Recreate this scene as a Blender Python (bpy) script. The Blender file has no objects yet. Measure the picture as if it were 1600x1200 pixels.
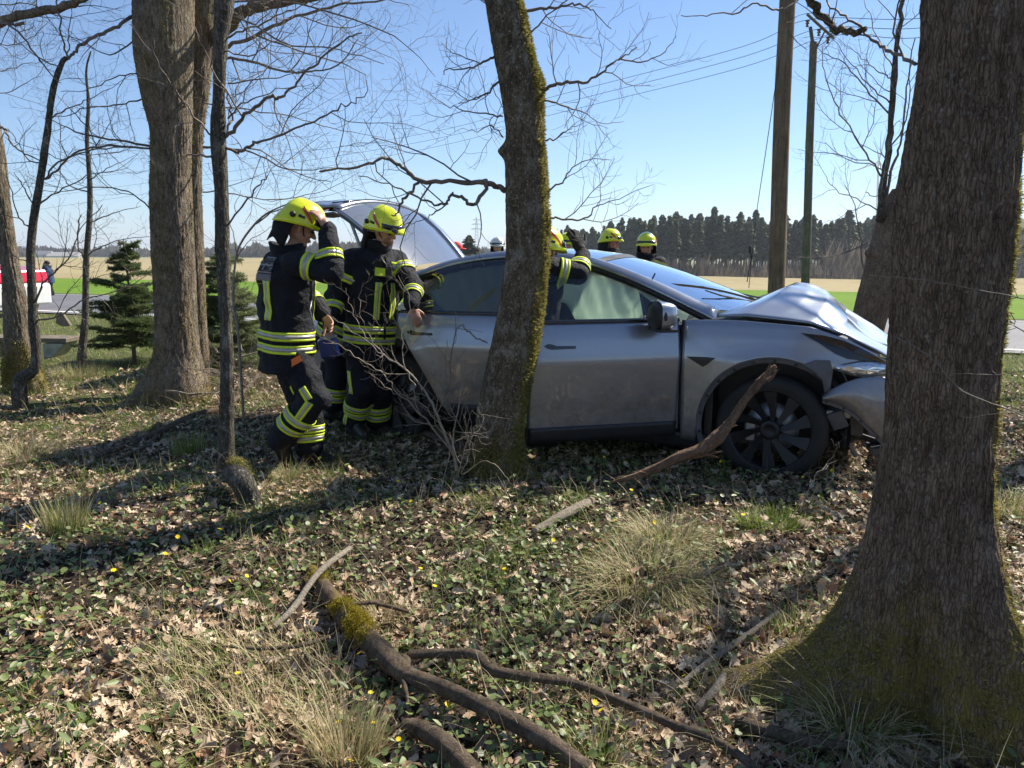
import bpy, bmesh, math, random
import numpy as np
from mathutils import Vector, Matrix, Euler
from mathutils.bvhtree import BVHTree

S = bpy.context.scene
# ---------------------------------------------------------------- camera
FPX, CAMH, PITCH = 1150.0, 1.47, math.radians(9.9)
cam_d = bpy.data.cameras.new('camera')
cam_d.sensor_width = 36; cam_d.lens = 36*FPX/1600; cam_d.clip_start = .05; cam_d.clip_end = 12000
cam = bpy.data.objects.new('camera', cam_d); S.collection.objects.link(cam)
cam.location = (0, 0, CAMH); cam.rotation_euler = (math.pi/2-PITCH, 0, 0)
S.camera = cam
# ---------------------------------------------------------------- sky and sun
SUN_AZ, SUN_EL = math.radians(54), math.radians(43)      # azimuth from +Y towards +X
W = bpy.data.worlds.new('World'); S.world = W; W.use_nodes = True
wn = W.node_tree.nodes; wl = W.node_tree.links
sky = wn.new('ShaderNodeTexSky'); sky.sky_type = 'NISHITA'; sky.sun_disc = False
sky.sun_elevation = SUN_EL; sky.sun_rotation = SUN_AZ
sky.air_density = 0.9; sky.dust_density = 0.0; sky.ozone_density = 6.0
wl.new(sky.outputs[0], wn['Background'].inputs[0]); wn['Background'].inputs[1].default_value = 0.088
sun_d = bpy.data.lights.new('sun', 'SUN'); sun_d.energy = 5.0; sun_d.angle = math.radians(.55); sun_d.color = (1, .925, .80)
sun = bpy.data.objects.new('sun', sun_d); S.collection.objects.link(sun)
SUND = Vector((math.sin(SUN_AZ)*math.cos(SUN_EL), math.cos(SUN_AZ)*math.cos(SUN_EL), math.sin(SUN_EL)))
sun.rotation_euler = SUND.to_track_quat('Z', 'Y').to_euler(); sun.location = SUND*30
S.view_settings.view_transform = 'Standard'; S.view_settings.look = 'None'
S.view_settings.exposure = 0.85; S.view_settings.gamma = 1; S.view_settings.use_curve_mapping = False
S.render.engine = 'CYCLES'

# ---------------------------------------------------------------- numbers
def nrm(v):
    v = np.asarray(v, float); return v/(np.linalg.norm(v)+1e-12)
def _h(ix, iy, iz, s):
    h = (ix.astype(np.int64)*374761393 + iy.astype(np.int64)*668265263 + iz.astype(np.int64)*2147483647 + s*974634777) & 0xFFFFFFFF
    h = ((h ^ (h >> 13))*1274126177) & 0xFFFFFFFF
    h = ((h ^ (h >> 16))*2246822519) & 0xFFFFFFFF
    return ((h ^ (h >> 15)) & 0xFFFFFF)/float(0xFFFFFF)
def vnoise(x, y, z=0.0, s=0):
    x, y, z = np.broadcast_arrays(np.asarray(x, float), np.asarray(y, float), np.asarray(z, float))
    ix, iy, iz = np.floor(x), np.floor(y), np.floor(z)
    fx, fy, fz = x-ix, y-iy, z-iz
    fx = fx*fx*(3-2*fx); fy = fy*fy*(3-2*fy); fz = fz*fz*(3-2*fz)
    ix, iy, iz = ix.astype(np.int64), iy.astype(np.int64), iz.astype(np.int64)
    r = 0
    for dx in (0, 1):
        for dy in (0, 1):
            for dz in (0, 1):
                r = r + _h(ix+dx, iy+dy, iz+dz, s)*(fx if dx else 1-fx)*(fy if dy else 1-fy)*(fz if dz else 1-fz)
    return r                                                   # 0..1
def fbm(x, y, z=0.0, o=4, s=0):
    r, a, t = 0, .5, 0
    for i in range(o):
        r = r + a*vnoise(np.asarray(x)*2**i, np.asarray(y)*2**i, np.asarray(z)*2**i, s+i*7); t += a; a *= .5
    return r/t
def sstep(a, b, x):
    t = np.clip((x-a)/(b-a), 0, 1); return t*t*(3-2*t)

# road frame: u along the road (to the right and nearer), v across it (away)
RU = np.array([.927, -.375]); RV = np.array([.375, .927])
def uv_of(x, y): return x*RU[0]+y*RU[1], x*RV[0]+y*RV[1]
def xy_of(u, v): return u*RU[0]+v*RV[0], u*RU[1]+v*RV[1]
def H(x, y):
    """height of the ground"""
    x = np.asarray(x, float); y = np.asarray(y, float)
    u, v = uv_of(x, y)
    near = 1-sstep(9, 13, v)
    b = (fbm(x*.55+3, y*.55, 0, 3, 5)-.5)*.30*near + (fbm(x*3.1, y*3.1, 0, 3, 9)-.5)*.085*near
    flat = np.exp(-(((x-.6)/2.6)**2+((y-5.2)/1.2)**2)**2)
    b = b*(1-.75*flat)
    low = -7.2*sstep(24, 260, v)*sstep(-40, 60, x)
    return b+low
CP, SP = math.cos(PITCH), math.sin(PITCH)
def ray(px, py):
    a, b = (px-800)/FPX, (600-py)/FPX
    return np.array([a, CP+b*SP, -SP+b*CP])
def P(px, py, Y):
    d = ray(px, py); t = Y/d[1]; return np.array([d[0]*t, Y, CAMH+d[2]*t])
_T = np.geomspace(1, 3000, 3500)
def G(px, py, dz=0.0):
    d = ray(px, py)
    def first(T):
        z = CAMH+d[2]*T; h = H(d[0]*T, d[1]*T); k = np.nonzero(z <= h)[0]
        return k[0] if len(k) else len(T)-1
    k = first(_T); T = np.linspace(_T[max(k-1, 0)], _T[k], 60); t = T[first(T)]
    p = np.array([0, 0, CAMH])+d*t; p[2] = float(H(p[0], p[1]))+dz
    return p
def onground(x, y, dz=0.0): return np.array([x, y, float(H(x, y))+dz])

# ---------------------------------------------------------------- objects
def tag(o, label=None, cat=None, group=None, kind=None):
    if label: o['label'] = label
    if cat: o['category'] = cat
    if group: o['group'] = group
    if kind: o['kind'] = kind
    return o
def link(o, parent=None):
    S.collection.objects.link(o)
    if parent is not None: o.parent = parent
    return o
def empty(name, loc=(0, 0, 0), rz=0, label=None, cat=None, group=None, scale=None):
    o = bpy.data.objects.new(name, None); link(o); o.location = tuple(loc); o.rotation_euler = (0, 0, rz)
    o.empty_display_size = .2
    if scale is not None: o.scale = scale
    return tag(o, label, cat, group)
def children(o): return [c for c in bpy.data.objects if c.parent == o]
def copy_tree(o, parent=None, kids=None):
    c = o.copy(); S.collection.objects.link(c)
    if parent is not None: c.parent = parent; c.matrix_parent_inverse = o.matrix_parent_inverse.copy()
    for ch in (kids(o) if kids else children(o)): copy_tree(ch, c, kids)
    return c
class MB:
    """collects vertices and faces (with material slots) for one mesh"""
    def __init__(s): s.v = []; s.f = []; s.m = []; s.n = 0
    def add(s, v, f, m=0):
        v = np.asarray(v, float).reshape(-1, 3)
        s.v.append(v)
        for q in f: s.f.append(tuple(int(i)+s.n for i in q)); s.m.append(m)
        s.n += len(v); return s
    def box(s, c, d, rz=0, m=0, R=None):
        c = np.asarray(c, float); x, y, z = [k/2 for k in d]
        v = np.array([[i, j, k] for i in (-x, x) for j in (-y, y) for k in (-z, z)])
        if R is None: R = np.array(Matrix.Rotation(rz, 3, 'Z'))
        v = v@np.array(R).T+c
        s.add(v, [(0, 1, 3, 2), (4, 6, 7, 5), (0, 4, 5, 1), (2, 3, 7, 6), (0, 2, 6, 4), (1, 5, 7, 3)], m); return s
    def tube(s, pts, r, n=8, m=0, caps=True):
        v, f = tube_arr(pts, r, n, caps); return s.add(v, f, m)
    def ball(s, c, r, n=12, k=8, m=0, R=None):
        r = np.broadcast_to(np.asarray(r, float), (3,))
        a = np.linspace(0, 2*math.pi, n, endpoint=False); b = np.linspace(0, math.pi, k+1)
        v = [[0, 0, 1]]
        for t in b[1:-1]:
            for q in a: v.append([math.sin(t)*math.cos(q), math.sin(t)*math.sin(q), math.cos(t)])
        v.append([0, 0, -1]); v = np.array(v)*r
        if R is not None: v = v@np.array(R).T
        f = [(0, 1+i, 1+(i+1) % n) for i in range(n)]
        for j in range(k-2):
            for i in range(n): f.append((1+j*n+i, 1+(j+1)*n+i, 1+(j+1)*n+(i+1) % n, 1+j*n+(i+1) % n))
        L = len(v)-1; o = 1+(k-2)*n
        f += [(L, o+(i+1) % n, o+i) for i in range(n)]
        return s.add(v+np.asarray(c), f, m)
    def grid(s, A, m=0, closeu=False, closev=False, flip=False):
        A = np.asarray(A, float); a, b = A.shape[:2]; f = []
        for i in range(a if closeu else a-1):
            for j in range(b if closev else b-1):
                q = (i*b+j, ((i+1) % a)*b+j, ((i+1) % a)*b+(j+1) % b, i*b+(j+1) % b)
                f.append(q[::-1] if flip else q)
        return s.add(A.reshape(-1, 3), f, m)
    def prism(s, poly, h0, h1, m=0, M=None):
        """polygon (list of xy) extruded along z, optional 4x4/3x4 placing"""
        n = len(poly); v = [[p[0], p[1], h0] for p in poly]+[[p[0], p[1], h1] for p in poly]
        v = np.array(v)
        if M is not None: M = np.array(M); v = v@M[:3, :3].T+M[:3, 3]
        f = [tuple(range(n))[::-1], tuple(range(n, 2*n))]+[(i, (i+1) % n, n+(i+1) % n, n+i) for i in range(n)]
        return s.add(v, f, m)
    def build(s, name, mats, parent=None, smooth=False, bevel=0, solid=0, subsurf=0, angle=None):
        me = bpy.data.meshes.new(name)
        V = np.concatenate(s.v) if s.v else np.zeros((0, 3))
        me.from_pydata(V.tolist(), [], s.f); me.update()
        mats = mats if isinstance(mats, (list, tuple)) else [mats]
        for mt in mats: me.materials.append(mt)
        if len(mats) > 1: me.polygons.foreach_set('material_index', s.m)
        if smooth: me.polygons.foreach_set('use_smooth', [True]*len(me.polygons))
        if angle is not None:
            me.polygons.foreach_set('use_smooth', [True]*len(me.polygons))
            me.set_sharp_from_angle(angle=math.radians(angle))
        o = bpy.data.objects.new(name, me); link(o, parent)
        if bevel:
            b = o.modifiers.new('bevel', 'BEVEL'); b.width = bevel; b.segments = 2; b.limit_method = 'ANGLE'; b.angle_limit = .6
        if solid:
            b = o.modifiers.new('solid', 'SOLIDIFY'); b.thickness = solid; b.offset = -1
        if subsurf:
            b = o.modifiers.new('sub', 'SUBSURF'); b.levels = b.render_levels = subsurf
        return o
def arr_mesh(name, V, F, mats, parent=None, smooth=False, midx=None, attrs=None):
    """fast mesh: V (n,3), F = list of (k, c) int arrays"""
    me = bpy.data.meshes.new(name)
    F = [np.asarray(f, dtype=np.int64) for f in (F if isinstance(F, list) else [F]) if len(f)]
    loops = np.concatenate([f.ravel() for f in F]); cnt = np.concatenate([np.full(len(f), f.shape[1]) for f in F])
    me.vertices.add(len(V)); me.vertices.foreach_set('co', np.asarray(V, np.float32).ravel())
    me.loops.add(len(loops)); me.loops.foreach_set('vertex_index', loops.astype(np.int32))
    me.polygons.add(len(cnt)); st = np.concatenate([[0], np.cumsum(cnt)[:-1]])
    me.polygons.foreach_set('loop_start', st.astype(np.int32))
    try: me.polygons.foreach_set('loop_total', cnt.astype(np.int32))
    except Exception: pass
    mats = mats if isinstance(mats, (list, tuple)) else [mats]
    for mt in mats: me.materials.append(mt)
    if midx is not None: me.polygons.foreach_set('material_index', np.asarray(midx, np.int32))
    if smooth: me.polygons.foreach_set('use_smooth', np.ones(len(cnt), bool))
    for k, a in (attrs or {}).items():
        a = np.asarray(a, np.float32)
        if a.ndim == 1:
            at = me.attributes.new(k, 'FLOAT', 'POINT'); at.data.foreach_set('value', a)
        else:
            at = me.attributes.new(k, 'FLOAT_COLOR', 'POINT')
            at.data.foreach_set('color', np.concatenate([a, np.ones((len(a), 1), np.float32)], 1).ravel())
    me.update(calc_edges=True); me.validate()
    o = bpy.data.objects.new(name, me); link(o, parent); return o
def catmull(pts, n):
    pts = np.asarray(pts, float)
    if len(pts) < 3:
        t = np.linspace(0, 1, n)[:, None]; return pts[0]*(1-t)+pts[-1]*t
    p = np.vstack([2*pts[0]-pts[1], pts, 2*pts[-1]-pts[-2]])
    T = np.linspace(0, len(pts)-1-1e-9, n); i = T.astype(int); t = (T-i)[:, None]
    a, b, c, d = p[i], p[i+1], p[i+2], p[i+3]
    return .5*((2*b)+(-a+c)*t+(2*a-5*b+4*c-d)*t**2+(-a+3*b-3*c+d)*t**3)
def frames(p):
    t = np.gradient(p, axis=0) if len(p) > 2 else np.repeat((p[-1]-p[0])[None], len(p), 0)
    t = t/(np.linalg.norm(t, axis=1, keepdims=True)+1e-12)
    a = np.array([0, 0, 1.]) if abs(t[0][2]) < .9 else np.array([1., 0, 0])
    u = np.zeros_like(p); w = np.zeros_like(p)
    c = nrm(np.cross(t[0], a))
    for i in range(len(p)):
        c = nrm(c-t[i]*np.dot(c, t[i])); u[i] = c; w[i] = np.cross(t[i], c)
    return t, u, w
def tube_arr(pts, r, n=6, caps=True):
    p = np.asarray(pts, float); m = len(p); r = np.broadcast_to(np.asarray(r, float), (m,))
    t, u, w = frames(p)
    a = np.linspace(0, 2*math.pi, n, endpoint=False)
    V = (p[:, None, :]+r[:, None, None]*(np.cos(a)[None, :, None]*u[:, None, :]+np.sin(a)[None, :, None]*w[:, None, :])).reshape(-1, 3)
    f = []
    for i in range(m-1):
        for j in range(n): f.append((i*n+j, i*n+(j+1) % n, (i+1)*n+(j+1) % n, (i+1)*n+j))
    if caps: f.append(tuple(range(n))[::-1]); f.append(tuple((m-1)*n+j for j in range(n)))
    return V, f
def scatter(T, TF, pos, R, sc, bend=None):
    """instances of a template (k,3) with tris TF: pos (N,3), R (N,3,3), sc (N,) or (N,3)"""
    T = np.asarray(T, float); N = len(pos); k = len(T)
    L = np.repeat(T[None], N, 0).copy()
    if bend is not None: L[:, :, 2] += np.clip(bend[0][:, None]*L[:, :, 0]**2+bend[1][:, None]*L[:, :, 1]**2, -.2, .22)
    sc = np.asarray(sc, float); L = L*(sc[:, None, None] if sc.ndim == 1 else sc[:, None, :])
    V = np.einsum('nij,nkj->nki', R, L)+pos[:, None, :]
    F = (np.asarray(TF)[None]+(np.arange(N)*k)[:, None, None]).reshape(-1, np.asarray(TF).shape[1])
    return V.reshape(-1, 3), F
def rots(az, tilt, roll):
    """rotation matrices: roll about x, tilt about y, then az about z"""
    ca, sa, ct, st, cr, sr = np.cos(az), np.sin(az), np.cos(tilt), np.sin(tilt), np.cos(roll), np.sin(roll)
    Z = np.zeros_like(ca); O = np.ones_like(ca)
    A = np.array([[ca, -sa, Z], [sa, ca, Z], [Z, Z, O]]).transpose(2, 0, 1)
    B = np.array([[ct, Z, st], [Z, O, Z], [-st, Z, ct]]).transpose(2, 0, 1)
    C = np.array([[O, Z, Z], [Z, cr, -sr], [Z, sr, cr]]).transpose(2, 0, 1)
    return A@B@C

# ---------------------------------------------------------------- materials
def new_mat(name):
    m = bpy.data.materials.new(name); m.use_nodes = True
    nt = m.node_tree; b = nt.nodes['Principled BSDF']; return m, nt, b
def N(nt, t, **k):
    n = nt.nodes.new(t)
    for a, v in k.items():
        if a == 'inp':
            for i, w in v.items(): n.inputs[i].default_value = w
        else: setattr(n, a, v)
    return n
def ramp(nt, fac, stops):
    r = nt.nodes.new('ShaderNodeValToRGB'); e = r.color_ramp.elements
    while len(e) < len(stops): e.new(.5)
    for el, (p, c) in zip(e, stops): el.position = p; el.color = (*c, 1)
    nt.links.new(fac, r.inputs[0]); return r.outputs[0]
def coords(nt, kind='Object', scale=(1, 1, 1)):
    if kind == 'Position': src = nt.nodes.new('ShaderNodeNewGeometry').outputs['Position']
    else: src = nt.nodes.new('ShaderNodeTexCoord').outputs[kind]
    mp = nt.nodes.new('ShaderNodeMapping'); mp.inputs['Scale'].default_value = scale
    nt.links.new(src, mp.inputs[0]); return mp.outputs[0]
def noise(nt, vec, sc, det=4, rough=.55, dist=0):
    n = nt.nodes.new('ShaderNodeTexNoise'); n.inputs['Scale'].default_value = sc; n.inputs['Detail'].default_value = det
    n.inputs['Roughness'].default_value = rough; n.inputs['Distortion'].default_value = dist
    nt.links.new(vec, n.inputs['Vector']); return n.outputs['Fac']
def mixc(nt, fac, a, b, mode='MIX'):
    m = nt.nodes.new('ShaderNodeMix'); m.data_type = 'RGBA'; m.blend_type = mode
    for i, x in ((0, fac), (6, a), (7, b)):
        if hasattr(x, 'links'): nt.links.new(x, m.inputs[i])
        else: m.inputs[i].default_value = x if i == 0 else (*x, 1)
    return m.outputs[2]
def mathn(nt, op, a, b=0.0):
    m = nt.nodes.new('ShaderNodeMath'); m.operation = op
    for i, x in enumerate((a, b)):
        if hasattr(x, 'links'): nt.links.new(x, m.inputs[i])
        else: m.inputs[i].default_value = x
    return m.outputs[0]
def bump(nt, b, h, strength=.5, dist=.01):
    n = nt.nodes.new('ShaderNodeBump'); n.inputs['Strength'].default_value = strength; n.inputs['Distance'].default_value = dist
    nt.links.new(h, n.inputs['Height']); nt.links.new(n.outputs[0], b.inputs['Normal'])
def simple(name, col, rough=.6, metal=0, var=.15, sc=8, bmp=0, bsc=60, spec=.5, coat=0, kind='Object'):
    m, nt, b = new_mat(name)
    v = coords(nt, kind)
    n = noise(nt, v, sc, 4)
    lo = tuple(c*(1-var) for c in col); hi = tuple(min(1, c*(1+var)) for c in col)
    nt.links.new(ramp(nt, n, [(.3, lo), (.7, hi)]), b.inputs['Base Color'])
    b.inputs['Roughness'].default_value = rough; b.inputs['Metallic'].default_value = metal
    b.inputs['Specular IOR Level'].default_value = spec; b.inputs['Coat Weight'].default_value = coat
    b.inputs['Coat Roughness'].default_value = .05
    if bmp: bump(nt, b, noise(nt, v, bsc, 5), bmp, .004)
    return m
def island_mat(name, stops, rough=.6, trans=0, sc=None, var=.25, spec=.4, tip=None):
    """colour varied from piece to piece"""
    m, nt, b = new_mat(name)
    g = nt.nodes.new('ShaderNodeNewGeometry')
    col = ramp(nt, g.outputs['Random Per Island'], stops)
    v = coords(nt, 'Position')
    col = mixc(nt, 1.0, col, ramp(nt, noise(nt, v, sc or 60, 3), [(.25, (1-var,)*3), (.75, (1+var,)*3)]), 'MULTIPLY')
    nt.links.new(col, b.inputs['Base Color'])
    b.inputs['Roughness'].default_value = rough; b.inputs['Specular IOR Level'].default_value = spec
    if trans:
        t = nt.nodes.new('ShaderNodeBsdfTranslucent'); nt.links.new(col, t.inputs[0])
        ms = nt.nodes.new('ShaderNodeMixShader'); ms.inputs[0].default_value = trans
        nt.links.new(b.outputs[0], ms.inputs[1]); nt.links.new(t.outputs[0], ms.inputs[2])
        nt.links.new(ms.outputs[0], nt.nodes['Material Output'].inputs[0])
    return m
def voro(nt, vec, sc, feat='DISTANCE_TO_EDGE', rnd_=1.0):
    n = nt.nodes.new('ShaderNodeTexVoronoi'); n.feature = feat; n.inputs['Scale'].default_value = sc; n.inputs['Randomness'].default_value = rnd_
    nt.links.new(vec, n.inputs['Vector']); return n.outputs['Distance']
def bark_mat(name, dark, light, lichen=(.42, .43, .38), lich=.5, moss=(.27, .21, .05), zs=.25, sc=22, fis=55, fz=.16, fdep=.5, spots=.5):
    m, nt, b = new_mat(name)
    v = coords(nt, 'Position', (1, 1, zs)); v1 = coords(nt, 'Position'); vf = coords(nt, 'Position', (1, 1, fz))
    n1 = noise(nt, v, sc, 8, .7, .4); n2 = noise(nt, v1, 5, 4); n3 = noise(nt, coords(nt, 'Position', (1, 1, .6)), 11, 7, .75); n4 = noise(nt, v1, 120, 4, .7)
    # warp the plates a little so that the cracks wander
    add = nt.nodes.new('ShaderNodeVectorMath'); add.operation = 'MULTIPLY_ADD'
    nv_ = nt.nodes.new('ShaderNodeTexNoise'); nv_.inputs['Scale'].default_value = 22; nv_.inputs['Detail'].default_value = 3; nt.links.new(v1, nv_.inputs['Vector'])
    nt.links.new(nv_.outputs['Color'], add.inputs[0]); add.inputs[1].default_value = (.022, .022, .012); nt.links.new(vf, add.inputs[2])
    cr = ramp(nt, voro(nt, add.outputs[0], fis), [(.0, (0, 0, 0)), (.10, (.75, .75, .75)), (.26, (1, 1, 1))])
    col = ramp(nt, mathn(nt, 'ADD', mathn(nt, 'MULTIPLY', n1, .65), mathn(nt, 'MULTIPLY', n4, .35)), [(.38, dark), (.62, light)])
    col = mixc(nt, ramp(nt, n2, [(.35, (0, 0, 0)), (.7, (.45, .45, .45))]), col, tuple(c*.5 for c in dark), 'MIX')
    col = mixc(nt, fdep, col, mixc(nt, 1.0, col, cr, 'MULTIPLY'))
    lf = mathn(nt, 'MULTIPLY', ramp(nt, n3, [(.58-.08*lich, (0, 0, 0)), (.66, (1, 1, 1))]), lich)
    col = mixc(nt, mathn(nt, 'MULTIPLY', lf, ramp(nt, n4, [(.35, (.3, .3, .3)), (.6, (1, 1, 1))])), col, lichen)
    sp = ramp(nt, mathn(nt, 'ADD', voro(nt, v1, 34, 'F1'), mathn(nt, 'MULTIPLY', n4, .25)), [(.26, (spots,)*3), (.34, (0, 0, 0))])
    col = mixc(nt, sp, col, lichen)
    at = nt.nodes.new('ShaderNodeAttribute'); at.attribute_name = 'moss'
    mf = mathn(nt, 'MULTIPLY', at.outputs['Fac'], ramp(nt, noise(nt, v1, 24, 5, .7), [(.40, (.05, .05, .05)), (.56, (.9, .9, .9))]))
    col = mixc(nt, mf, col, mixc(nt, n4, tuple(c*.5 for c in moss), tuple(c*1.3 for c in moss)))
    nt.links.new(col, b.inputs['Base Color']); b.inputs['Roughness'].default_value = .92; b.inputs['Specular IOR Level'].default_value = .2
    h = mathn(nt, 'ADD', mathn(nt, 'ADD', n1, mathn(nt, 'MULTIPLY', n4, .45)), mathn(nt, 'MULTIPLY', cr, .75*fdep)); bump(nt, b, h, 1.0, .018)
    return m
# ================================================================ GROUND
def spaced(dense, lo, hi, step, grow=1.09, fixed=()):
    a = list(np.arange(dense[0], dense[1]+1e-6, step)); s = step
    x = a[-1]
    while x < hi: s *= grow; x += s; a.append(x)
    s = step; x = a[0]
    while x > lo: s *= grow; x -= s; a.insert(0, x)
    a = np.array(a)
    for f in fixed:
        i = np.argmin(abs(a-f)); a[i] = f
    return a
def ground_mat():
    m, nt, b = new_mat('forest_soil')
    v = coords(nt, 'Position')
    n1 = noise(nt, v, 1.1, 5, .6); n2 = noise(nt, v, 14, 6, .7); n3 = noise(nt, v, 60, 4, .7)
    soil = ramp(nt, n2, [(.3, (.028, .021, .015)), (.55, (.07, .052, .036)), (.75, (.15, .115, .08))])
    grs = ramp(nt, n2, [(.3, (.05, .065, .022)), (.6, (.13, .14, .05)), (.8, (.27, .24, .12))])
    at = nt.nodes.new('ShaderNodeAttribute'); at.attribute_name = 'grassy'
    f = mathn(nt, 'MULTIPLY', at.outputs['Fac'], 1.0)
    f = ramp(nt, mathn(nt, 'ADD', f, mathn(nt, 'MULTIPLY', mathn(nt, 'SUBTRACT', n1, .5), 1.2)), [(.38, (0, 0, 0)), (.62, (1, 1, 1))])
    nt.links.new(mixc(nt, f, soil, grs), b.inputs['Base Color'])
    b.inputs['Roughness'].default_value = .95; b.inputs['Specular IOR Level'].default_value = .15
    bump(nt, b, mathn(nt, 'ADD', n2, mathn(nt, 'MULTIPLY', n3, .6)), 1, .03); return m
def field_mat(name, stops, sc=(1, 1, 1), s1=.05, s2=3.0):
    m, nt, b = new_mat(name); v = coords(nt, 'Position', sc)
    n1 = noise(nt, v, s1, 5, .6); n2 = noise(nt, v, s2, 4, .7)
    f = mathn(nt, 'ADD', mathn(nt, 'MULTIPLY', n1, .55), mathn(nt, 'MULTIPLY', n2, .45))
    nt.links.new(ramp(nt, f, stops), b.inputs['Base Color']); b.inputs['Roughness'].default_value = .95
    b.inputs['Specular IOR Level'].default_value = .1
    bump(nt, b, n2, .6, .05); return m
M_SOIL = ground_mat()
M_GREEN = field_mat('young_crop', [(.35, (.095, .17, .018)), (.6, (.15, .25, .03)), (.75, (.22, .29, .06))], s1=.12, s2=6)
M_STUB = field_mat('dry_field', [(.35, (.24, .20, .10)), (.55, (.36, .30, .17)), (.7, (.26, .25, .11))], s1=.03, s2=.6)
M_FARG = field_mat('far_meadow', [(.35, (.10, .17, .05)), (.5, (.22, .22, .11)), (.65, (.12, .20, .06))], s1=.006, s2=.05)
us = spaced((-9, 9), -2600, 2600, .06, 1.075)
vs = spaced((.3, 8.5), -14, 5200, .055, 1.06, fixed=(13.0, 19.6, 20.6, 34.0))
UU, VV = np.meshgrid(us, vs, indexing='ij')
XX, YY = xy_of(UU, VV); ZZ = H(XX, YY)
vmid = (vs[:-1]+vs[1:])/2
slot = np.where(vmid < 20.6, 0, np.where(vmid < 34, 1, np.where(vmid < 330, 2, 3)))
nu, nv = UU.shape
ii, jj = np.meshgrid(np.arange(nu-1), np.arange(nv-1), indexing='ij')
F = np.stack([ii*nv+jj, (ii+1)*nv+jj, (ii+1)*nv+jj+1, ii*nv+jj+1], -1).reshape(-1, 4)
gm = np.clip(sstep(7.4, 9.5, VV)+.75*sstep(-1.2, -4.5, XX)*sstep(4.6, 7, YY), 0, 1)
ground = arr_mesh('ground', np.stack([XX, YY, ZZ], -1).reshape(-1, 3), F, [M_SOIL, M_GREEN, M_STUB, M_FARG], smooth=True,
                  midx=np.tile(slot, nu-1), attrs={'grassy': gm.ravel()})
tag(ground, kind='structure')

# road with edge lines
def sheet(name, u0, u1, v0, v1, dz, mat, nu=200):
    u = np.linspace(u0, u1, nu); v = np.linspace(v0, v1, 9)
    A, B = np.meshgrid(u, v, indexing='ij'); X, Y = xy_of(A, B)
    crown = .05*(1-((B-16.3)/3.3)**2)
    mb = MB(); mb.grid(np.stack([X, Y, H(X, Y)+dz+np.maximum(crown, 0)], -1)); o = mb.build(name, mat, smooth=True); return o
m, nt, b = new_mat('asphalt'); v = coords(nt, 'Position')
n1 = noise(nt, v, .5, 4); n2 = noise(nt, v, 120, 3)
nt.links.new(ramp(nt, mathn(nt, 'ADD', mathn(nt, 'MULTIPLY', n1, .6), mathn(nt, 'MULTIPLY', n2, .4)), [(.35, (.10, .10, .11)), (.65, (.17, .17, .18))]), b.inputs['Base Color'])
b.inputs['Roughness'].default_value = .75; bump(nt, b, n2, .4, .005); M_ASPH = m
road = tag(sheet('road', -300, 300, 13.0, 19.6, .03, M_ASPH, 500), kind='structure')
M_PAINT = simple('road_paint', (.72, .72, .70), .7, var=.08, sc=3, bmp=.2)
tag(sheet('road_edge_line', -300, 300, 13.25, 13.39, .036, M_PAINT, 400), kind='structure')
tag(sheet('road_edge_line', -300, 300, 19.2, 19.34, .036, M_PAINT, 400), kind='structure')

# far hills
def hills_mat():
    m, nt, b = new_mat('wooded_hill'); v = coords(nt, 'Position')
    n1 = noise(nt, v, .003, 4); n2 = noise(nt, v, .03, 6, .75)
    c = ramp(nt, n2, [(.3, (.035, .045, .035)), (.7, (.10, .10, .075))])
    c = mixc(nt, ramp(nt, n1, [(.55, (0, 0, 0)), (.6, (1, 1, 1))]), c, (.19, .21, .10))
    nt.links.new(c, b.inputs['Base Color']); b.inputs['Roughness'].default_value = 1; return m
M_HILL = hills_mat()
def ridge(name, D, px0, px1, ytops, seed, base=-12, amp=.0025):
    n = 260; px = np.linspace(px0, px1, n); rows = []
    top = np.interp(px, [a for a, b_ in ytops], [b_ for a, b_ in ytops])
    for k, t in enumerate(np.linspace(0, 1, 14)):
        Y = D*(1+.35*t)
        hh = np.array([P(p, q, D*1.35)[2] for p, q in zip(px, top)])
        jag = (fbm(px*.12, 0*px+k, 0, 4, seed)-.5)*amp*D*(t > .3)
        X = (px-800)/FPX*Y*.985
        rows.append(np.stack([X, np.full(n, Y), base+(hh-base)*math.sin(t*math.pi/2)+jag], -1))
    for t in (.3, .6, 1):
        Y = D*(1.35+.3*t); rows.append(np.stack([(px-800)/FPX*Y, np.full(n, Y), rows[13][:, 2]*(1-t)+base*t], -1))
    mb = MB(); mb.grid(np.array(rows), flip=True); return tag(mb.build(name, M_HILL, smooth=True), kind='structure')
ridge('hills', 1500, -500, 960, [(-500, 388), (0, 384), (40, 385), (120, 392), (200, 396), (400, 394), (640, 391), (900, 388), (960, 392)], 3, amp=.003)
ridge('hills', 420, 1180, 2300, [(1180, 402), (1300, 385), (1375, 350), (1500, 345), (1600, 343), (1800, 338), (2300, 350)], 8, amp=.011)
# ================================================================ TREES
rnd = random.Random(11); nr = np.random.default_rng(7)
M_BARKR = bark_mat('bark_oak', (.17, .115, .078), (.42, .31, .22), lichen=(.38, .37, .33), lich=.35, zs=.3, sc=38, fis=100, fz=.15, fdep=.5)
M_BARKM = bark_mat('bark_lichen', (.10, .078, .048), (.30, .245, .17), lichen=(.50, .48, .42), lich=.85, zs=.5, sc=34, fis=60, fz=.45, fdep=.5)
M_BARKL = bark_mat('bark_left', (.11, .085, .058), (.40, .32, .23), lichen=(.40, .39, .33), lich=.6, zs=.35, sc=24)
M_BARKS = bark_mat('bark_sapling', (.075, .066, .050), (.20, .18, .145), lichen=(.42, .43, .38), lich=.6, zs=.6, sc=34)
M_TWIG = simple('twig_bark', (.17, .14, .115), .8, var=.35, sc=25, kind='Position', spec=.3)
M_TWIGL = simple('pale_twig', (.24, .20, .155), .7, var=.3, sc=30, kind='Position')
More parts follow.
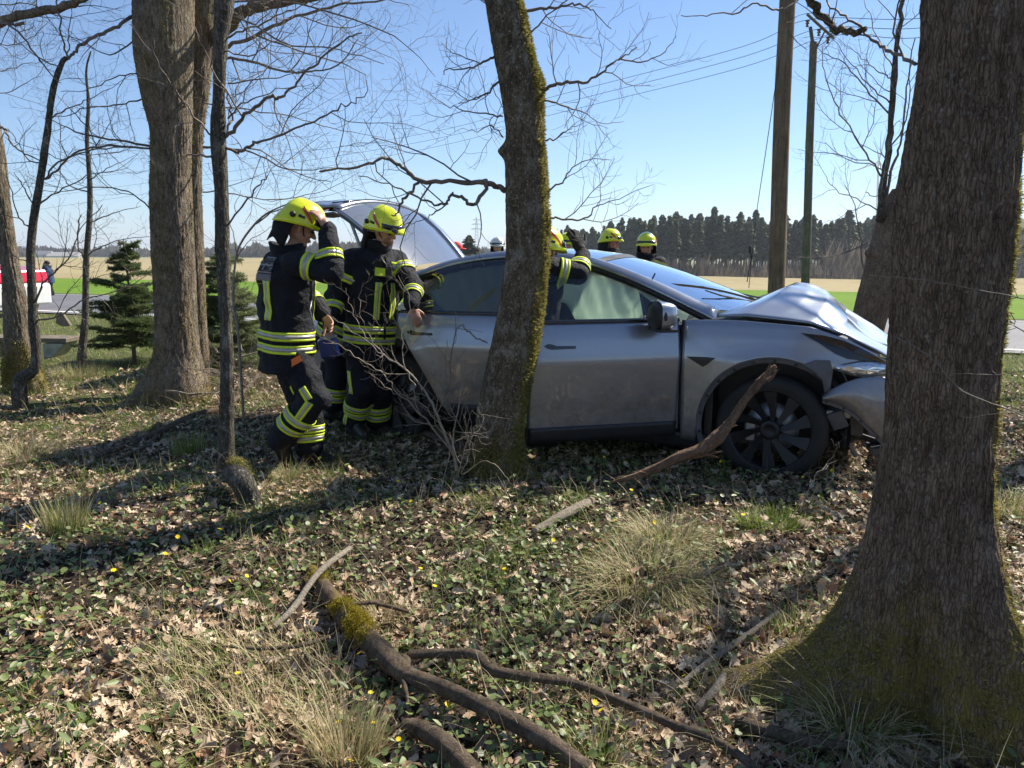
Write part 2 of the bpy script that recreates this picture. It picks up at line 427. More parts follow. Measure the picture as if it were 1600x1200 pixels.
M_MOSS = island_mat('moss_fibre', [(0, (.13, .115, .035)), (.5, (.27, .24, .07)), (1, (.44, .40, .13))], .9, .35, sc=25, var=.4, spec=.1)

def trunk_mesh(name, spec, Y, mat, parent, nseg=90, dz=.012, ztop=None, rough=(.012, 9, 1.6), roots=(), knobs=(),
               mossdir=None, moss_thr=.35, moss_low=.3, ybase=None, seed=1, fine=.004, lean_y=0.0, rtop=None, mossall=0):
    """spec: rows (pixel y, left, right) of the visible outline at distance Y"""
    spec = sorted(spec); L = [P(a, y, Y) for y, a, b in spec]; R = [P(b, y, Y) for y, a, b in spec]
    z = np.array([p[2] for p in L]); cx = np.array([(p[0]+q[0])/2 for p, q in zip(L, R)]); rr = np.array([(q[0]-p[0])/2 for p, q in zip(L, R)])
    o = np.argsort(z); z, cx, rr = z[o], cx[o], rr[o]
    z0 = float(H(cx[0], Y))-.12 if ybase is None else ybase
    if ztop is None: ztop = z[-1]
    slope = (cx[-1]-cx[-3])/(z[-1]-z[-3]+1e-9)
    zz = np.arange(z0, ztop, dz)
    def ev(q):
        x = np.interp(q, z, cx); r = np.interp(q, z, rr)
        up = q > z[-1]; x = np.where(up, cx[-1]+slope*.5*(q-z[-1]), x)
        e = rtop if rtop else rr[-1]*.35
        r = np.where(up, rr[-1]+(e-rr[-1])*(q-z[-1])/max(.01, ztop-z[-1]), r); return x, r
    k = max(3, int(.18/dz)) | 1
    x, r = ev(zz)
    ker = np.hanning(k+2)[1:-1]; ker /= ker.sum()
    sm = lambda a: np.convolve(np.pad(a, k//2, mode='edge'), ker, 'valid')
    x, r = sm(x), sm(r)
    th = np.linspace(0, 2*math.pi, nseg, endpoint=False)
    TH, Z = np.meshgrid(th, zz); X0 = np.repeat(x[:, None], nseg, 1); R0 = np.repeat(r[:, None], nseg, 1)
    Rr = R0.copy(); hz = Z-float(H(x[0], Y))
    for az, A, w, hgt in roots:
        d = (TH-az+math.pi) % (2*math.pi)-math.pi
        Rr += A*np.exp(-(d/w)**2)*np.exp(-np.clip(hz, 0, None)/hgt)
    for az, zk, A, w in knobs:
        d = (TH-az+math.pi) % (2*math.pi)-math.pi
        Rr += A*np.exp(-(d*R0/w)**2-((Z-zk)/w)**2)
    c, s = np.cos(TH), np.sin(TH)
    sx, sy = X0+Rr*c, Y+Rr*s
    big = fbm(c*R0*3, s*R0*3, Z*1.1, 3, seed)-.5
    per = vnoise(c*R0*rough[1]*5, s*R0*rough[1]*5, Z*rough[1]*rough[2]*.45, seed+3)
    per2 = vnoise(c*R0*rough[1]*11, s*R0*rough[1]*11, Z*rough[1]*rough[2]*1.2, seed+4)
    ridge_ = 1-np.abs(2*per-1)**.7; ridge2 = 1-np.abs(2*per2-1)
    fi = fbm(c*R0*70, s*R0*70, Z*40, 2, seed+8)-.5
    Rr = Rr+big*.22*R0-rough[0]*(1-ridge_)*.9-rough[0]*.45*ridge2+fi*fine*2
    X, Yv = X0+Rr*c, Y+lean_y*(Z-zz[0])+Rr*s
    n, mseg = Z.shape
    V = np.stack([X, Yv, Z], -1)
    # moss weight
    mw = np.zeros_like(Z)
    if mossdir is not None:
        dot = c*math.cos(mossdir)+s*math.sin(mossdir)
        mw = sstep(moss_thr, moss_thr+.35, dot+.5*(fbm(c*2+5, s*2, Z*1.6, 3, seed+20)-.5))
        mw = np.maximum(mw, sstep(moss_low+.15, moss_low-.1, hz+(fbm(c*4, s*4, Z*4, 2, seed+2)-.5)*.3))
        if mossall: mw = np.maximum(mw, mossall*sstep(.5, .62, fbm(c*3, s*3, Z*2.2, 3, seed+77)))
    ii, jj = np.meshgrid(np.arange(n-1), np.arange(mseg), indexing='ij')
    F = np.stack([ii*mseg+jj, ii*mseg+(jj+1) % mseg, (ii+1)*mseg+(jj+1) % mseg, (ii+1)*mseg+jj], -1).reshape(-1, 4)
    o = arr_mesh(name, V.reshape(-1, 3), F, mat, parent, smooth=True, attrs={'moss': mw.ravel()})
    return o, V, mw, (x, r, zz)
def moss_tufts(V, mw, parent, count, size=(.010, .022), dirn=None, zmax=4.5, seed=0):
    g = np.random.default_rng(seed)
    n, m, _ = V.shape
    c = V.mean(1, keepdims=True); nrmv = V-c; nrmv[..., 2] = 0; nrmv /= np.linalg.norm(nrmv, axis=2, keepdims=True)+1e-9
    w = (mw*(V[..., 2] < zmax)*(sstep(.42, .6, fbm(V[..., 0]*22, V[..., 1]*22, V[..., 2]*14, 3, seed+5))+.12)).ravel()
    if dirn is not None: w *= np.clip(nrmv[..., 0].ravel()*dirn[0]+nrmv[..., 1].ravel()*dirn[1]+.35, 0, 1)
    Rl = np.linalg.norm((V-c).reshape(-1, 3), axis=1); w *= Rl
    if w.sum() <= 0: return
    id_ = g.choice(len(w), count, p=w/w.sum())
    p = V.reshape(-1, 3)[id_]+g.normal(0, .004, (count, 3)); nn = nrmv.reshape(-1, 3)[id_]
    d = nn+g.normal(0, .45, (count, 3)); d[:, 2] += g.uniform(-.6, .5, count); d /= np.linalg.norm(d, axis=1, keepdims=True)
    s_ = np.cross(d, g.normal(0, 1, (count, 3))); s_ /= np.linalg.norm(s_, axis=1, keepdims=True)
    L = g.uniform(*size, count)[:, None]; wd = L*.22
    T = np.stack([p-s_*wd-nn*.003, p+s_*wd-nn*.003, p+d*L], 1).reshape(-1, 3)
    o = arr_mesh('moss', T, np.arange(count*3).reshape(-1, 3), M_MOSS, parent); tag(o, kind='stuff'); return o

# --- twigs -------------------------------------------------------
class Twigs:
    def __init__(s): s.mb = MB()
    def emit(s, p, r):
        n = 7 if r[0] > .03 else (5 if r[0] > .009 else 3)
        v, f = tube_arr(p, r, n, caps=r[0] > .008); s.mb.add(v, f)
def grow(tw, p0, d0, L, r0, lev, g, up=.09, wig=.2, kids=1.0, flat=None, rmin=.0011, tip=.45):
    ns = 6 if lev > 0 else 5
    if L > 1.0: ns = 9
    p = [np.array(p0)]; d = nrm(d0)
    for i in range(ns):
        d = nrm(d+g.normal(0, wig, 3)+np.array([0, 0, up]));
        if flat is not None: d = nrm(d*np.array([1, flat, 1]))
        p.append(p[-1]+d*L/ns)
    p = np.array(p); r = np.linspace(r0, max(rmin*.7, r0*tip), ns+1)
    tw.emit(p, r)
    if lev > 0: sprout(tw, p, r, lev-1, g, up, wig, kids, flat, rmin)
def sprout(tw, p, r, lev, g, up=.05, wig=.16, kids=1.0, flat=None, rmin=.0011, start=.12, every=None, lenf=1.0):
    p = np.asarray(p); seg = np.linalg.norm(np.diff(p, axis=0), axis=1); L = seg.sum(); cum = np.concatenate([[0], np.cumsum(seg)])
    nk = int(max(2, 1.4*kids*(L/(every or (.055+.09*lev)))))
    side = g.choice([-1, 1])
    for q in range(nk):
        t = start+(1-start)*(q+g.uniform(.1, .9))/nk; s_ = t*L
        i = min(len(seg)-1, int(np.searchsorted(cum, s_)-1)); i = max(i, 0); f = (s_-cum[i])/max(seg[i], 1e-6)
        pos = p[i]*(1-f)+p[i+1]*f; rr = r[i]*(1-f)+r[i+1]*f; dr = nrm(p[i+1]-p[i])
        side = -side
        a = nrm(np.cross(dr, np.array([0, .8, .25])+g.normal(0, .35, 3)))*side
        ang = g.uniform(.55, 1.05)
        d = dr*math.cos(ang)+a*math.sin(ang)
        l2 = lenf*(L*.22+.10+.13*lev)*g.uniform(.5, 1.25)*(1.15-.6*t); l2 = min(l2, L*.8+.05)
        r2 = max(rmin, min(rr*.62, .0014+l2*.0085))
        grow(tw, pos, d, l2, r2, lev, g, up, wig, kids, flat, rmin)
def limb(parent, pts, r0, r1, lev, seed, mat=None, n=None, kids=1.0, up=.09, name='branch', wig=.2, flat=None, start=.12, every=None, rmin=.0011, jit=.012, lenf=1.0):
    """traced branch: pts = (px, py, Y) way points; side twigs grow off it"""
    g = np.random.default_rng(seed)
    q = np.array([P(*a) if len(a) == 3 else a for a in pts], float)
    n = n or max(6, len(q)*4); p = catmull(q, n)
    p[1:-1] += g.normal(0, jit, (n-2, 3))*np.array([.35, 1, .35])
    r = np.linspace(r0, r1, n)*(1+g.normal(0, .06, n))
    tw = Twigs(); tw.emit(p, r)
    if lev >= 0: sprout(tw, p, r, lev, g, up, wig, kids, flat, rmin, start, every, lenf)
    o = tw.mb.build(name, mat or M_TWIG, parent, smooth=True); return o
def crown(parent, base, rtrunk, seed, n=9, L=2.2, az0=None, zs=(.0, 2.5), lev=2, kids=.5, lean=(0, 0), mat=None):
    """limbs above the frame: they throw the twig shadows on the ground"""
    g = np.random.default_rng(seed); tw = None
    for i in range(n):
        tw = Twigs(); z = zs[0]+(zs[1]-zs[0])*i/n; a = i*2.4+seed
        d = np.array([math.cos(a), math.sin(a), .55+.5*i/n])
        grow(tw, np.array(base)+np.array([lean[0]*z, lean[1]*z, z]), d, L*g.uniform(.7, 1.1)*(1-.35*i/n), rtrunk*.33, lev, g, .07, .13, kids, rmin=.003)
        tw.mb.build('branch', mat or M_TWIG, parent, smooth=True)

# --- right foreground tree
tR = empty('old_tree', onground(*P(1460, 1130, 2.25)[:2]), 0, 'massive dark barked tree with mossy root flare filling the right edge', 'tree')
tR_loc = np.array(tR.location)
def rel(o, root):       # keep world geometry under an empty that stands at the base
    if o.parent is root or o.parent == root: o.matrix_parent_inverse = Matrix.Translation(-Vector(root.location))
    return o
specR = [(-60, 1443, 1625), (0, 1441, 1612), (100, 1434, 1601), (200, 1420, 1593), (270, 1406, 1588), (340, 1396, 1583), (400, 1393, 1576), (450, 1391, 1569), (500, 1388, 1564),
         (600, 1383, 1559), (700, 1375, 1552), (800, 1366, 1547), (860, 1360, 1549), (900, 1357, 1552), (950, 1353, 1556), (1000, 1350, 1560), (1100, 1348, 1566), (1200, 1346, 1572)]
specR = [(a_, (b_+c_)/2-(c_-b_)*.475, (b_+c_)/2+(c_-b_)*.475) for a_, b_, c_ in specR]
o, V, mw, ax = trunk_mesh('trunk', specR, 2.25, M_BARKR, tR, nseg=420, dz=.0058, ztop=2.75, rough=(.016, 9, 1.3), seed=3, fine=.0012,
    roots=[(math.radians(171), .50, .30, .19), (math.radians(205), .16, .5, .30), (math.radians(-12), .30, .30, .20), (math.radians(-62), .34, .34, .24), (math.radians(-100), .10, .3, .3), (math.radians(-132), -.075, .30, .28), (math.radians(-38), -.06, .16, .3), (math.radians(80), .3, .4, .2)],
    mossdir=math.radians(8), moss_thr=.45, moss_low=.34, ybase=-.35)
rel(o, tR)
mR = moss_tufts(V, mw, tR, 60000, (.006, .014), None, 2.8, 4); rel(mR, tR)
x, r, zz = ax
# coarse continuation of the same trunk, out of the frame
tw = MB(); q = np.array([[x[-1]+.02*i, 2.25, 2.74+i*.55] for i in range(12)]); tw.tube(q, np.linspace(r[-1]*.98, .05, 12), 24); rel(tw.build('upper_trunk', M_BARKR, tR, smooth=True), tR)
k0 = len(bpy.data.objects); crown(tR, (x[-1], 2.25, 3.2), r[-1], 5, n=8, L=2.6, zs=(0, 4.2), kids=.4)
rel_all = lambda root: [rel(c, root) for c in children(root)]
limb(tR, [(1432, 100, 2.3), (1400, 82, 2.5), (1370, 66, 2.7), (1345, 45, 2.8), (1320, 25, 2.9), (1298, 8, 3.0), (1285, -20, 3.0)], .007, .0035, 1, 31, kids=.5)
limb(tR, [(1352, 45, 2.75), (1325, 49, 2.8), (1303, 46, 2.85), (1288, 26, 2.9), (1272, 6, 2.9), (1262, -20, 2.9)], .011, .017, 0, 32, kids=.3, mat=M_BARKM)
for pts, r0, sd in ([[(1640, 425, 2.0), (1600, 412, 2.0), (1540, 400, 2.0), (1440, 382, 2.02), (1357, 375, 2.05)], .0021, 1], [[(1640, 620, 1.95), (1590, 590, 1.95), (1540, 572, 1.97), (1500, 553, 1.98), (1462, 512, 2.0), (1430, 487, 2.02), (1395, 470, 2.1)], .0021, 2],
                    [[(1640, 570, 2.0), (1560, 585, 2.0), (1500, 583, 2.0), (1440, 580, 2.05)], .0014, 3], [[(1640, 645, 2.0), (1560, 646, 2.0), (1512, 653, 2.0), (1492, 642, 2.02)], .0012, 4]):
    q = [(a, b+55 if sd < 3 else b, c) for a, b, c in pts]
    limb(tR, q, r0, r0*.6, 0, 40+sd, mat=M_TWIGL, kids=.13, jit=.003, name='shoot', lenf=.16)
rel_all(tR)

# --- middle leaning tree
YM = 4.72
tM = empty('leaning_tree', onground(P(790, 750, YM)[0], YM), 0, 'leaning lichen covered tree with mossy foot in front of the grey car', 'tree')
specM = [(-40, 750, 806), (0, 755, 818), (60, 765, 831), (100, 772, 840), (130, 778, 847), (200, 789, 850), (250, 788, 852), (300, 790, 856), (350, 791, 858), (400, 789, 857), (450, 782, 851),
         (500, 774, 847), (560, 761, 837), (600, 752, 829), (650, 742, 819), (700, 740, 813), (740, 745, 812), (775, 748, 812)]
o, V, mw, ax = trunk_mesh('trunk', specM, YM, M_BARKM, tM, nseg=170, dz=.011, ztop=3.9, rough=(.010, 11, 1.3), seed=12, fine=.002,
    roots=[(math.radians(-20), .20, .5, .11), (math.radians(190), .06, .5, .15), (math.radians(-80), .08, .5, .12), (math.radians(100), .1, .5, .1)],
    knobs=[(math.pi, P(780, 236, YM)[2], .045, .04), (0, P(855, 130, YM)[2], .02, .06)], mossdir=math.radians(18), moss_thr=.25, moss_low=.17)
moss_tufts(V, mw, tM, 56000, (.010, .024), None, 3.6, 9)
x, r, zz = ax; crown(tM, (x[-1], YM, 3.8), r[-1], 15, n=8, L=2.2, zs=(0, 3.5), kids=.4, lean=(-.1, 0))
mb = MB(); mb.tube([[x[-1]-.1*i, YM, 3.88+i*.5] for i in range(9)], np.linspace(r[-1], .03, 9), 16); mb.build('upper_trunk', M_BARKM, tM, smooth=True)
BM = [([(790, 298, 4.7), (775, 290, 4.65), (760, 285, 4.6), (740, 285, 4.55), (700, 284, 4.5), (655, 283, 4.5), (640, 270, 4.5), (620, 255, 4.5), (600, 247, 4.45), (580, 256, 4.4), (540, 263, 4.4), (500, 268, 4.3)], .019, .006, 2, .62),
      ([(760, 286, 4.6), (757, 300, 4.58), (740, 320, 4.55), (725, 312, 4.5), (705, 303, 4.45), (698, 317, 4.45), (680, 319, 4.4), (650, 307, 4.4), (612, 290, 4.4), (560, 275, 4.4)], .014, .003, 2, .6),
      ([(655, 283, 4.5), (640, 300, 4.45), (625, 318, 4.4), (621, 335, 4.4), (612, 336, 4.4)], .010, .004, 0, .3),
      ([(700, 318, 4.45), (680, 330, 4.4), (665, 342, 4.4), (640, 350, 4.35)], .006, .002, 1, .6),
      ([(772, 88, 4.7), (755, 96, 4.6), (735, 108, 4.5), (700, 106, 4.5), (692, 116, 4.4)], .009, .002, 1, .8),
      ([(780, 128, 4.7), (760, 145, 4.6), (740, 155, 4.5), (716, 162, 4.4)], .009, .002, 1, .8),
      ([(785, 182, 4.7), (760, 178, 4.5), (720, 172, 4.4), (690, 160, 4.3), (665, 140, 4.3)], .006, .0015, 1, .9),
      ([(786, 215, 4.7), (765, 195, 4.5), (745, 205, 4.4), (720, 200, 4.3)], .005, .0015, 1, .8),
      ([(849, 142, 4.7), (868, 133, 4.65), (890, 129, 4.6), (920, 126, 4.55), (950, 105, 4.5), (970, 92, 4.5), (995, 74, 4.4)], .013, .003, 1, .8),
      ([(970, 92, 4.5), (1000, 96, 4.4), (1025, 90, 4.4), (1045, 75, 4.3), (1056, 55, 4.3)], .006, .0015, 1, .8),
      ([(850, 157, 4.7), (880, 165, 4.6), (910, 176, 4.6), (935, 192, 4.5), (975, 190, 4.5)], .007, .0015, 1, .9),
      ([(852, 220, 4.7), (870, 216, 4.6), (884, 204, 4.5), (905, 196, 4.5)], .007, .0015, 1, .7),
      ([(858, 297, 4.7), (880, 282, 4.6), (895, 262, 4.5), (922, 248, 4.5), (955, 250, 4.4)], .007, .0015, 1, .8),
      ([(858, 340, 4.7), (885, 343, 4.6), (915, 341, 4.5), (932, 322, 4.5), (962, 312, 4.4), (1022, 288, 4.4)], .008, .0015, 1, .8),
      ([(815, 17, 4.7), (850, 13, 4.6), (880, 10, 4.5), (910, 8, 4.5), (930, 20, 4.5), (955, 45, 4.4)], .010, .002, 1, .8),
      ([(830, 50, 4.7), (860, 20, 4.6), (900, -10, 4.5)], .006, .003, 1, .8),
      ([(770, 20, 4.7), (755, 0, 4.6), (725, -25, 4.5)], .008, .004, 1, .8),
      ([(745, 715, 4.62), (720, 668, 4.45), (700, 625, 4.4), (702, 590, 4.35), (712, 520, 4.35), (721, 508, 4.35)], .006, .003, 0, .5)]
for i, (pts, r0, r1, lev, kd) in enumerate(BM): limb(tM, pts, r0, r1, lev, 100+i, kids=kd, flat=.93)
limb(tM, [(720, 508, 4.35), (738, 522, 4.4), (750, 531, 4.5), (762, 536, 4.6)], .006, .005, 0, 77, kids=.3, mat=M_TWIGL, lenf=.4)
limb(tM, [(768, 130, 4.4), (790, 176, 4.45), (810, 190, 4.5)], .003, .002, -1, 78, mat=M_TWIGL); 
rel_all(tM)

# --- left pair of trunks
tA = empty('twin_trunk_tree', onground(P(272, 580, 7.6)[0], 7.6), 0, 'tall mossy double trunked tree standing between the spruce and the thin sapling', 'tree')
specA = [(-50, 211, 303), (0, 212, 302), (60, 213, 301), (100, 215, 301), (150, 221, 300), (190, 231, 300), (210, 236, 299), (300, 235, 299), (400, 237, 303), (450, 240, 306), (500, 243, 308), (550, 244, 312), (580, 238, 318), (600, 232, 322)]
o, V, mw, ax = trunk_mesh('trunk', specA, 7.6, M_BARKL, tA, nseg=150, dz=.016, ztop=6.2, rough=(.012, 8, 1.2), seed=22, fine=.003, roots=[(math.radians(200), .25, .4, .2), (math.radians(-40), .12, .5, .2)],
    mossdir=math.radians(-20), moss_thr=1.05, moss_low=.05, mossall=.25)
moss_tufts(V, mw, tA, 7000, (.012, .028), None, 5, 2)
x, r, zz = ax; crown(tA, (x[-1], 7.6, 6), r[-1], 25, n=7, L=3, zs=(0, 3), kids=.3)
specB = [(-50, 302, 352), (0, 302, 346), (50, 302, 340), (100, 300, 331), (150, 302, 326), (200, 302, 318), (250, 300, 315), (300, 300, 315), (400, 300, 319), (500, 302, 322), (560, 300, 326)]
specB = [(a, b-14, c) for a, b, c in specB]
o, V, mw, ax = trunk_mesh('trunk', specB, 8.15, M_BARKL, tA, nseg=90, dz=.025, ztop=6.4, rough=(.012, 8, 1.2), seed=29, fine=.003, mossdir=math.radians(-10), moss_thr=.95, moss_low=.05, mossall=.2)
moss_tufts(V, mw, tA, 3500, (.012, .028), None, 5, 3)
limb(tA, [(335, 60, 8.1), (355, 40, 8), (375, 22, 7.9), (400, 10, 7.8), (450, 2, 7.7), (520, -8, 7.6)], .085, .03, 2, 201, mat=M_BARKL, kids=.35)
LA = [([(240, 330, 7.6), (200, 300, 7.3), (150, 292, 7.1), (90, 300, 6.9), (40, 290, 6.8)], .009, .002, 2, .7),
      ([(330, 20, 8), (380, 30, 7.6), (450, 70, 7.2), (520, 75, 7.0), (600, 100, 6.8)], .012, .003, 2, .7),
      ([(345, 5, 8), (420, 0, 7.5), (520, 20, 7.0), (620, 60, 6.6), (680, 120, 6.4)], .013, .002, 2, .7),
      ([(215, 60, 7.6), (170, 85, 7.3), (120, 60, 7.1), (60, 50, 7)], .009, .002, 2, .7),
      ([(316, 300, 8), (350, 300, 7.6), (420, 312, 7.2), (500, 300, 7.0), (560, 270, 6.9)], .009, .002, 2, .7),
      ([(318, 160, 8), (370, 170, 7.6), (450, 180, 7.2), (520, 200, 7.0), (600, 215, 6.9)], .009, .002, 2, .7),
      ([(345, 75, 8), (390, 60, 7.7), (440, 35, 7.4), (500, 15, 7.2), (560, 5, 7), (640, -5, 6.8)], .022, .006, 2, .6),
      ([(340, 90, 8), (390, 95, 7.6), (440, 110, 7.3), (480, 112, 7.2), (530, 100, 7), (560, 60, 6.9)], .016, .004, 2, .6),
      ([(318, 230, 8), (350, 232, 7.8), (400, 240, 7.4), (450, 265, 7.2), (520, 262, 7)], .014, .003, 2, .6),
      ([(214, 22, 7.6), (190, 36, 7.4), (165, 50, 7.3), (135, 65, 7.2), (118, 80, 7.15), (106, 92, 7.1)], .018, .013, 1, .5),
      ([(235, 228, 7.6), (200, 222, 7.4), (160, 215, 7.3), (125, 208, 7.2), (100, 196, 7.1), (70, 185, 7)], .013, .003, 2, .7),
      ([(236, 232, 7.5), (180, 228, 7.3), (130, 235, 7.2), (90, 255, 7.1), (70, 280, 7.1)], .011, .008, 1, .6),
      ([(222, 155, 7.5), (180, 165, 7.4), (140, 168, 7.3), (100, 180, 7.2), (85, 182, 7.1)], .009, .003, 2, .7),
      ([(218, 115, 7.5), (180, 120, 7.4), (140, 140, 7.3), (95, 143, 7.2)], .008, .003, 2, .7),
      ([(300, 180, 7.8), (280, 150, 7.3), (245, 95, 7.0), (240, 60, 6.9)], .012, .003, 1, .5)]
for i, (pts, r0, r1, lev, kd) in enumerate(LA): limb(tA, pts, r0, r1, lev, 220+i, kids=kd)
rel_all(tA)

# --- leftmost leaning trunk
tL = empty('leftmost_tree', onground(P(40, 592, 8.0)[0], 8.0), 0, 'pale trunk leaning left at the left edge with yellow moss on its foot', 'tree')
specL = [(150, -62, -14), (200, -48, -1), (260, -32, 9), (320, -15, 16), (380, -2, 25), (430, 4, 33), (480, 6, 42), (520, 8, 49), (560, 8, 56), (585, 8, 62), (610, 8, 66)]
o, V, mw, ax = trunk_mesh('trunk', specL, 8.0, M_BARKL, tL, nseg=110, dz=.018, ztop=6, rough=(.010, 9, 1.2), seed=41, fine=.003, roots=[(math.radians(-10), .16, .5, .14)], mossdir=math.radians(-20), moss_thr=.95, moss_low=.48)
moss_tufts(V, mw, tL, 12000, (.014, .032), None, 2, 5)
for i, (pts, r0, r1, lev, kd) in enumerate([
      ([(-10, 40, 7.6), (20, 28, 7.4), (60, 18, 7.2), (95, 12, 7.1), (125, 0, 7), (160, -20, 7)], .045, .03, 1, .5),
      ([(-20, 30, 7.6), (0, 34, 7.3), (20, 38, 7.3), (38, 36, 7.3)], .02, .014, -1, .5),
      ([(-10, 38, 7.2), (20, 42, 7.1), (50, 78, 7), (75, 110, 7), (95, 130, 7)], .012, .004, 2, .7),
      ([(0, 198, 7.6), (12, 205, 7.5), (18, 225, 7.4), (40, 240, 7.3), (68, 252, 7.3)], .012, .006, 1, .5),
      ([(-30, 100, 7.6), (0, 110, 7.5), (40, 100, 7.4), (85, 95, 7.3)], .007, .002, 2, .9),
      ([(-30, 140, 7.8), (10, 145, 7.8), (50, 125, 7.8), (75, 95, 7.7)], .007, .002, 2, .9),
      ([(-30, 60, 8.5), (10, 70, 8.5), (45, 60, 8.4), (80, 30, 8.3)], .008, .002, 2, 1.0),
      ([(-30, 10, 8.5), (40, 5, 8.5), (90, 25, 8.4), (150, 20, 8.3), (210, 5, 8.3)], .008, .002, 2, .8)]):
    limb(tL, pts, r0, r1, lev, 300+i, kids=kd, mat=M_BARKL if r0 > .02 else None)
rel_all(tL)

# --- trunk behind the bonnet with young shoots
YB = 7.4
tB = empty('forked_tree', onground(P(1345, 560, YB)[0], YB), 0, 'short leaning trunk with upright young shoots behind the crumpled bonnet', 'tree')
specBk = [(300, 1392, 1430), (330, 1375, 1428), (360, 1368, 1424), (400, 1358, 1412), (430, 1350, 1404), (470, 1338, 1392), (500, 1332, 1384), (530, 1326, 1376), (570, 1320, 1372), (620, 1314, 1368)]
o, V, mw, ax = trunk_mesh('trunk', specBk, YB, M_BARKR, tB, nseg=90, dz=.02, ztop=P(0, 292, YB)[2], rough=(.011, 9, 1.2), seed=51, fine=.003, knobs=[(math.pi, P(0, 395, YB)[2], .05, .05)], mossdir=0, moss_thr=.8, moss_low=.1, rtop=.08)
SB = [([(1375, 345, 7.35), (1378, 300, 7.3), (1385, 260, 7.3), (1392, 200, 7.25), (1396, 120, 7.2), (1404, 40, 7.2), (1410, -30, 7.2)], .040, .018, 1, .25),
      ([(1385, 310, 7.3), (1395, 260, 7.3), (1408, 220, 7.2), (1415, 150, 7.1), (1430, 60, 7.1)], .016, .005, 1, .35),
      ([(1376, 275, 7.3), (1350, 235, 7.2), (1325, 195, 7.2), (1300, 150, 7.2), (1287, 110, 7.2), (1286, 70, 7.2)], .010, .003, 1, .7),
      ([(1390, 178, 7.25), (1355, 140, 7.2), (1320, 100, 7.1), (1290, 85, 7.1), (1265, 65, 7.1)], .009, .002, 1, .7),
      ([(1390, 160, 7.25), (1360, 135, 7.2), (1330, 100, 7.2), (1290, 50, 7.2)], .008, .002, 1, .7),
      ([(1394, 122, 7.25), (1370, 110, 7.2), (1340, 85, 7.2), (1310, 60, 7.1)], .008, .002, 1, .7),
      ([(1372, 330, 7.3), (1340, 312, 7.2), (1310, 300, 7.2), (1290, 275, 7.2), (1270, 235, 7.2)], .008, .002, 1, .7),
      ([(1395, 105, 7.25), (1370, 60, 7.2), (1350, 0, 7.2)], .008, .003, 1, .6),
      ([(1350, 430, 7.2), (1345, 380, 7.1), (1335, 320, 7.1), (1318, 285, 7.1)], .010, .002, 1, .5),
      ([(1355, 380, 7.2), (1320, 395, 7.0), (1290, 402, 7.0), (1240, 402, 7.0)], .009, .003, 0, .3),
      ([(1352, 300, 7.0), (1375, 300, 7.0), (1396, 200, 7.0), (1412, 192, 6.8)], .005, .003, 0, .3)]
for i, (pts, r0, r1, lev, kd) in enumerate(SB): limb(tB, pts, r0, r1, lev, 400+i, kids=kd, up=.12, mat=M_BARKS if r0 > .03 else None)
rel_all(tB)

# --- crooked sapling before the firefighters
YS = 4.3
tS = empty('crooked_sapling', G(392, 788), 0, 'thin crooked sapling with a mossy kink beside the left firefighter', 'tree')
def stem(parent, pts, radii, mat, name='trunk', n=None, sides=16, seed=1, bumpy=.05):
    q = np.array([P(*a) for a in pts]); gz_ = float(H(q[0][0], q[0][1]))
    if q[0][2] > gz_-.03: q = np.vstack([[q[0][0], q[0][1], gz_-.05], q]); radii = [radii[0]]+list(radii)
    n = n or len(q)*7
    t = np.linspace(0, 1, len(q)); p = catmull(q, n); r = np.interp(np.linspace(0, 1, n), t, radii)
    r *= 1+bumpy*2*(fbm(np.arange(n)*.35, 0*r, 0, 3, seed)-.5)
    V, f = tube_arr(p, r, sides); V = V+(fbm(V[:, 0]*30, V[:, 1]*30, V[:, 2]*12, 3, seed)[:, None]-.5)*r.mean()*.25
    mb = MB(); mb.add(V, f); return mb.build(name, mat, parent, smooth=True)
gb = G(392, 790); yb = gb[1]
stem(tS, [(394, 800, yb), (388, 775, yb), (376, 748, yb), (362, 735, 4.3), (354, 715, 4.3), (354, 650, 4.3), (355, 600, 4.3), (353, 500, 4.3), (348, 400, 4.3), (346, 300, 4.3), (341, 215, 4.3), (342, 150, 4.3), (345, 60, 4.3), (350, 0, 4.3), (352, -80, 4.3), (350, -200, 4.3)],
     np.array([19, 17, 17, 15, 12.5, 11.5, 10.5, 9.5, 10.5, 10, 11.5, 9, 10, 14, 12, 8])/FPX*4.35, M_BARKS, n=150, seed=4)
mb = MB(); g = np.random.default_rng(5); mossS = []
c0, c1 = P(362, 722, 4.28), P(388, 745, yb)
for i in range(2600):
    t = g.random(); p = c0*(1-t)+c1*t+g.normal(0, .016, 3)+np.array([.004, -.01, .035*math.sin(t*3.1)]); mossS.append(p)
mossS = np.array(mossS); d = g.normal(0, 1, mossS.shape); d /= np.linalg.norm(d, axis=1, keepdims=True); s_ = np.cross(d, g.normal(0, 1, d.shape)); s_ /= np.linalg.norm(s_, axis=1, keepdims=True)
T = np.stack([mossS-s_*.0025, mossS+s_*.0025, mossS+d*.016], 1).reshape(-1, 3)
tag(arr_mesh('moss', T, np.arange(len(T)).reshape(-1, 3), M_MOSS, tS), kind='stuff')
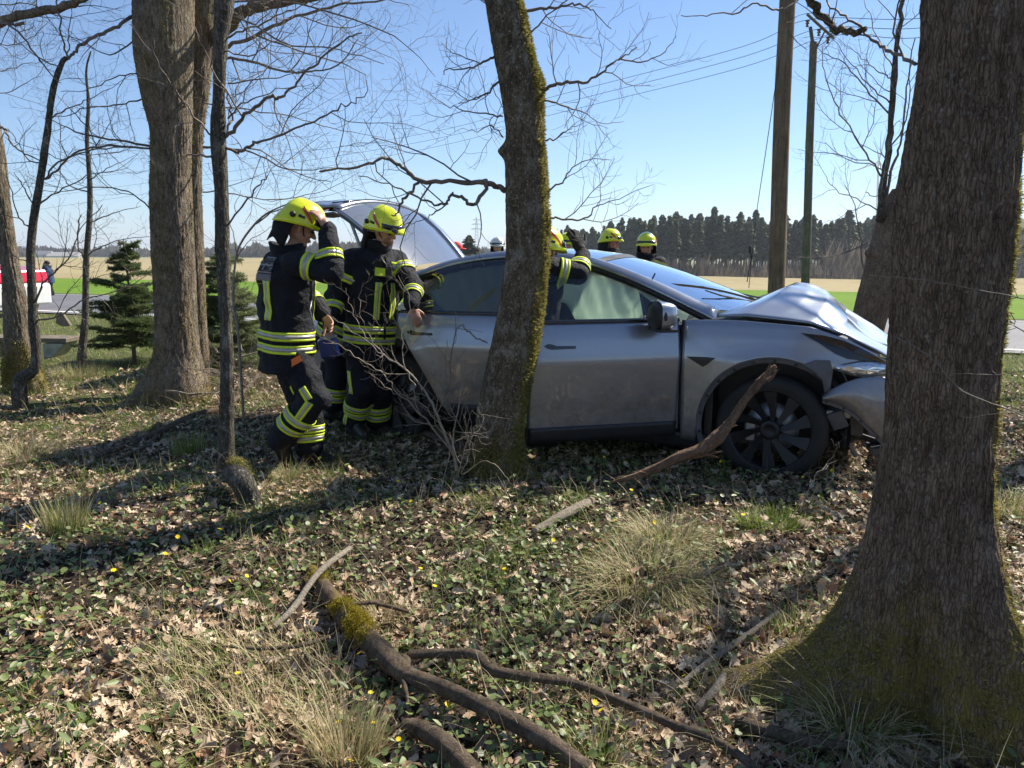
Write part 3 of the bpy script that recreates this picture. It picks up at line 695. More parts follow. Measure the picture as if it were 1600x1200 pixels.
LS = [([(352, 214, 4.3), (375, 190, 4.28), (401, 165, 4.25), (423, 150, 4.2), (436, 154, 4.2), (453, 143, 4.2), (475, 115, 4.2), (497, 97, 4.15), (533, 65, 4.1), (566, 51, 4.1)], .0115, .004, 2, .6),
      ([(352, 230, 4.3), (371, 237, 4.3), (388, 232, 4.25), (401, 221, 4.2), (432, 213, 4.2), (464, 199, 4.2), (490, 191, 4.15), (529, 171, 4.1), (551, 160, 4.1), (570, 148, 4.1), (573, 125, 4.1)], .010, .002, 2, .6),
      ([(353, 212, 4.3), (361, 188, 4.3), (361, 171, 4.3), (356, 155, 4.3), (349, 138, 4.3)], .008, .004, 1, .5),
      ([(333, 214, 4.3), (308, 188, 4.3), (295, 168, 4.3), (280, 150, 4.3)], .007, .005, 1, .3),
      ([(335, 248, 4.3), (310, 242, 4.3), (285, 243, 4.3)], .008, .005, 0, .3),
      ([(357, 350, 4.3), (385, 315, 4.3), (400, 295, 4.3), (418, 275, 4.3)], .007, .004, 0, .3),
      ([(356, 185, 4.3), (385, 160, 4.2), (430, 140, 4.1), (490, 130, 4.1)], .006, .0015, 2, .7),
      ([(352, 60, 4.3), (385, 45, 4.2), (430, 25, 4.1), (480, 5, 4.1)], .007, .003, 2, .6),
      ([(350, 80, 4.3), (385, 85, 4.2), (430, 62, 4.1), (470, 40, 4.1)], .006, .0015, 2, .7),
      ([(356, 130, 4.3), (400, 125, 4.2), (450, 118, 4.1), (500, 95, 4.1)], .0055, .0015, 2, .8),
      ([(357, 480, 4.3), (385, 462, 4.35), (400, 440, 4.4)], .003, .001, 0, .6),
      ([(388, 760, 4.2), (375, 735, 4.0), (362, 700, 3.95)], .003, .001, 0, .6)]
for i, (pts, r0, r1, lev, kd) in enumerate(LS): limb(tS, pts, r0, r1, lev, 500+i, kids=kd, up=.02)
rel_all(tS)
# --- saplings on the left
def sapling(name, label, pts, rad, limbs, seed, mat=M_BARKS, group=None):
    root = empty(name, onground(*P(*pts[0])[:2]), 0, label, 'tree', group)
    stem(root, pts, np.array(rad), mat, seed=seed, sides=10)
    for i, (q, r0, r1, lev, kd) in enumerate(limbs): limb(root, q, r0, r1, lev, seed*50+i, kids=kd, up=.08)
    rel_all(root); return root
sapling('slender_sapling', 'slender grey sapling with a swollen reddish foot right of the leftmost tree',
    [(33, 640, 7.1), (30, 612, 7.1), (33, 592, 7.1), (47, 583, 7.1), (56, 570, 7.1), (56, 540, 7.1), (52, 500, 7.1), (50, 450, 7.1), (48, 395, 7.1), (53, 340, 7.1), (64, 275, 7.1), (74, 205, 7.1), (83, 140, 7.1), (96, 100, 7.1), (104, 90, 7.1)],
    [.075, .07, .065, .055, .045, .045, .044, .04, .038, .036, .033, .03, .027, .024, .02],
    [([(104, 92, 7.1), (97, 55, 7.1), (91, 10, 7.1), (88, -20, 7.1)], .009, .006, 1, .3), ([(106, 92, 7.1), (108, 60, 7.1), (112, 12, 7.1)], .008, .004, 1, .4),
     ([(56, 470, 7.1), (70, 440, 7), (85, 425, 7), (110, 400, 6.9), (125, 360, 6.8), (160, 320, 6.8)], .011, .003, 1, .7),
     ([(60, 500, 7.1), (90, 495, 7.0), (130, 470, 6.9), (180, 455, 6.8), (230, 430, 6.7)], .010, .003, 1, .5),
     ([(70, 280, 7.1), (90, 265, 7), (120, 240, 6.9), (170, 232, 6.8), (232, 232, 6.7)], .011, .004, 1, .6),
     ([(60, 320, 7.1), (90, 300, 7), (140, 275, 6.9), (200, 262, 6.8)], .009, .002, 2, .6),
     ([(78, 185, 7.1), (110, 168, 7), (150, 150, 6.9), (215, 112, 6.8)], .009, .002, 2, .6),
     ([(52, 360, 7.1), (30, 340, 7), (15, 290, 7), (5, 235, 7)], .009, .003, 1, .6),
     ([(57, 330, 7.1), (40, 300, 7), (30, 280, 7), (22, 270, 7)], .008, .003, 1, .6),
     ([(66, 255, 7.1), (45, 250, 7.1), (28, 225, 7.1), (12, 200, 7.1)], .008, .003, 1, .6),
     ([(93, 105, 7.1), (60, 90, 7.1), (30, 65, 7.1), (5, 30, 7.1)], .007, .002, 2, .8),
     ([(50, 410, 7.1), (20, 400, 7), (0, 380, 6.9)], .006, .002, 1, .6)], 61)
sapling('slender_sapling', 'dark straight sapling standing left of the spruce beside the concrete bench',
    [(128, 560, 9.6), (129, 540, 9.6), (133, 500, 9.6), (134, 450, 9.6), (135, 400, 9.6), (140, 340, 9.6), (140, 280, 9.6), (136, 220, 9.6), (138, 160, 9.6), (135, 110, 9.6), (142, 80, 9.6)],
    [.06, .05, .042, .040, .038, .035, .03, .025, .02, .013, .008],
    [([(135, 400, 9.6), (160, 385, 9.5), (190, 375, 9.4), (240, 370, 9.3)], .011, .003, 1, .7), ([(136, 350, 9.6), (170, 335, 9.4), (220, 322, 9.3)], .010, .003, 2, .6),
     ([(135, 410, 9.6), (122, 385, 9.5), (123, 350, 9.5), (128, 335, 9.5)], .012, .006, 0, .4), ([(138, 300, 9.6), (110, 290, 9.5), (90, 265, 9.4), (60, 250, 9.4)], .010, .002, 2, .6),
     ([(140, 280, 9.6), (170, 262, 9.5), (215, 240, 9.4)], .010, .002, 2, .7), ([(137, 440, 9.6), (160, 430, 9.5), (190, 425, 9.4)], .007, .002, 1, .6),
     ([(137, 490, 9.6), (145, 483, 9.6), (146, 470, 9.6)], .007, .003, 0, .5), ([(136, 240, 9.6), (165, 205, 9.5), (185, 150, 9.5)], .009, .002, 1, .7),
     ([(137, 200, 9.6), (110, 170, 9.5), (70, 130, 9.5)], .009, .002, 2, .7)], 62)
sapling('slender_sapling', 'pale slanting sapling with bare shoots between the crooked sapling and the left firefighter',
    [(372, 520, 6.4), (365, 480, 6.4), (366, 430, 6.4), (372, 390, 6.4), (390, 360, 6.4), (415, 335, 6.4), (450, 318, 6.4)],
    [.012, .011, .010, .009, .009, .008, .005],
    [([(366, 420, 6.4), (375, 395, 6.4), (395, 372, 6.4), (430, 352, 6.4)], .006, .002, 1, .6), ([(400, 350, 6.4), (430, 330, 6.4), (480, 318, 6.3), (540, 312, 6.3)], .008, .002, 2, .6), ([(372, 400, 6.4), (360, 350, 6.4), (330, 320, 6.4)], .005, .002, 1, .6)], 63, mat=M_TWIGL)
# hanging twig at the top and the low twigs at the right edge belong to the trees beside them
limb(tB, [(1064, 24, 6.6), (1100, 24, 6.6), (1130, 20, 6.6), (1150, 21, 6.6), (1178, 6, 6.6), (1207, 14, 6.7), (1226, 14, 6.8), (1250, -2, 6.9), (1300, -40, 7.1), (1400, -60, 7.2)], .004, .014, 1, 91, kids=.25)
for c in children(tB):
    if c.matrix_parent_inverse == Matrix(): rel(c, tB)
for i, (pts, r0) in enumerate([([(1650, 330, 5), (1610, 320, 5), (1585, 322, 5)], .006), ([(1660, 420, 5), (1615, 410, 5), (1575, 418, 5)], .006), ([(1650, 560, 4), (1600, 520, 4), (1575, 480, 4)], .005), ([(1660, 700, 3.8), (1610, 650, 3.8), (1560, 630, 3.9)], .005), ([(1650, 355, 5.5), (1600, 385, 5.5), (1572, 430, 5.5)], .005)]):
    root = empty('bramble_shoot', onground(2.9+.1*i, 4.4+.1*i), 0, 'bare dark bramble shoots reaching in from the right edge', 'shrub', 'bramble shoots at the right edge') if i == 0 else root
    limb(root, pts, r0, .002, 1, 950+i, kids=.5, name='stem')
rel_all(root)
# --- a few bare trees out of the frame to the right and behind, whose shade lies on the ground
for i, (x0, y0, rr_) in enumerate([(6.2, 7.2, .17), (9.4, 9.6, .2), (4.8, 2.9, .12)]):
    root = empty('bare_tree', onground(x0, y0), 0, ['bare tree outside the picture behind the big right trunk', 'bare tree outside the picture farthest to the right', 'thin bare tree outside the picture nearest to the right edge'][i], 'tree', 'trees beyond the right edge')
    mb = MB(); mb.tube([[x0+.1*k, y0, -.2+k*.8] for k in range(11)], np.linspace(rr_, .04, 11), 16); mb.build('trunk', M_BARKL, root, smooth=True)
    crown(root, (x0+.3, y0, 2.6), rr_, 71+i, n=8, L=2.6, zs=(0, 4.5), lev=1, kids=.5); rel_all(root)

# the edge of the wood behind the photographer (it mirrors in the windows and the paint)
bt_ = [o for o in bpy.data.objects if o.name.startswith('bare_tree') and o.parent is None][0]
for i, (x0, y0, s_) in enumerate([(-3.5, -3.5, 1), (-.5, -6, 1.2), (2.6, -4.2, .9), (5.5, -7, 1.2), (-6.5, -6.5, 1.2), (-9, -2.5, 1.1), (8.5, -3, 1), (1.2, -10, 1.4), (-4, -11, 1.4), (-11, 2.5, 1.1)]):
    c = copy_tree(bt_); c['label'] = 'bare tree at the wood edge behind the viewpoint'; c['group'] = 'trees behind the viewpoint'; c.location = (x0, y0, 0); c.scale = (s_,)*3; c.rotation_euler = (0, 0, i*1.7)
# ================================================================ GROUND COVER
M_LEAF = island_mat('dead_leaf', [(0, (.11, .065, .038)), (.2, (.25, .165, .10)), (.45, (.43, .31, .20)), (.7, (.56, .435, .30)), (.88, (.66, .55, .41)), (1, (.32, .14, .065))], .62, .12, sc=45, var=.3, spec=.35)
M_CEL = island_mat('celandine_leaf', [(0, (.065, .10, .03)), (.5, (.13, .18, .055)), (1, (.23, .28, .09))], .48, .25, sc=70, var=.25, spec=.5)
M_GRASS = island_mat('grass_blade', [(0, (.07, .13, .018)), (.5, (.15, .23, .03)), (.85, (.25, .32, .055)), (1, (.42, .38, .15))], .5, .35, sc=30, var=.2, spec=.35)
M_STRAW = island_mat('straw_blade', [(0, (.28, .22, .11)), (.4, (.50, .41, .23)), (.8, (.66, .57, .36)), (1, (.24, .27, .09))], .6, .3, sc=30, var=.25, spec=.3)
M_PETAL = simple('yellow_petal', (.85, .62, .01), .4, var=.08, sc=40)
M_GTWIG = island_mat('ground_twig', [(0, (.07, .05, .035)), (.5, (.17, .13, .09)), (1, (.34, .28, .20))], .8, 0, sc=50, var=.3)
def nH(x, y): return H(x, y)
def slope_R(x, y, az, tilt, roll):
    e = .03; gx = (H(x+e, y)-H(x-e, y))/(2*e); gy = (H(x, y+e)-H(x, y-e))/(2*e)
    n = np.stack([-gx, -gy, np.ones_like(gx)], 1); n /= np.linalg.norm(n, axis=1, keepdims=True)
    t = np.cross(np.array([0, 1., 0]), n); t /= np.linalg.norm(t, axis=1, keepdims=True); b = np.cross(n, t)
    return np.stack([t, b, n], 2)@rots(az, tilt, roll)
def in_view(y0, y1, n, g, pad=.6, power=1.0, back=0):
    """points spread over the visible wedge of ground"""
    y = y0+(y1-y0)*g.random(n)**power; hw = y*.74+pad; x = g.uniform(-1, 1, n)*hw; return x, y
def cel_mask(x, y):
    a = fbm(x*.9+2, y*.9+1, 0, 3, 61)
    m = sstep(.54, .62, a)
    m = np.maximum(m, sstep(.75, .35, ((x+.05)/.75)**2+((y-2.45)/.42)**2)*.95)
    m = np.maximum(m, sstep(1, .5, ((x-.35)/.8)**2+((y-3.5)/.6)**2)*.9)
    return m*sstep(7.5, 5.5, y)
def gr_mask(x, y):
    return sstep(.52, .62, fbm(x*.7+9, y*.7+4, 0, 3, 71))
g = np.random.default_rng(21)
# oak leaf outline (length 1 along x)
lobes = [(-.5, .03), (-.36, .10), (-.26, .20), (-.17, .10), (-.04, .27), (.06, .13), (.19, .30), (.29, .15), (.40, .19), (.5, .04)]
def leafT(w=1.0, rough=0.0, seed=0):
    gg = np.random.default_rng(seed); up = [(a+gg.normal(0, .02), b*w*(1+gg.normal(0, .15))) for a, b in lobes]
    mid = [(a, 0) for a, _ in up]; n = len(up)
    V = [(a, 0, -.015*abs(math.sin(i*1.3))) for i, (a, b) in enumerate(mid)]+[(a, b, .02+gg.normal(0, .018)) for a, b in up]+[(a, -b*(1+gg.normal(0, .1)), .02+gg.normal(0, .018)) for a, b in up]
    F = []
    for i in range(n-1):
        F += [(i, i+1, n+i+1), (i, n+i+1, n+i), (i, 2*n+i, 2*n+i+1), (i, 2*n+i+1, i+1)]
    return np.array(V), np.array(F)
VV_, FF_ = [], []; off = 0
for k in range(6):
    T, TF = leafT([1, .8, 1.25, 1.5, .9, 1.1][k], 0, k)
    n = 9800
    x, y = in_view(1.55, 9.5, n, g, .7, 1.25)
    keep = (g.random(n) > .6*cel_mask(x, y)) & (g.random(n) > .5*sstep(6.5, 9, y)) & (g.random(n) > .35*gr_mask(x, y)); x, y = x[keep], y[keep]; n = len(x)
    z = nH(x, y)+g.uniform(.002, .045, n)*g.random(n)
    R = slope_R(x, y, g.uniform(0, 6.283, n), g.normal(0, .42, n), g.normal(0, .45, n))
    s = g.uniform(.022, .078, n)
    b = (g.normal(.35, .75, n), g.normal(.5, 2.3, n))
    V, F = scatter(T, TF, np.stack([x, y, z], 1), R, s, b); VV_.append(V); FF_.append(F+off); off += len(V)
tag(arr_mesh('leaf_litter', np.concatenate(VV_), [np.concatenate(FF_)], M_LEAF), kind='stuff')
# crumbs and torn pieces of leaf
n = 26000; x, y = in_view(1.55, 8, n, g, .7, 1.25); z = nH(x, y)+g.uniform(.0, .02, n)
fr_ = [(-.5, -.1, 0), (-.1, -.35, .08), (.45, -.2, -.05), (.5, .25, .06), (0, .4, -.04), (-.4, .2, .05)]; ff_ = [(0, 1, 5), (1, 2, 4), (2, 3, 4), (1, 4, 5)]
V, F = scatter(fr_, ff_, np.stack([x, y, z], 1), slope_R(x, y, g.uniform(0, 6.283, n), g.normal(0, .5, n), g.normal(0, .5, n)), np.stack([g.uniform(.008, .035, n), g.uniform(.006, .022, n), g.uniform(.01, .03, n)], 1)); tag(arr_mesh('leaf_crumbs', V, F, M_LEAF), kind='stuff')
# celandine: round heart leaves on short stalks in patches
a = np.linspace(0, 2*math.pi, 9, endpoint=False)
hv = [(0, 0, -.06)]+[(.5*math.cos(t)*(1-.25*(abs(t-math.pi) < .3)), .5*math.sin(t), .05*math.cos(2*t)) for t in a]
ht = [(0, 1+i, 1+(i+1) % 9) for i in range(9)]
st = [(-.08, -.015, -.02), (-.08, .015, -.02), (-.9, 0, -1.3)]
T = np.array(hv+st); TF = np.array(ht+[(10, 11, 12)])
n = 27000; x, y = in_view(1.55, 7.5, n, g, .6, 1.3); k = g.random(n) < cel_mask(x, y)*(.35+.65*vnoise(x*7, y*7, 0, 5)); x, y = x[k], y[k]
x2, y2 = in_view(1.55, 8, 3500, g, .6, 1.2); x = np.concatenate([x, x2]); y = np.concatenate([y, y2]); n = len(x)
z = nH(x, y)+g.uniform(.02, .055, n)
R = slope_R(x, y, g.uniform(0, 6.283, n), g.normal(0, .35, n), g.normal(0, .35, n)); s = g.uniform(.014, .030, n)
V, F = scatter(T, TF, np.stack([x, y, z], 1), R, s); tag(arr_mesh('celandine_leaves', V, F, M_CEL), kind='stuff')
# serrated nettle / ground elder leaves, brighter
n = 5200; x, y = in_view(1.6, 7, n, g, .6, 1.2); k = (g.random(n) < .35+.6*cel_mask(x+3, y)); x, y = x[k], y[k]; n = len(x)
pv = [(0, 0, .0), (.25, .16, .04), (.6, .2, .04), (1, 0, -.08), (.6, -.2, .04), (.25, -.16, .04), (.5, 0, -.02)]
pf = [(0, 1, 6), (1, 2, 6), (2, 3, 6), (3, 4, 6), (4, 5, 6), (5, 0, 6)]
R = rots(g.uniform(0, 6.283, n), g.normal(-.25, .3, n), g.normal(0, .4, n)); z = nH(x, y)+g.uniform(.02, .08, n)
V, F = scatter(pv, pf, np.stack([x, y, z], 1), R, g.uniform(.03, .06, n)); tag(arr_mesh('herb_leaves', V, F, M_CEL), kind='stuff')
# flowers
pt = []; pfc = []
for i in range(8):
    t = i*math.pi/4; c, s_ = math.cos(t), math.sin(t); b0 = len(pt)
    pt += [(0, 0, 0), (c*.3-s_*.12, s_*.3+c*.12, .06), (c*.5, s_*.5, .05), (c*.3+s_*.12, s_*.3-c*.12, .06)]; pfc += [(b0, b0+1, b0+2), (b0, b0+2, b0+3)]
n = 700; x, y = in_view(1.7, 6, n, g, .4, 1.1); k = g.random(n) < .08+.3*cel_mask(x, y); x, y = x[k], y[k]; n = len(x)
z = nH(x, y)+g.uniform(.05, .09, n); V, F = scatter(pt, pfc, np.stack([x, y, z], 1), rots(g.uniform(0, 6, n), g.normal(0, .4, n), g.normal(-.2, .4, n)), g.uniform(.018, .03, n))
tag(arr_mesh('celandine_flowers', V, F, M_PETAL), kind='stuff')
# grass blades
def blades(x, y, L, wd, g, spread=.5, droop=.5, az=None, seg=3, z0=0):
    n = len(x); az = g.uniform(0, 6.283, n) if az is None else az; tl = np.abs(g.normal(0, spread, n))
    p = np.stack([x, y, nH(x, y)-.008+z0], 1); d = np.stack([np.cos(az)*np.sin(tl), np.sin(az)*np.sin(tl), np.cos(tl)], 1)
    sd = np.stack([-np.sin(az+g.normal(0, .8, n)), np.cos(az), 0*az], 1); dr = droop*g.uniform(.3, 1.6, n)[:, None]*np.stack([np.cos(az)*.7, np.sin(az)*.7, -1+0*az], 1)
    V = []
    for i in range(seg+1):
        t = i/seg; c = p+d*(L*t)[:, None]+dr*(L*t*t)[:, None]*.7; w = (wd*(1-t)**.7 if i < seg else wd*0)
        if i < seg: V += [c-sd*w[:, None], c+sd*w[:, None]]
        else: V += [c]
    k = len(V); V = np.stack(V, 1); F = []
    for i in range(seg-1): F += [(2*i, 2*i+1, 2*i+3), (2*i, 2*i+3, 2*i+2)]
    F += [(2*seg-2, 2*seg-1, 2*seg)]
    V[:, :, 2] = np.maximum(V[:, :, 2], (nH(x, y)-.01)[:, None])
    FF = (np.array(F)[None]+(np.arange(n)*k)[:, None, None]).reshape(-1, 3); return V.reshape(-1, 3), FF
# loose clumps of green grass
cx, cy = in_view(1.7, 11.5, 4600, g, .7, 1.15); k = g.random(4600) < .22+.78*gr_mask(cx, cy)+.5*sstep(6, 8, cy)*(cx < -1.5); cx, cy = cx[k], cy[k]
m_ = g.integers(8, 30, len(cx)); X = np.repeat(cx, m_)+g.normal(0, .035, m_.sum()); Y = np.repeat(cy, m_)+g.normal(0, .035, m_.sum())
V, F = blades(X, Y, g.uniform(.03, .14, len(X)), g.uniform(.0013, .0032, len(X)), g, .5, .45); tag(arr_mesh('grass', V, F, M_GRASS), kind='stuff')
# meadow verge
n = 60000; y = g.uniform(6.5, 21, n); x = g.uniform(-1, 1, n)*(y*.74+1); u, v = uv_of(x, y); k = (v > 7.6+.9*fbm(x, y, 0, 2, 3)) & (v < 12.98) & (g.random(n) < np.clip(9/y, 0, 1)); x, y = x[k], y[k]; n = len(x)
V, F = blades(x, y, g.uniform(.05, .16, n), g.uniform(.003, .006, n), g, .5, .4, seg=2); tag(arr_mesh('verge_grass', V, F, M_GRASS), kind='stuff')
n = 16000; y = g.uniform(5.5, 18, n); x = g.uniform(-1, 1, n)*(y*.74+1); u, v = uv_of(x, y); k = (v > 5.5) & (v < 12.9) & (gr_mask(x, y)+.5*(x < -2) > g.random(n)); x, y = x[k], y[k]; n = len(x)
V, F = blades(x, y, g.uniform(.08, .3, n), g.uniform(.002, .0045, n), g, .6, .5, seg=3); tag(arr_mesh('dry_verge_grass', V, F, M_STRAW), kind='stuff')
# dry stalks lying about
n = 22000; x, y = in_view(1.6, 9, n, g, .7, 1.2); k = g.random(n) < .15+1.1*sstep(.45, .75, vnoise(x*1.7, y*1.7, 0, 88))+.5*(x < -1.5)*(y > 4.5); x, y = x[k], y[k]; n = len(x)
V, F = blades(x, y, g.uniform(.08, .3, n), g.uniform(.0008, .0018, n), g, 1.15, .35); tag(arr_mesh('dry_stalks', V, F, M_STRAW), kind='stuff')
# dead twigs and bark bits on the litter
mb = MB()
for i in range(900):
    x0, y0 = in_view(1.6, 8.5, 1, g, .6, 1.1); x0, y0 = x0[0], y0[0]; a0 = g.uniform(0, 6.28); L = g.uniform(.06, .45); p = []
    q = np.array([x0, y0]); a_ = a0
    for j in range(5):
        p.append([q[0], q[1], float(H(q[0], q[1]))+g.uniform(.008, .035)]); a_ += g.normal(0, .28); q = q+np.array([math.cos(a_), math.sin(a_)])*L/4
    v_, f_ = tube_arr(p, np.linspace(g.uniform(.0014, .0048), .001, 5), 4, False); mb.add(v_, f_)
tag(mb.build('fallen_twigs', M_GTWIG), kind='stuff')
# distinct tussocks
def tussock(px, py, R, L, n, label, dry=.8, spread=.75, droop=.8, seed=1, wind=None, wd=(.0012, .0026)):
    c = G(px, py); gg = np.random.default_rng(seed); root = empty('grass_tussock', c, 0, label, 'grass tussock', 'grass tussocks on the litter')
    rr_ = R*np.sqrt(gg.random(n)); t = gg.uniform(0, 6.283, n); x = c[0]+rr_*np.cos(t); y = c[1]+rr_*np.sin(t)*.8
    az = t+gg.normal(0, .5, n)
    if wind is not None: az = wind+gg.normal(0, .8, n)
    V, F = blades(x, y, gg.uniform(.45, 1, n)*L, gg.uniform(*wd, n), gg, spread, droop, az, 4)
    nd = int(n*dry); k = 7+2; q = np.arange(len(F)); inst = F[:, 0]//9
    a_ = F[inst < nd]; b_ = F[inst >= nd]
    for nm, f_, mt in (('dry_blades', a_, M_STRAW), ('green_blades', b_, M_GRASS)):
        if len(f_):
            u_, inv = np.unique(f_, return_inverse=True); o = arr_mesh(nm, V[u_], inv.reshape(-1, 3), mt, root); rel(o, root); tag(o, kind='stuff')
    return root
tussock(102, 832, .10, .26, 420, 'upright pale grass tussock with a green base on the left of the litter', .6, .25, .12, 1)
tussock(1010, 905, .25, .30, 1400, 'large drooping straw tussock right of centre below the car', .82, 1.05, .9, 2)
tussock(1040, 850, .16, .28, 900, 'ragged straw tussock just behind the large drooping one', .85, .8, .8, 3)
tussock(400, 1085, .34, .30, 1300, 'flattened straw tussock at the bottom left of the mossy log', .92, 1.35, .6, 4, wind=2.6)
tussock(1335, 1150, .09, .36, 420, 'shaded drooping tussock in the hollow of the big tree root', .7, .7, .9, 5)
tussock(1200, 825, .16, .16, 500, 'bright green grass clump in front of the front wheel', .08, .45, .45, 6, wd=(.002, .004))
tussock(40, 715, .3, .3, 900, 'wide straw tussock at the left edge behind the upright one', .9, .9, .7, 7)
tussock(295, 712, .12, .24, 420, 'green rushy tussock left of the crooked sapling', .25, .2, .1, 8)
tussock(1240, 985, .08, .15, 260, 'small green tuft beside the long mossy root', .3, .5, .5, 9)
tussock(600, 965, .08, .2, 260, 'thin straw tuft beside the moss on the fallen log', .9, .8, .6, 10)
tussock(450, 750, .08, .22, 220, 'wispy straw tuft at the boots of the left firefighter', .7, .6, .5, 11)
tussock(930, 1195, .10, .2, 300, 'yellow green tuft at the bottom edge between the log limbs', .5, .6, .7, 12)
tussock(120, 590, .3, .3, 700, 'straw tussock beside the foot of the leftmost tree', .7, .5, .4, 13)
tussock(1560, 800, .2, .3, 700, 'grass tuft right of the big trunk', .6, .7, .6, 14)
tussock(290, 1040, .12, .12, 300, 'low green tuft among leaves at the lower left', .15, .7, .5, 15, wd=(.002, .0035))
tussock(540, 1190, .10, .26, 500, 'brown seed stalk tuft at the bottom edge left of the log', .95, .35, .25, 16)
# --- fallen wood
def woodlog(name, label, cat, pts, rad, mat, lift=.6, up=.025, seed=1, group=None, moss=None, arms=(), sides=14, jag=True):
    root = empty(name, G(*pts[0][:2]), 0, label, cat, group)
    def one(pts, rad, nm, sd, mossy=True):
        q = []
        for p_, r_ in zip(pts, rad):
            w = G(p_[0], p_[1]+r_*FPX/ max(.1, np.linalg.norm(G(p_[0], p_[1])[:2]))*.5); dz = p_[2] if len(p_) > 2 else 0
            q.append([w[0], w[1], float(H(w[0], w[1]))+r_*lift+dz+up])
        n = len(q)*8; t = np.linspace(0, 1, len(q)); c = catmull(q, n); r2 = np.interp(np.linspace(0, 1, n), t, rad)
        V, f = tube_arr(c, r2, sides)
        rr2 = np.repeat(r2, sides)[:, None]; ctr = np.repeat(c, sides, 0)
        an = np.tile(np.arange(sides), n)*2*math.pi/sides; ln = np.repeat(np.arange(n), sides)*.11
        k = .84+.35*fbm(np.cos(an)*1.6, np.sin(an)*1.6, ln*3, 3, sd)+.16*(vnoise(np.cos(an)*4, np.sin(an)*4, ln*1.2, sd+2)-.5)
        V = ctr+(V-ctr)*k[:, None]
        mw = np.zeros(len(V))
        tt_ = np.repeat(np.linspace(0, 1, n), sides)+.05*(vnoise(V[:, 0]*25, V[:, 1]*25, V[:, 2]*25, 3)-.5)
        if moss and mossy: mw = sstep(.0, .5, (V-ctr)[:, 2]/rr2[:, 0]+.15)*np.clip(sstep(.09, .05, tt_)+sstep(.14, .17, tt_)*sstep(.33, .28, tt_), 0, 1)
        o = arr_mesh(nm, V, [np.array([x_ for x_ in f if len(x_) == 4])], mat, root, smooth=True, attrs={'moss': mw}); rel(o, root)
        for e_, sg in ((0, -1), (n-1, 1)):
            rg = V[e_*sides:(e_+1)*sides]; cc_ = rg.mean(0); dd_ = nrm(c[e_]-c[e_-sg]); cap = MB()
            gg_ = np.random.default_rng(sd+e_); lf = gg_.uniform(-.3, .8, sides)[:, None]*r2[e_]
            cap.add(np.vstack([rg, cc_+(rg-cc_)*.55+dd_*lf, [cc_+dd_*r2[e_]*.3]]), [(k_, (k_+1) % sides, sides+(k_+1) % sides, sides+k_) for k_ in range(sides)]+[(sides+k_, sides+(k_+1) % sides, 2*sides) for k_ in range(sides)])
            rel(cap.build('broken_end', M_WOODIN, root), root)
        return V, mw
    V, mw = one(pts, rad, 'log' if cat == 'log' else 'stick', seed)
    if moss:
        gg = np.random.default_rng(seed); w = mw*(fbm(V[:, 0]*18, V[:, 1]*18, 0, 2, 3) > .53); cnt = 11000; id_ = gg.choice(len(V), cnt, p=w/w.sum()); p = V[id_]+gg.normal(0, .011, (cnt, 3))
        d = gg.normal(0, .5, (cnt, 3))+np.array([0, 0, .8]); d /= np.linalg.norm(d, axis=1, keepdims=True); s_ = np.cross(d, gg.normal(0, 1, d.shape)); s_ /= np.linalg.norm(s_, axis=1, keepdims=True)
        T = np.stack([p-s_*.0016, p+s_*.0016, p+d*gg.uniform(.006, .013, (cnt, 1))], 1).reshape(-1, 3); o = arr_mesh('moss', T, np.arange(3*cnt).reshape(-1, 3), M_MOSSY, root); tag(o, kind='stuff'); rel(o, root)
    for i, (ap, ar) in enumerate(arms): one(ap, ar, 'limb', seed+5+i, False)
    return root
M_WOODIN = simple('torn_wood', (.45, .33, .19), .8, var=.3, sc=30, bmp=.4, kind='Position')
M_MOSSY = island_mat('golden_moss', [(0, (.17, .13, .018)), (.5, (.33, .26, .03)), (1, (.50, .41, .06))], .9, .3, sc=25, var=.35, spec=.1)
M_LOG = bark_mat('rotten_wood', (.075, .055, .038), (.25, .19, .135), lichen=(.33, .30, .24), lich=.25, moss=(.24, .19, .025), zs=.6, sc=26, fis=190, fz=.6, fdep=.12, spots=.2)
M_STICK = bark_mat('grey_stick', (.26, .21, .16), (.52, .46, .37), lichen=(.45, .43, .38), lich=.3, zs=1, sc=40, fis=220, fz=1, fdep=.1, spots=.1)
woodlog('fallen_log', 'rotten forked log with golden moss lying across the litter at bottom centre', 'log',
    [(488, 905), (512, 940), (545, 985), (580, 1020), (610, 1050), (640, 1078, .01), (700, 1105, .02), (770, 1140, .02), (850, 1180, .01), (920, 1225)],
    [.024, .034, .042, .041, .040, .030, .026, .026, .026, .024], M_LOG, .5, .045, 3, moss=(.0, .38),
    arms=[([(640, 1052, .03), (700, 1056, .045), (745, 1062, .05), (770, 1082, .04), (820, 1090, .035), (900, 1100, .03), (980, 1128, .02), (1060, 1165, .02), (1130, 1195, .02), (1200, 1240)], [.016, .017, .019, .018, .0165, .0155, .015, .014, .013, .012]),
          ([(600, 975, .05), (570, 978, .055), (545, 985, .06), (540, 1000, .04), (520, 1017, .02), (500, 1015, .01)], [.009, .008, .008, .006, .005, .004]),
          ([(640, 983, .03), (610, 980, .045), (590, 977, .05)], [.006, .008, .009]),
          ([(515, 1020, .02), (470, 1030, .01), (410, 1035, .01), (320, 1025)], [.008, .008, .007, .003]),
          ([(635, 1060, .03), (632, 1085, .02), (638, 1115)], [.018, .014, .005])])
woodlog('fallen_branch', 'thick bare branch piece entering from the bottom edge at the centre', 'branch', [(632, 1145), (665, 1160, .01), (700, 1185, .01), (740, 1225)], [.018, .030, .031, .030], M_LOG, .5, .03, 5)
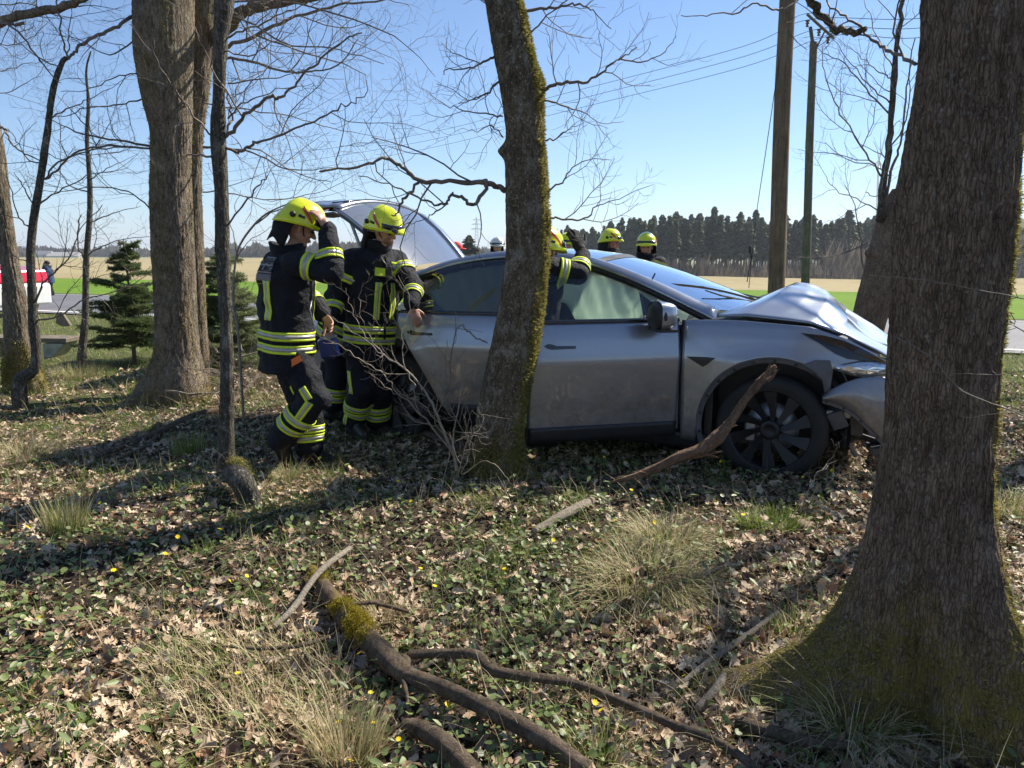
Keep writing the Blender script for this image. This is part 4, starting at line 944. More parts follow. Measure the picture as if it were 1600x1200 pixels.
woodlog('pale_stick', 'straight pale broken stick lying over the mossy log', 'stick', [(430, 1003), (462, 975, .01), (500, 938, .06), (548, 893, .05)], [.011, .0125, .013, .012], M_STICK, .9, .06, 6, sides=8)
woodlog('fallen_branch', 'short sunlit bark piece on the leaves just below the leaning tree', 'branch', [(835, 838), (870, 818), (905, 800), (925, 790)], [.018, .024, .03, .022], M_STICK, .5, .03, 7)
woodlog('fallen_branch', 'dark forked branch lying left of the crooked sapling', 'branch', [(145, 722), (200, 700), (250, 680), (300, 655), (345, 645)], [.020, .028, .028, .026, .028], M_LOG, .5, .03, 8, arms=[([(180, 725), (225, 705), (245, 685), (250, 660)], [.01, .015, .016, .014]), ([(0, 735), (60, 725), (140, 718)], [.008, .01, .014]), ([(355, 640), (380, 622, .03), (415, 590, .1)], [.025, .022, .02])])
woodlog('fallen_branch', 'dark log on the ground in front of the second firefighter legs', 'branch', [(585, 640), (630, 655), (670, 672), (705, 695)], [.045, .045, .04, .035], M_LOG, .6, .03, 9)
woodlog('fallen_branch', 'thinner dark log just before the other one at the rear door', 'branch', [(622, 668), (660, 680), (705, 698), (730, 712)], [.03, .03, .027, .025], M_LOG, .6, .02, 10)
woodlog('fallen_branch', 'thin forked stick beside the long mossy root of the big tree', 'branch', [(1065, 1080), (1110, 1045), (1160, 1010), (1215, 968)], [.009, .012, .012, .010], M_STICK, .8, .03, 11, arms=[([(1090, 1120), (1118, 1090), (1135, 1062)], [.012, .015, .012])])
woodlog('fallen_branch', 'dark rotten branch end in the shade below the big root', 'branch', [(1150, 1140), (1200, 1155), (1260, 1172), (1330, 1180)], [.02, .02, .018, .012], M_LOG, .5, .03, 12)
# ================================================================ THE CRASHED CAR
def paint_mat():
    m, nt, b = new_mat('car_paint'); v = coords(nt, 'Object')
    fl = noise(nt, v, 900, 2); dirt_reflect = noise(nt, v, 3.2, 6, .7); d2 = noise(nt, v, 26, 5, .7)
    base = ramp(nt, fl, [(.3, (.255, .28, .33)), (.7, (.38, .41, .475))])
    sep = nt.nodes.new('ShaderNodeSeparateXYZ'); nt.links.new(v, sep.inputs[0])
    low = mathn(nt, 'MULTIPLY', ramp(nt, sep.outputs['Z'], [(.5, (1, 1, 1)), (.86, (.08, .08, .08))]), ramp(nt, mathn(nt, 'ADD', mathn(nt, 'MULTIPLY', dirt_reflect, .6), mathn(nt, 'MULTIPLY', d2, .4)), [(.36, (.42, .42, .42)), (.64, (1, 1, 1))]))
    nt.links.new(mixc(nt, low, base, (.21, .175, .14)), b.inputs['Base Color'])  # lower half browner: dirt and the ground's reflection painted into the colour
    b.inputs['Metallic'].default_value = .7
    rr = mathn(nt, 'ADD', .26, mathn(nt, 'MULTIPLY', low, .5)); nt.links.new(rr, b.inputs['Roughness'])
    b.inputs['Coat Weight'].default_value = .9; b.inputs['Coat Roughness'].default_value = .03; b.inputs['Coat IOR'].default_value = 1.5
    bump(nt, b, noise(nt, v, 2.3, 3), .03, .02); return m
def glass_mat(name, tint, gl=1.0):
    m = bpy.data.materials.new(name); m.use_nodes = True; nt = m.node_tree; nt.nodes.clear()
    out = nt.nodes.new('ShaderNodeOutputMaterial'); tr = nt.nodes.new('ShaderNodeBsdfTransparent'); tr.inputs[0].default_value = (*tint, 1)
    g = nt.nodes.new('ShaderNodeBsdfGlossy'); g.inputs['Roughness'].default_value = .01; g.inputs[0].default_value = (.95, .97, 1, 1)
    f = nt.nodes.new('ShaderNodeFresnel'); f.inputs[0].default_value = 1.62
    ml = mathn(nt, 'MULTIPLY', f.outputs[0], gl); cl = nt.nodes.new('ShaderNodeClamp'); nt.links.new(ml, cl.inputs[0])
    ms = nt.nodes.new('ShaderNodeMixShader'); nt.links.new(cl.outputs[0], ms.inputs[0]); nt.links.new(tr.outputs[0], ms.inputs[1]); nt.links.new(g.outputs[0], ms.inputs[2])
    nt.links.new(ms.outputs[0], out.inputs[0]); return m
M_PAINT_C = paint_mat()
M_GLASS = glass_mat('green_glass', (.84, .95, .88), .8); M_DGLASS = glass_mat('dark_glass', (.28, .33, .32), 1.6); M_WS = glass_mat('windscreen_glass', (.74, .86, .84), 1.7)
M_ROOFG = glass_mat('roof_glass', (.05, .055, .06), 1.2)
M_BLK = simple('black_plastic', (.018, .018, .02), .45, var=.25, sc=20, bmp=.1)
M_GLBLK = simple('gloss_black', (.010, .010, .012), .12, var=.1, sc=6, coat=.6)
M_RUB = simple('tyre_rubber', (.018, .017, .016), .8, var=.3, sc=14, bmp=.3, bsc=90)
M_RIM = simple('rim_satin', (.022, .022, .025), .42, metal=.4, var=.2, sc=16)
M_SEAT = simple('dark_seat', (.025, .025, .028), .7, var=.2, sc=20, bmp=.2)
M_BAG = island_mat('airbag_cloth', [(0, (.74, .80, .74)), (1, (.82, .86, .80))], .85, .65, sc=4, var=.06, spec=.2)
M_CHR = simple('satin_trim', (.30, .31, .33), .3, metal=.9, var=.05)
M_STEEL = simple('raw_steel', (.32, .32, .33), .45, metal=.8, var=.25, sc=18, bmp=.2)
M_INT = simple('primer_grey', (.11, .115, .13), .5, var=.2, sc=12, metal=.3)
M_LAMP = simple('lamp_lens', (.62, .66, .70), .05, metal=.75, var=.1, sc=30, coat=1)
M_BUFF = simple('buff_plastic', (.55, .49, .36), .6, var=.12, sc=12)

TH = math.radians(23); CARO = np.array([2.075, 5.60, -.015])
car = empty('crashed_car', CARO, -TH, 'grey blue electric crossover with crushed front, open tailgate and airbags out', 'car')
def Wd(x):
    x = np.asarray(x, float)
    return np.interp(x, [-3.88, -3.8, -3.6, -3.2, -2.7, -2, -1, -.4, .1, .42, .62, .75, .86, .92], [.70, .80, .875, .92, .945, .955, .955, .95, .94, .915, .875, .82, .70, .55])
def prof(z): return np.interp(z, [.12, .22, .30, .45, .60, .72, .80, .83, .95, 1.02, 1.08], [-.09, -.06, -.040, -.030, -.018, -.004, .004, -.002, -.024, -.045, -.075])
def Ys(x, z):
    x, z = np.broadcast_arrays(np.asarray(x, float), np.asarray(z, float))
    b = 0
    for cx in (0, -2.89): b = b+.016*np.exp(-((np.hypot(x-cx, z-.345)-.44)/.10)**2)
    return Wd(x)+prof(z)+b
def panel(name, xs, lo, hi, nz=16, mat=None, parent=None, side=-1, T=None, solid=.012, off=0, smooth=40):
    xs = np.asarray(xs, float); A = []
    for x in xs:
        a, b = lo(x), hi(x); z = a+(b-a)*np.linspace(0, 1, nz)
        A.append(np.stack([np.full(nz, x), side*(Ys(x, z)+off), z], 1))
    A = np.array(A)
    if T is not None: A = T(A)
    mb = MB(); mb.grid(A, flip=(side < 0) == (xs[0] > xs[-1]))
    o = mb.build(name, mat or M_PAINT_C, parent or car, smooth=True)
    if solid:
        s_ = o.modifiers.new('solid', 'SOLIDIFY'); s_.thickness = solid; s_.offset = -1
    return o
ip = lambda *pts: (lambda x: float(np.interp(x, [p[0] for p in pts], [p[1] for p in pts])))
def arch(x, cx=0.0, r=.425, lo=.22):
    if cx == 0: r = .487
    d = r*r-(x-cx)**2
    return max(lo, .345+math.sqrt(d)) if d > 0 else lo
xs_ar = lambda a, b, n: np.linspace(a, b, n)
# fenders (both sides), arch lips, clips
belt = lambda x: float(np.interp(x, [-3.85, -3.3, -2.7, -.62, -.45, -.2, .2, .42, .6, .75], [1.02, 1.07, 1.055, 1.05, 1.06, 1.06, 1.035, .965, .875, .78]))
for sd in (-1, 1):
    o = panel('front_fender', np.concatenate([xs_ar(-.595, -.49, 5), xs_ar(-.4868, .43, 60), xs_ar(.45, .60, 7)]), lambda x: arch(x) if x < .30 else float(np.interp(x, [.30, .36, .42, .5, .6], [.728, .785, .815, .835, .85])), belt, 22, side=sd)
    th_ = np.linspace(math.radians(-18 if True else 0), math.radians(158), 70) if True else None
    # lip: painted flange where the arch cladding has come off
    t = np.linspace(math.radians(50), math.radians(197), 64); A = []
    for q in (.487, .481, .468, .452):
        x = q*np.cos(t); z = .345+q*np.sin(t); A.append(np.stack([x, sd*(Ys(x, np.minimum(z, 1))+(.004 if q > .483 else -.003 if q > .47 else -.012)), z], 1))
    mb = MB(); mb.grid(np.array(A), flip=sd > 0); mb.build('arch_lip', M_INT, car, smooth=True, solid=.003)
    if sd < 0:
        for k in range(9):
            a = math.radians(58+k*16); x, z = .467*math.cos(a), .345+.467*math.sin(a); mb = MB(); mb.ball((x, -(Ys(x, z)-.004), z), (.011, .005, .011), 10, 6); mb.build('clip', M_BLK, car, smooth=True)
# wheel-house liner
for cx in (0, -2.89):
    for sd in (-1, 1):
        t = np.linspace(math.radians(-15), math.radians(195), 30); mb = MB()
        q_ = .484 if cx == 0 else .43
        mb.grid(np.array([[[cx+q_*math.cos(a), sd*y, .345+q_*math.sin(a)] for a in t] for y in (.90, .52)]), 0)
        mb.add([[cx+q_*math.cos(a), sd*.53, .345+q_*math.sin(a)] for a in t], [tuple(range(30))]); mb.build('wheel_arch_liner', M_BLK, car)
# rear quarters
def qhi(x): return belt(x)
for sd in (-1, 1):
    panel('rear_quarter_panel', np.concatenate([xs_ar(-3.80, -3.325, 14), xs_ar(-3.3145, -2.4655, 50), ]), lambda x: arch(x, -2.89) if x > -3.32 else .33,
          lambda x: belt(x) if x < -2.84 else float(np.interp(x, [-2.84, -2.80, -2.47, -2.465], [1.05, .93, .70, .69])), 18, side=sd)
    panel('sill', xs_ar(-.43, -2.46, 20), lambda x: .155, lambda x: .262, 5, mat=M_BLK if sd < 0 else M_BLK, side=sd, off=-.012)
for sd in (-1, 1):
    t = np.linspace(math.radians(5), math.radians(200), 60); A = []
    for q in (.418, .43, .475, .492, .496):
        x = -2.89+q*np.cos(t); z = np.maximum(.345+q*np.sin(t), .17); A.append(np.stack([x, sd*(Ys(x, z)+(.022 if .42 < q < .49 else .002)), z], 1))
    mb = MB(); mb.grid(np.array(A), flip=sd > 0); mb.build('arch_cladding', M_BLK, car, smooth=True)
# doors
def swing(hx, hy, ang, sd):
    c, s = math.cos(ang), math.sin(ang)
    def T(A):
        A = np.array(A, float); x = A[..., 0]-hx; y = A[..., 1]-sd*hy
        B = A.copy(); B[..., 0] = hx+x*c+sd*y*s*1; B[..., 1] = sd*hy+y*c-sd*x*s; return B
    return T
RAIL = np.array([(-.40, .815, 1.075), (-.62, .785, 1.175), (-.85, .755, 1.275), (-1.1, .715, 1.37), (-1.35, .68, 1.445), (-1.6, .655, 1.487), (-1.9, .64, 1.50), (-2.2, .635, 1.48), (-2.5, .635, 1.43), (-2.8, .64, 1.345), (-3.1, .655, 1.24), (-3.4, .68, 1.145), (-3.6, .71, 1.075)])
RAILC = catmull(RAIL, 60)
def rail_z(x): return float(np.interp(-x, -RAILC[:, 0], RAILC[:, 2]))
def rail_y(x): return float(np.interp(-x, -RAILC[:, 0], RAILC[:, 1]))
def window(name, xs, lo, hi, mat, parent, sd, T=None, inset=0.0):
    A = []
    for x in xs:
        a, b = lo(x), hi(x); rz, ry = rail_z(x), rail_y(x); y0 = float(Ys(x, 1.04))-.02
        row = []
        for t in np.linspace(0, 1, 9):
            z = a+(b-a)*t; k = (z-1.04)/max(.02, rz-1.04); row.append([x, sd*(y0+(ry-.005-y0)*k+.018*math.sin(math.pi*min(1, max(0, k)))-inset), z])
        A.append(row)
    A = np.array(A)
    if T is not None: A = T(A)
    mb = MB(); mb.grid(A, flip=sd < 0); return mb.build(name, mat, parent, smooth=True)
def door(name, label, x0, x1, lo, hx, ang, sd, rear=False, handle=True):
    T = swing(hx, float(Ys(hx, .8))-.02, ang, sd)
    d = panel(name, np.linspace(x0, x1, 46), lo, lambda x: 1.05, 26, side=sd, T=T, solid=.055)
    if label: tag(d, label)
    # belt trim, cladding at the foot, handle recess with flush handle
    t = panel('window_trim', np.linspace(x0+.01, x1, 30), lambda x: 1.047, lambda x: 1.07, 3, mat=M_GLBLK, parent=d, side=sd, T=T, off=.006, solid=.03)
    if not rear or True:
        cl = [x for x in np.linspace(x0, x1, 30) if lo(x) < .29]
        if len(cl) > 2: panel('sill_cladding', cl, lambda x: lo(x)-.015, lambda x: .355-.03*abs(x-hx)*0, 5, mat=M_BLK, parent=d, side=sd, T=T, off=.007, solid=.02)
    hxp = x0-.10 if x1 < x0 else x0
    a = min(x0, x1)+.10; hl = .215
    pr = [(a, .905, .004), (a+.03, .918, .004), (a+.06, .912, .004), (a+.085, .903, .004), (a+hl, .900, .004), (a+hl, .882, .004), (a+.05, .880, .004), (a+.02, .888, .004)]
    V = np.array([[x, sd*(float(Ys(x, z))+o_), z] for x, z, o_ in pr]); V2 = V.copy(); V2[:, 1] -= sd*.008
    V = T(V); V2 = T(V2); n = len(V); mb = MB(); mb.add(np.vstack([V, V2]), [tuple(range(n)) if sd > 0 else tuple(range(n))[::-1]]+[(i, (i+1) % n, n+(i+1) % n, n+i) for i in range(n)])
    if handle: mb.build('door_handle', M_GLBLK, d)
    return d, T
FD = math.radians(36); RD = math.radians(7)
fd, TF_ = door('front_door', 'grey front door standing ajar towards the viewer, muddy below the handle', -.615, -1.675, lambda x: .262, -.615, FD, -1)
rd, TR_ = door('rear_door', 'open rear door with diagonal rear edge in shade', -1.70, -2.80, lambda x: float(np.interp(-x, [1.7, 2.36, 2.46, 2.77, 2.80], [.262, .262, .40, .96, 1.0])), -1.70, RD, -1, True)
fd2, TF2 = door('front_door', 'far side front door standing wide open', -.615, -1.675, lambda x: .262, -.615, math.radians(58), 1)
rd2, TR2 = door('rear_door', None, -1.70, -2.80, lambda x: float(np.interp(-x, [1.7, 2.36, 2.46, 2.77, 2.80], [.262, .262, .40, .96, 1.0])), -1.70, math.radians(0), 1, True)
# inner skins of the open doors
for nm, dd, T, x0, x1, lo in (('inner_panel', rd, TR_, -1.74, -2.74, lambda x: float(np.interp(-x, [1.7, 2.36, 2.46, 2.77, 2.80], [.29, .29, .43, .94, 1.0]))), ('inner_panel', fd, TF_, -.66, -1.64, lambda x: .30)):
    panel(nm, np.linspace(x0, x1, 24), lo, lambda x: 1.04, 12, mat=M_INT, parent=dd, side=-1, T=T, off=-.085, solid=.03)
whi = lambda x: rail_z(x)-.028
def wtop_front(x): return min(whi(x), 1.06+(abs(x+.80))*2.1*(1 if x < -.80 else 0))
window('window', np.linspace(-.84, -1.665, 26), lambda x: 1.045, lambda x: max(1.06, whi(x)-.015), M_GLASS, fd, -1, TF_)
window('window', np.linspace(-.84, -1.665, 26), lambda x: 1.045, lambda x: max(1.06, whi(x)-.015), M_GLASS, fd2, 1, TF2)
window('window', np.linspace(-1.71, -2.82, 30), lambda x: 1.045, lambda x: 1.06+(whi(x)-.015-1.06)*float(np.interp(-x, [1.7, 2.55, 2.82], [1, 1, .12])), M_DGLASS, rd, -1, TR_)
window('window', np.linspace(-1.71, -2.82, 30), lambda x: 1.045, lambda x: 1.06+(whi(x)-.015-1.06)*float(np.interp(-x, [1.7, 2.55, 2.82], [1, 1, .12])), M_DGLASS, rd2, 1, TR2)
for d_, T_, sd in ((fd, TF_, -1), (fd2, TF2, 1)):   # mirror sail
    V = []
    for x, z in ((-.64, 1.05), (-.86, 1.05), (-.86, 1.235), (-.70, 1.10)):
        k = (z-1.04)/(rail_z(x)-1.04); y0 = float(Ys(x, 1.04))-.02; V.append([x, sd*(y0+(rail_y(x)-y0)*k+.006), z])
    V = T_(np.array(V)); V2 = V.copy(); V2[:, 1] -= sd*.02; mb = MB(); mb.add(np.vstack([V, V2]), [(0, 1, 2, 3), (7, 6, 5, 4), (0, 1, 5, 4), (1, 2, 6, 5), (2, 3, 7, 6), (3, 0, 4, 7)]); mb.build('mirror_sail', M_GLBLK, d_)
    # mirror: shell, glass, foot
    c = np.array([-.80, sd*(.955+.10), 1.10])
    mb = MB(); A = []
    for u in np.linspace(0, math.pi, 9):
        for_ = []
        for w_ in np.linspace(0, 2*math.pi, 20, endpoint=False):
            e = lambda a: math.copysign(abs(a)**.62, a)
            for_.append([c[0]-.06+.135*math.sin(u/2), c[1]+.125*e(math.cos(w_))*math.cos(u/2)**.45, c[2]+.092*e(math.sin(w_))*math.cos(u/2)**.45*(1-.12*math.cos(w_)*sd*-1)])
        A.append(for_)
    mb.grid(T_(np.array(A)), closev=True); sh = mb.build('side_mirror', M_PAINT_C, d_, smooth=True)
    mb = MB(); mb.ball((c[0]-.04, c[1], c[2]), (.050, .129, .096), 24, 12); mb.v = [T_(v_) for v_ in mb.v]; mb.build('mirror_glass', M_BLK, sh, smooth=True)
    mb = MB(); mb.tube([(-.78, sd*.90, 1.055), c+np.array([-.0, -sd*.03, -.07])], [.035, .03], 8); mb.box(c+np.array([.0, 0, -.096]), (.12, .20, .018)); mb.v = [T_(v_) for v_ in mb.v]; mb.build('mirror_foot', M_BLK, sh)
# rails: painted outer strip, black seal strip, roof glass, windscreen
for sd in (-1, 1):
    c = RAILC*np.array([1, sd, 1]); up = np.array([0, -sd*.035, .018]); dn = np.array([0, sd*.022, -.030]); dn2 = np.array([0, sd*.030, -.062]); dn3 = np.array([-.0, -sd*.03, -.075])
    wA = np.interp(-c[:, 0], [.4, .8, 1.5, 3.6], [1.9, 1.5, 1.0, .9])[:, None]
    mb = MB(); mb.grid(np.array([c+up*wA, c+up*.5*wA+np.array([0, 0, .008]), c+dn*.3, c+dn]), flip=sd > 0); mb.build('roof_rail', M_PAINT_C, car, smooth=True, solid=.01)
    mb = MB(); mb.grid(np.array([c+dn+np.array([0, -sd*.006, .002]), c+dn2+np.array([0, -sd*.012, 0]), c+dn3, c+dn3+np.array([0, -sd*.02, .03])]), flip=sd > 0); mb.build('door_seal', M_BLK, car, smooth=True, solid=.006)
    mb = MB(); mb.tube([(-1.685, sd*.90, 1.03), (-1.70, sd*.76, 1.25), (-1.72, sd*.64, 1.47)], [.05, .045, .04], 8); mb.tube([(-1.69, sd*.87, .2), (-1.69, sd*.90, 1.03)], .055, 8); mb.build('door_pillar', M_BLK, car, smooth=True)
cz = lambda x: float(np.interp(-x, [-.02, .2, .45, .8, 1.15, 1.35, 1.6, 1.9, 2.2, 2.5, 2.8, 2.9], [1.045, 1.135, 1.235, 1.36, 1.46, 1.502, 1.535, 1.548, 1.534, 1.49, 1.415, 1.385]))
def cross(xe, xc, ze, zc, ye, n=13):
    t = np.linspace(-1, 1, n); return np.stack([xe+(xc-xe)*(1-np.abs(t)**2.4), ye*t, ze+(zc-ze)*(1-np.abs(t)**2.2)], 1)
ws = []
for i, t in enumerate(np.linspace(0, 1, 14)):
    xe = -.50+(-1.30+.50)*t; xc = -.02+(-1.22+.02)*t; ws.append(cross(xe, xc, rail_z(xe)+.005, cz(xc), rail_y(xe)-.06))
ws = np.array(ws); mb = MB(); mb.grid(ws); mb.build('windscreen', M_WS, car, smooth=True)
rf = [cross(x-.0, x+.06*(1-t_), rail_z(x)+.010, cz(x), rail_y(x)-.034) for x, t_ in ((q, (q+1.32)/-1.6) for q in np.linspace(-1.32, -2.92, 20))]
mb = MB(); mb.grid(np.array(rf)); mb.build('glass_roof', M_ROOFG, car, smooth=True)
mb = MB(); mb.grid(np.array([ws[-1]+np.array([.02, 0, -.002]), rf[0]+np.array([-.005, 0, .003])])); mb.build('roof_header', M_BLK, car, smooth=True)
mb = MB(); mb.tube(np.array(rf[-1])-np.array([.02, 0, .02]), .028, 6); mb.build('tailgate_opening_frame', M_BLK, car, smooth=True)
# wiper and cowl
mb = MB(); mb.grid(np.array([cross(-.50, -.02, 1.07, 1.04, .72), cross(-.42, .07, 1.05, 1.03, .80)]), flip=True); mb.build('cowl', M_BLK, car, smooth=True)
for y0, y1 in ((-.55, .05), (.05, .6)):
    mb = MB(); mb.tube([(-.12, y1, 1.11), (-.42, y0+.1, 1.20), (-.52, y0, 1.24)], [.009, .007, .005], 5); mb.build('wiper', M_BLK, car)
# bonnet, buckled upwards
nx, ny = 44, 40; A = []
for i, x in enumerate(np.linspace(-.40, .74, nx)):
    row = []
    for t in np.linspace(-1, 1, ny):
        hw = float(np.interp(x, [-.4, .2, .5, .74], [.80, .80, .74, .60])); y = t*hw
        xx = x+ (1-abs(t)**2)*.16*(1 if x < 0 else max(0, 1-x/.5))
        if x > .4: xx = x+(1-t*t)*.10*(x-.4)/.34
        z = belt(min(max(x, -.4), .74))+.012+.035*(1-abs(t)**2.5)*float(np.interp(x, [-.4, 0, .74], [0, 1, .6]))
        s_ = -.12+.10*t                              # fold line runs across
        f_ = max(0, 1-abs(x-s_)/(.42 if x < s_ else .82)); near = float(np.interp(t, [-1, -.75, -.2, .5, 1], [.10, .45, .95, 1, .8]))
        z += .185*near*f_
        z += .012*math.sin(9*x+5*t)*math.exp(-((x-.25)/.3)**2)*near + .018*math.exp(-((t-.25-.6*(x-.1))/.07)**2)*near*(x > -.1)
        z -= .05*math.exp(-((x-.55)/.12)**2)*math.exp(-((t+.1)/.5)**2)
        row.append([xx, y, z])
    A.append(row)
mb = MB(); mb.grid(np.array(A)); tag(mb.build('bonnet', M_PAINT_C, car, angle=24, solid=.012), 'bonnet buckled upwards in a sharp fold')
# strip between bonnet and fender, black lamp cavity, lamp, bumper skin
mb = MB(); A = []
for x in np.linspace(-.38, .76, 26): A.append([[x, -(float(Ys(x, belt(x)))-.004), belt(x)-.015], [x, -(float(Ys(x, belt(x)))-.05), belt(x)-.03], [x, -.55, belt(x)-.10]])
mb.grid(np.array(A)); mb.build('engine_bay_edge', M_BLK, car)
V = [(.15, .995), (.28, .985), (.40, .957), (.50, .915), (.60, .862), (.70, .80), (.66, .79), (.58, .835), (.50, .838), (.43, .845), (.36, .872), (.26, .935)]
def side_patch(name, V, mat, off, th, sd=-1, parent=None, extra=None, bul=0):
    c_ = np.mean(V, 0); P3 = []
    for x, z in V: P3.append([x, sd*(float(Ys(min(x, .80), z))+off-(max(0, x-.80)*1.2)), z])
    P3.append([c_[0], sd*(float(Ys(min(c_[0], .8), c_[1]))+off+bul), c_[1]]); P3 = np.array(P3)
    if extra is not None: P3 = P3+extra
    Q = P3.copy(); Q[:, 1] -= sd*th; n = len(V); mb = MB()
    f = [(i, (i+1) % n, n) for i in range(n)]+[(n+1+i, n+1+(i+1) % n, 2*n+1)[::-1] for i in range(n)]+[(i, (i+1) % n, n+1+(i+1) % n, n+1+i)[::-1] for i in range(n)]
    mb.add(np.vstack([P3, Q]), f); return mb.build(name, mat, parent or car)
side_patch('lamp_cavity', V, M_GLBLK, .012, .12)
lens = side_patch('headlight', [(.30, .79), (.42, .828), (.52, .845), (.62, .84), (.72, .81), (.74, .765), (.66, .735), (.58, .715), (.48, .72), (.38, .755)], M_LAMP, .012, .10, extra=np.array([.0, -.005, .0]), bul=.035)
lens.modifiers.new('sub', 'SUBSURF').levels = 2; lens.modifiers['sub'].render_levels = 2
side_patch('lamp_bracket', [(.17, .80), (.24, .83), (.33, .83), (.35, .76), (.34, .64), (.31, .62), (.29, .71), (.22, .77)], M_INT, .008, .02)
# fender blade above the cavity and below the bonnet gap
# bumper corner hanging loose
A = []
for i, t in enumerate(np.linspace(0, 1, 26)):
    x = .30+.64*t; top = float(np.interp(x, [.30, .36, .42, .5, .6, .75, .94], [.60, .655, .695, .73, .745, .74, .70])); bot = float(np.interp(x, [.30, .36, .42, .5, .6, .75, .94], [.585, .57, .55, .50, .40, .25, .18])); row = []
    for s_ in np.linspace(0, 1, 16):
        z = bot+(top-bot)*s_; row.append([x, -(float(np.interp(x, [.30, .5, .65, .80, .94], [.955, .95, .92, .82, .60]))+.035*math.sin(math.pi*s_)), z])
    A.append(row)
mb = MB(); mb.grid(np.array(A), flip=True); bp = mb.build('bumper_skin', M_PAINT_C, car, smooth=True, solid=.006)
e = np.array([r_[0] for r_ in A]); mb = MB(); mb.grid(np.array([e+np.array([0, -.002, .006]), e+np.array([0, .004, -.026])]), flip=True); mb.build('bumper_lip', M_INT, bp, solid=.004)
for k in range(1, 24, 4): mb = MB(); mb.ball(e[k]+np.array([0, -.002, -.010]), (.009, .005, .009), 8, 6); mb.build('clip', M_BLK, bp, smooth=True)
A = []
for y in np.linspace(-.60, .93, 26):
    x = .97-.35*(max(0, abs(y)-.45)/.5)**2; A.append([[x-.02*math.sin(y*9), y, z+.01*math.sin(y*13)] for z in (.14, .24, .36, .48, .60, .66)])
mb = MB(); mb.grid(np.array(A), flip=False); mb.build('bumper_skin', M_PAINT_C, car, angle=30, solid=.006)
# crushed mechanical bits in the gap ahead of the wheel
g = np.random.default_rng(3)
for k in range(14):
    p = np.array([g.uniform(.32, .80), -g.uniform(.5, .84), g.uniform(.18, .62)]); mb = MB()
    if k % 2: mb.box(p, g.uniform(.03, .14, 3), R=Euler(g.uniform(-.5, .5, 3)).to_matrix())
    else: mb.tube([p, p+g.uniform(-.12, .12, 3), p+g.uniform(-.2, .2, 3)*np.array([1, .5, 1])], g.uniform(.008, .02), 7)
    mb.build('crushed_part', [M_BLK, M_BLK, M_STEEL, M_INT][k % 4], car, bevel=.004)
mb = MB(); mb.box((.405, -.86, .475), (.15, .03, .040)); mb.build('crash_beam_end', M_BUFF, car, bevel=.006)
mb = MB(); mb.box((.485, -.865, .485), (.02, .03, .07)); mb.build('crash_bracket', M_BLK, car, bevel=.004)
for k, (a, b) in enumerate([((.48, -.80, .62), (.46, -.82, .25)), ((.55, -.70, .60), (.72, -.74, .32)), ((.5, -.6, .3), (.8, -.62, .22))]): mb = MB(); mb.tube([a, b], .022, 6); mb.build('strut', M_BLK, car)
side_patch('fallen_flap', [(.78, .16), (.83, .22), (.86, .12), (.84, .0), (.79, .02)], M_INT, -.1, .006)
# triangular camera badge
side_patch('repeater_badge', [(-.565, .812), (-.43, .815), (-.375, .812), (-.425, .765), (-.455, .748)], M_BLK, .012, .01)
# black gap strip behind the fender
panel('hinge_gap', xs_ar(-.62, -.592, 3), lambda x: .26, lambda x: 1.05, 12, mat=M_BLK, off=-.03)
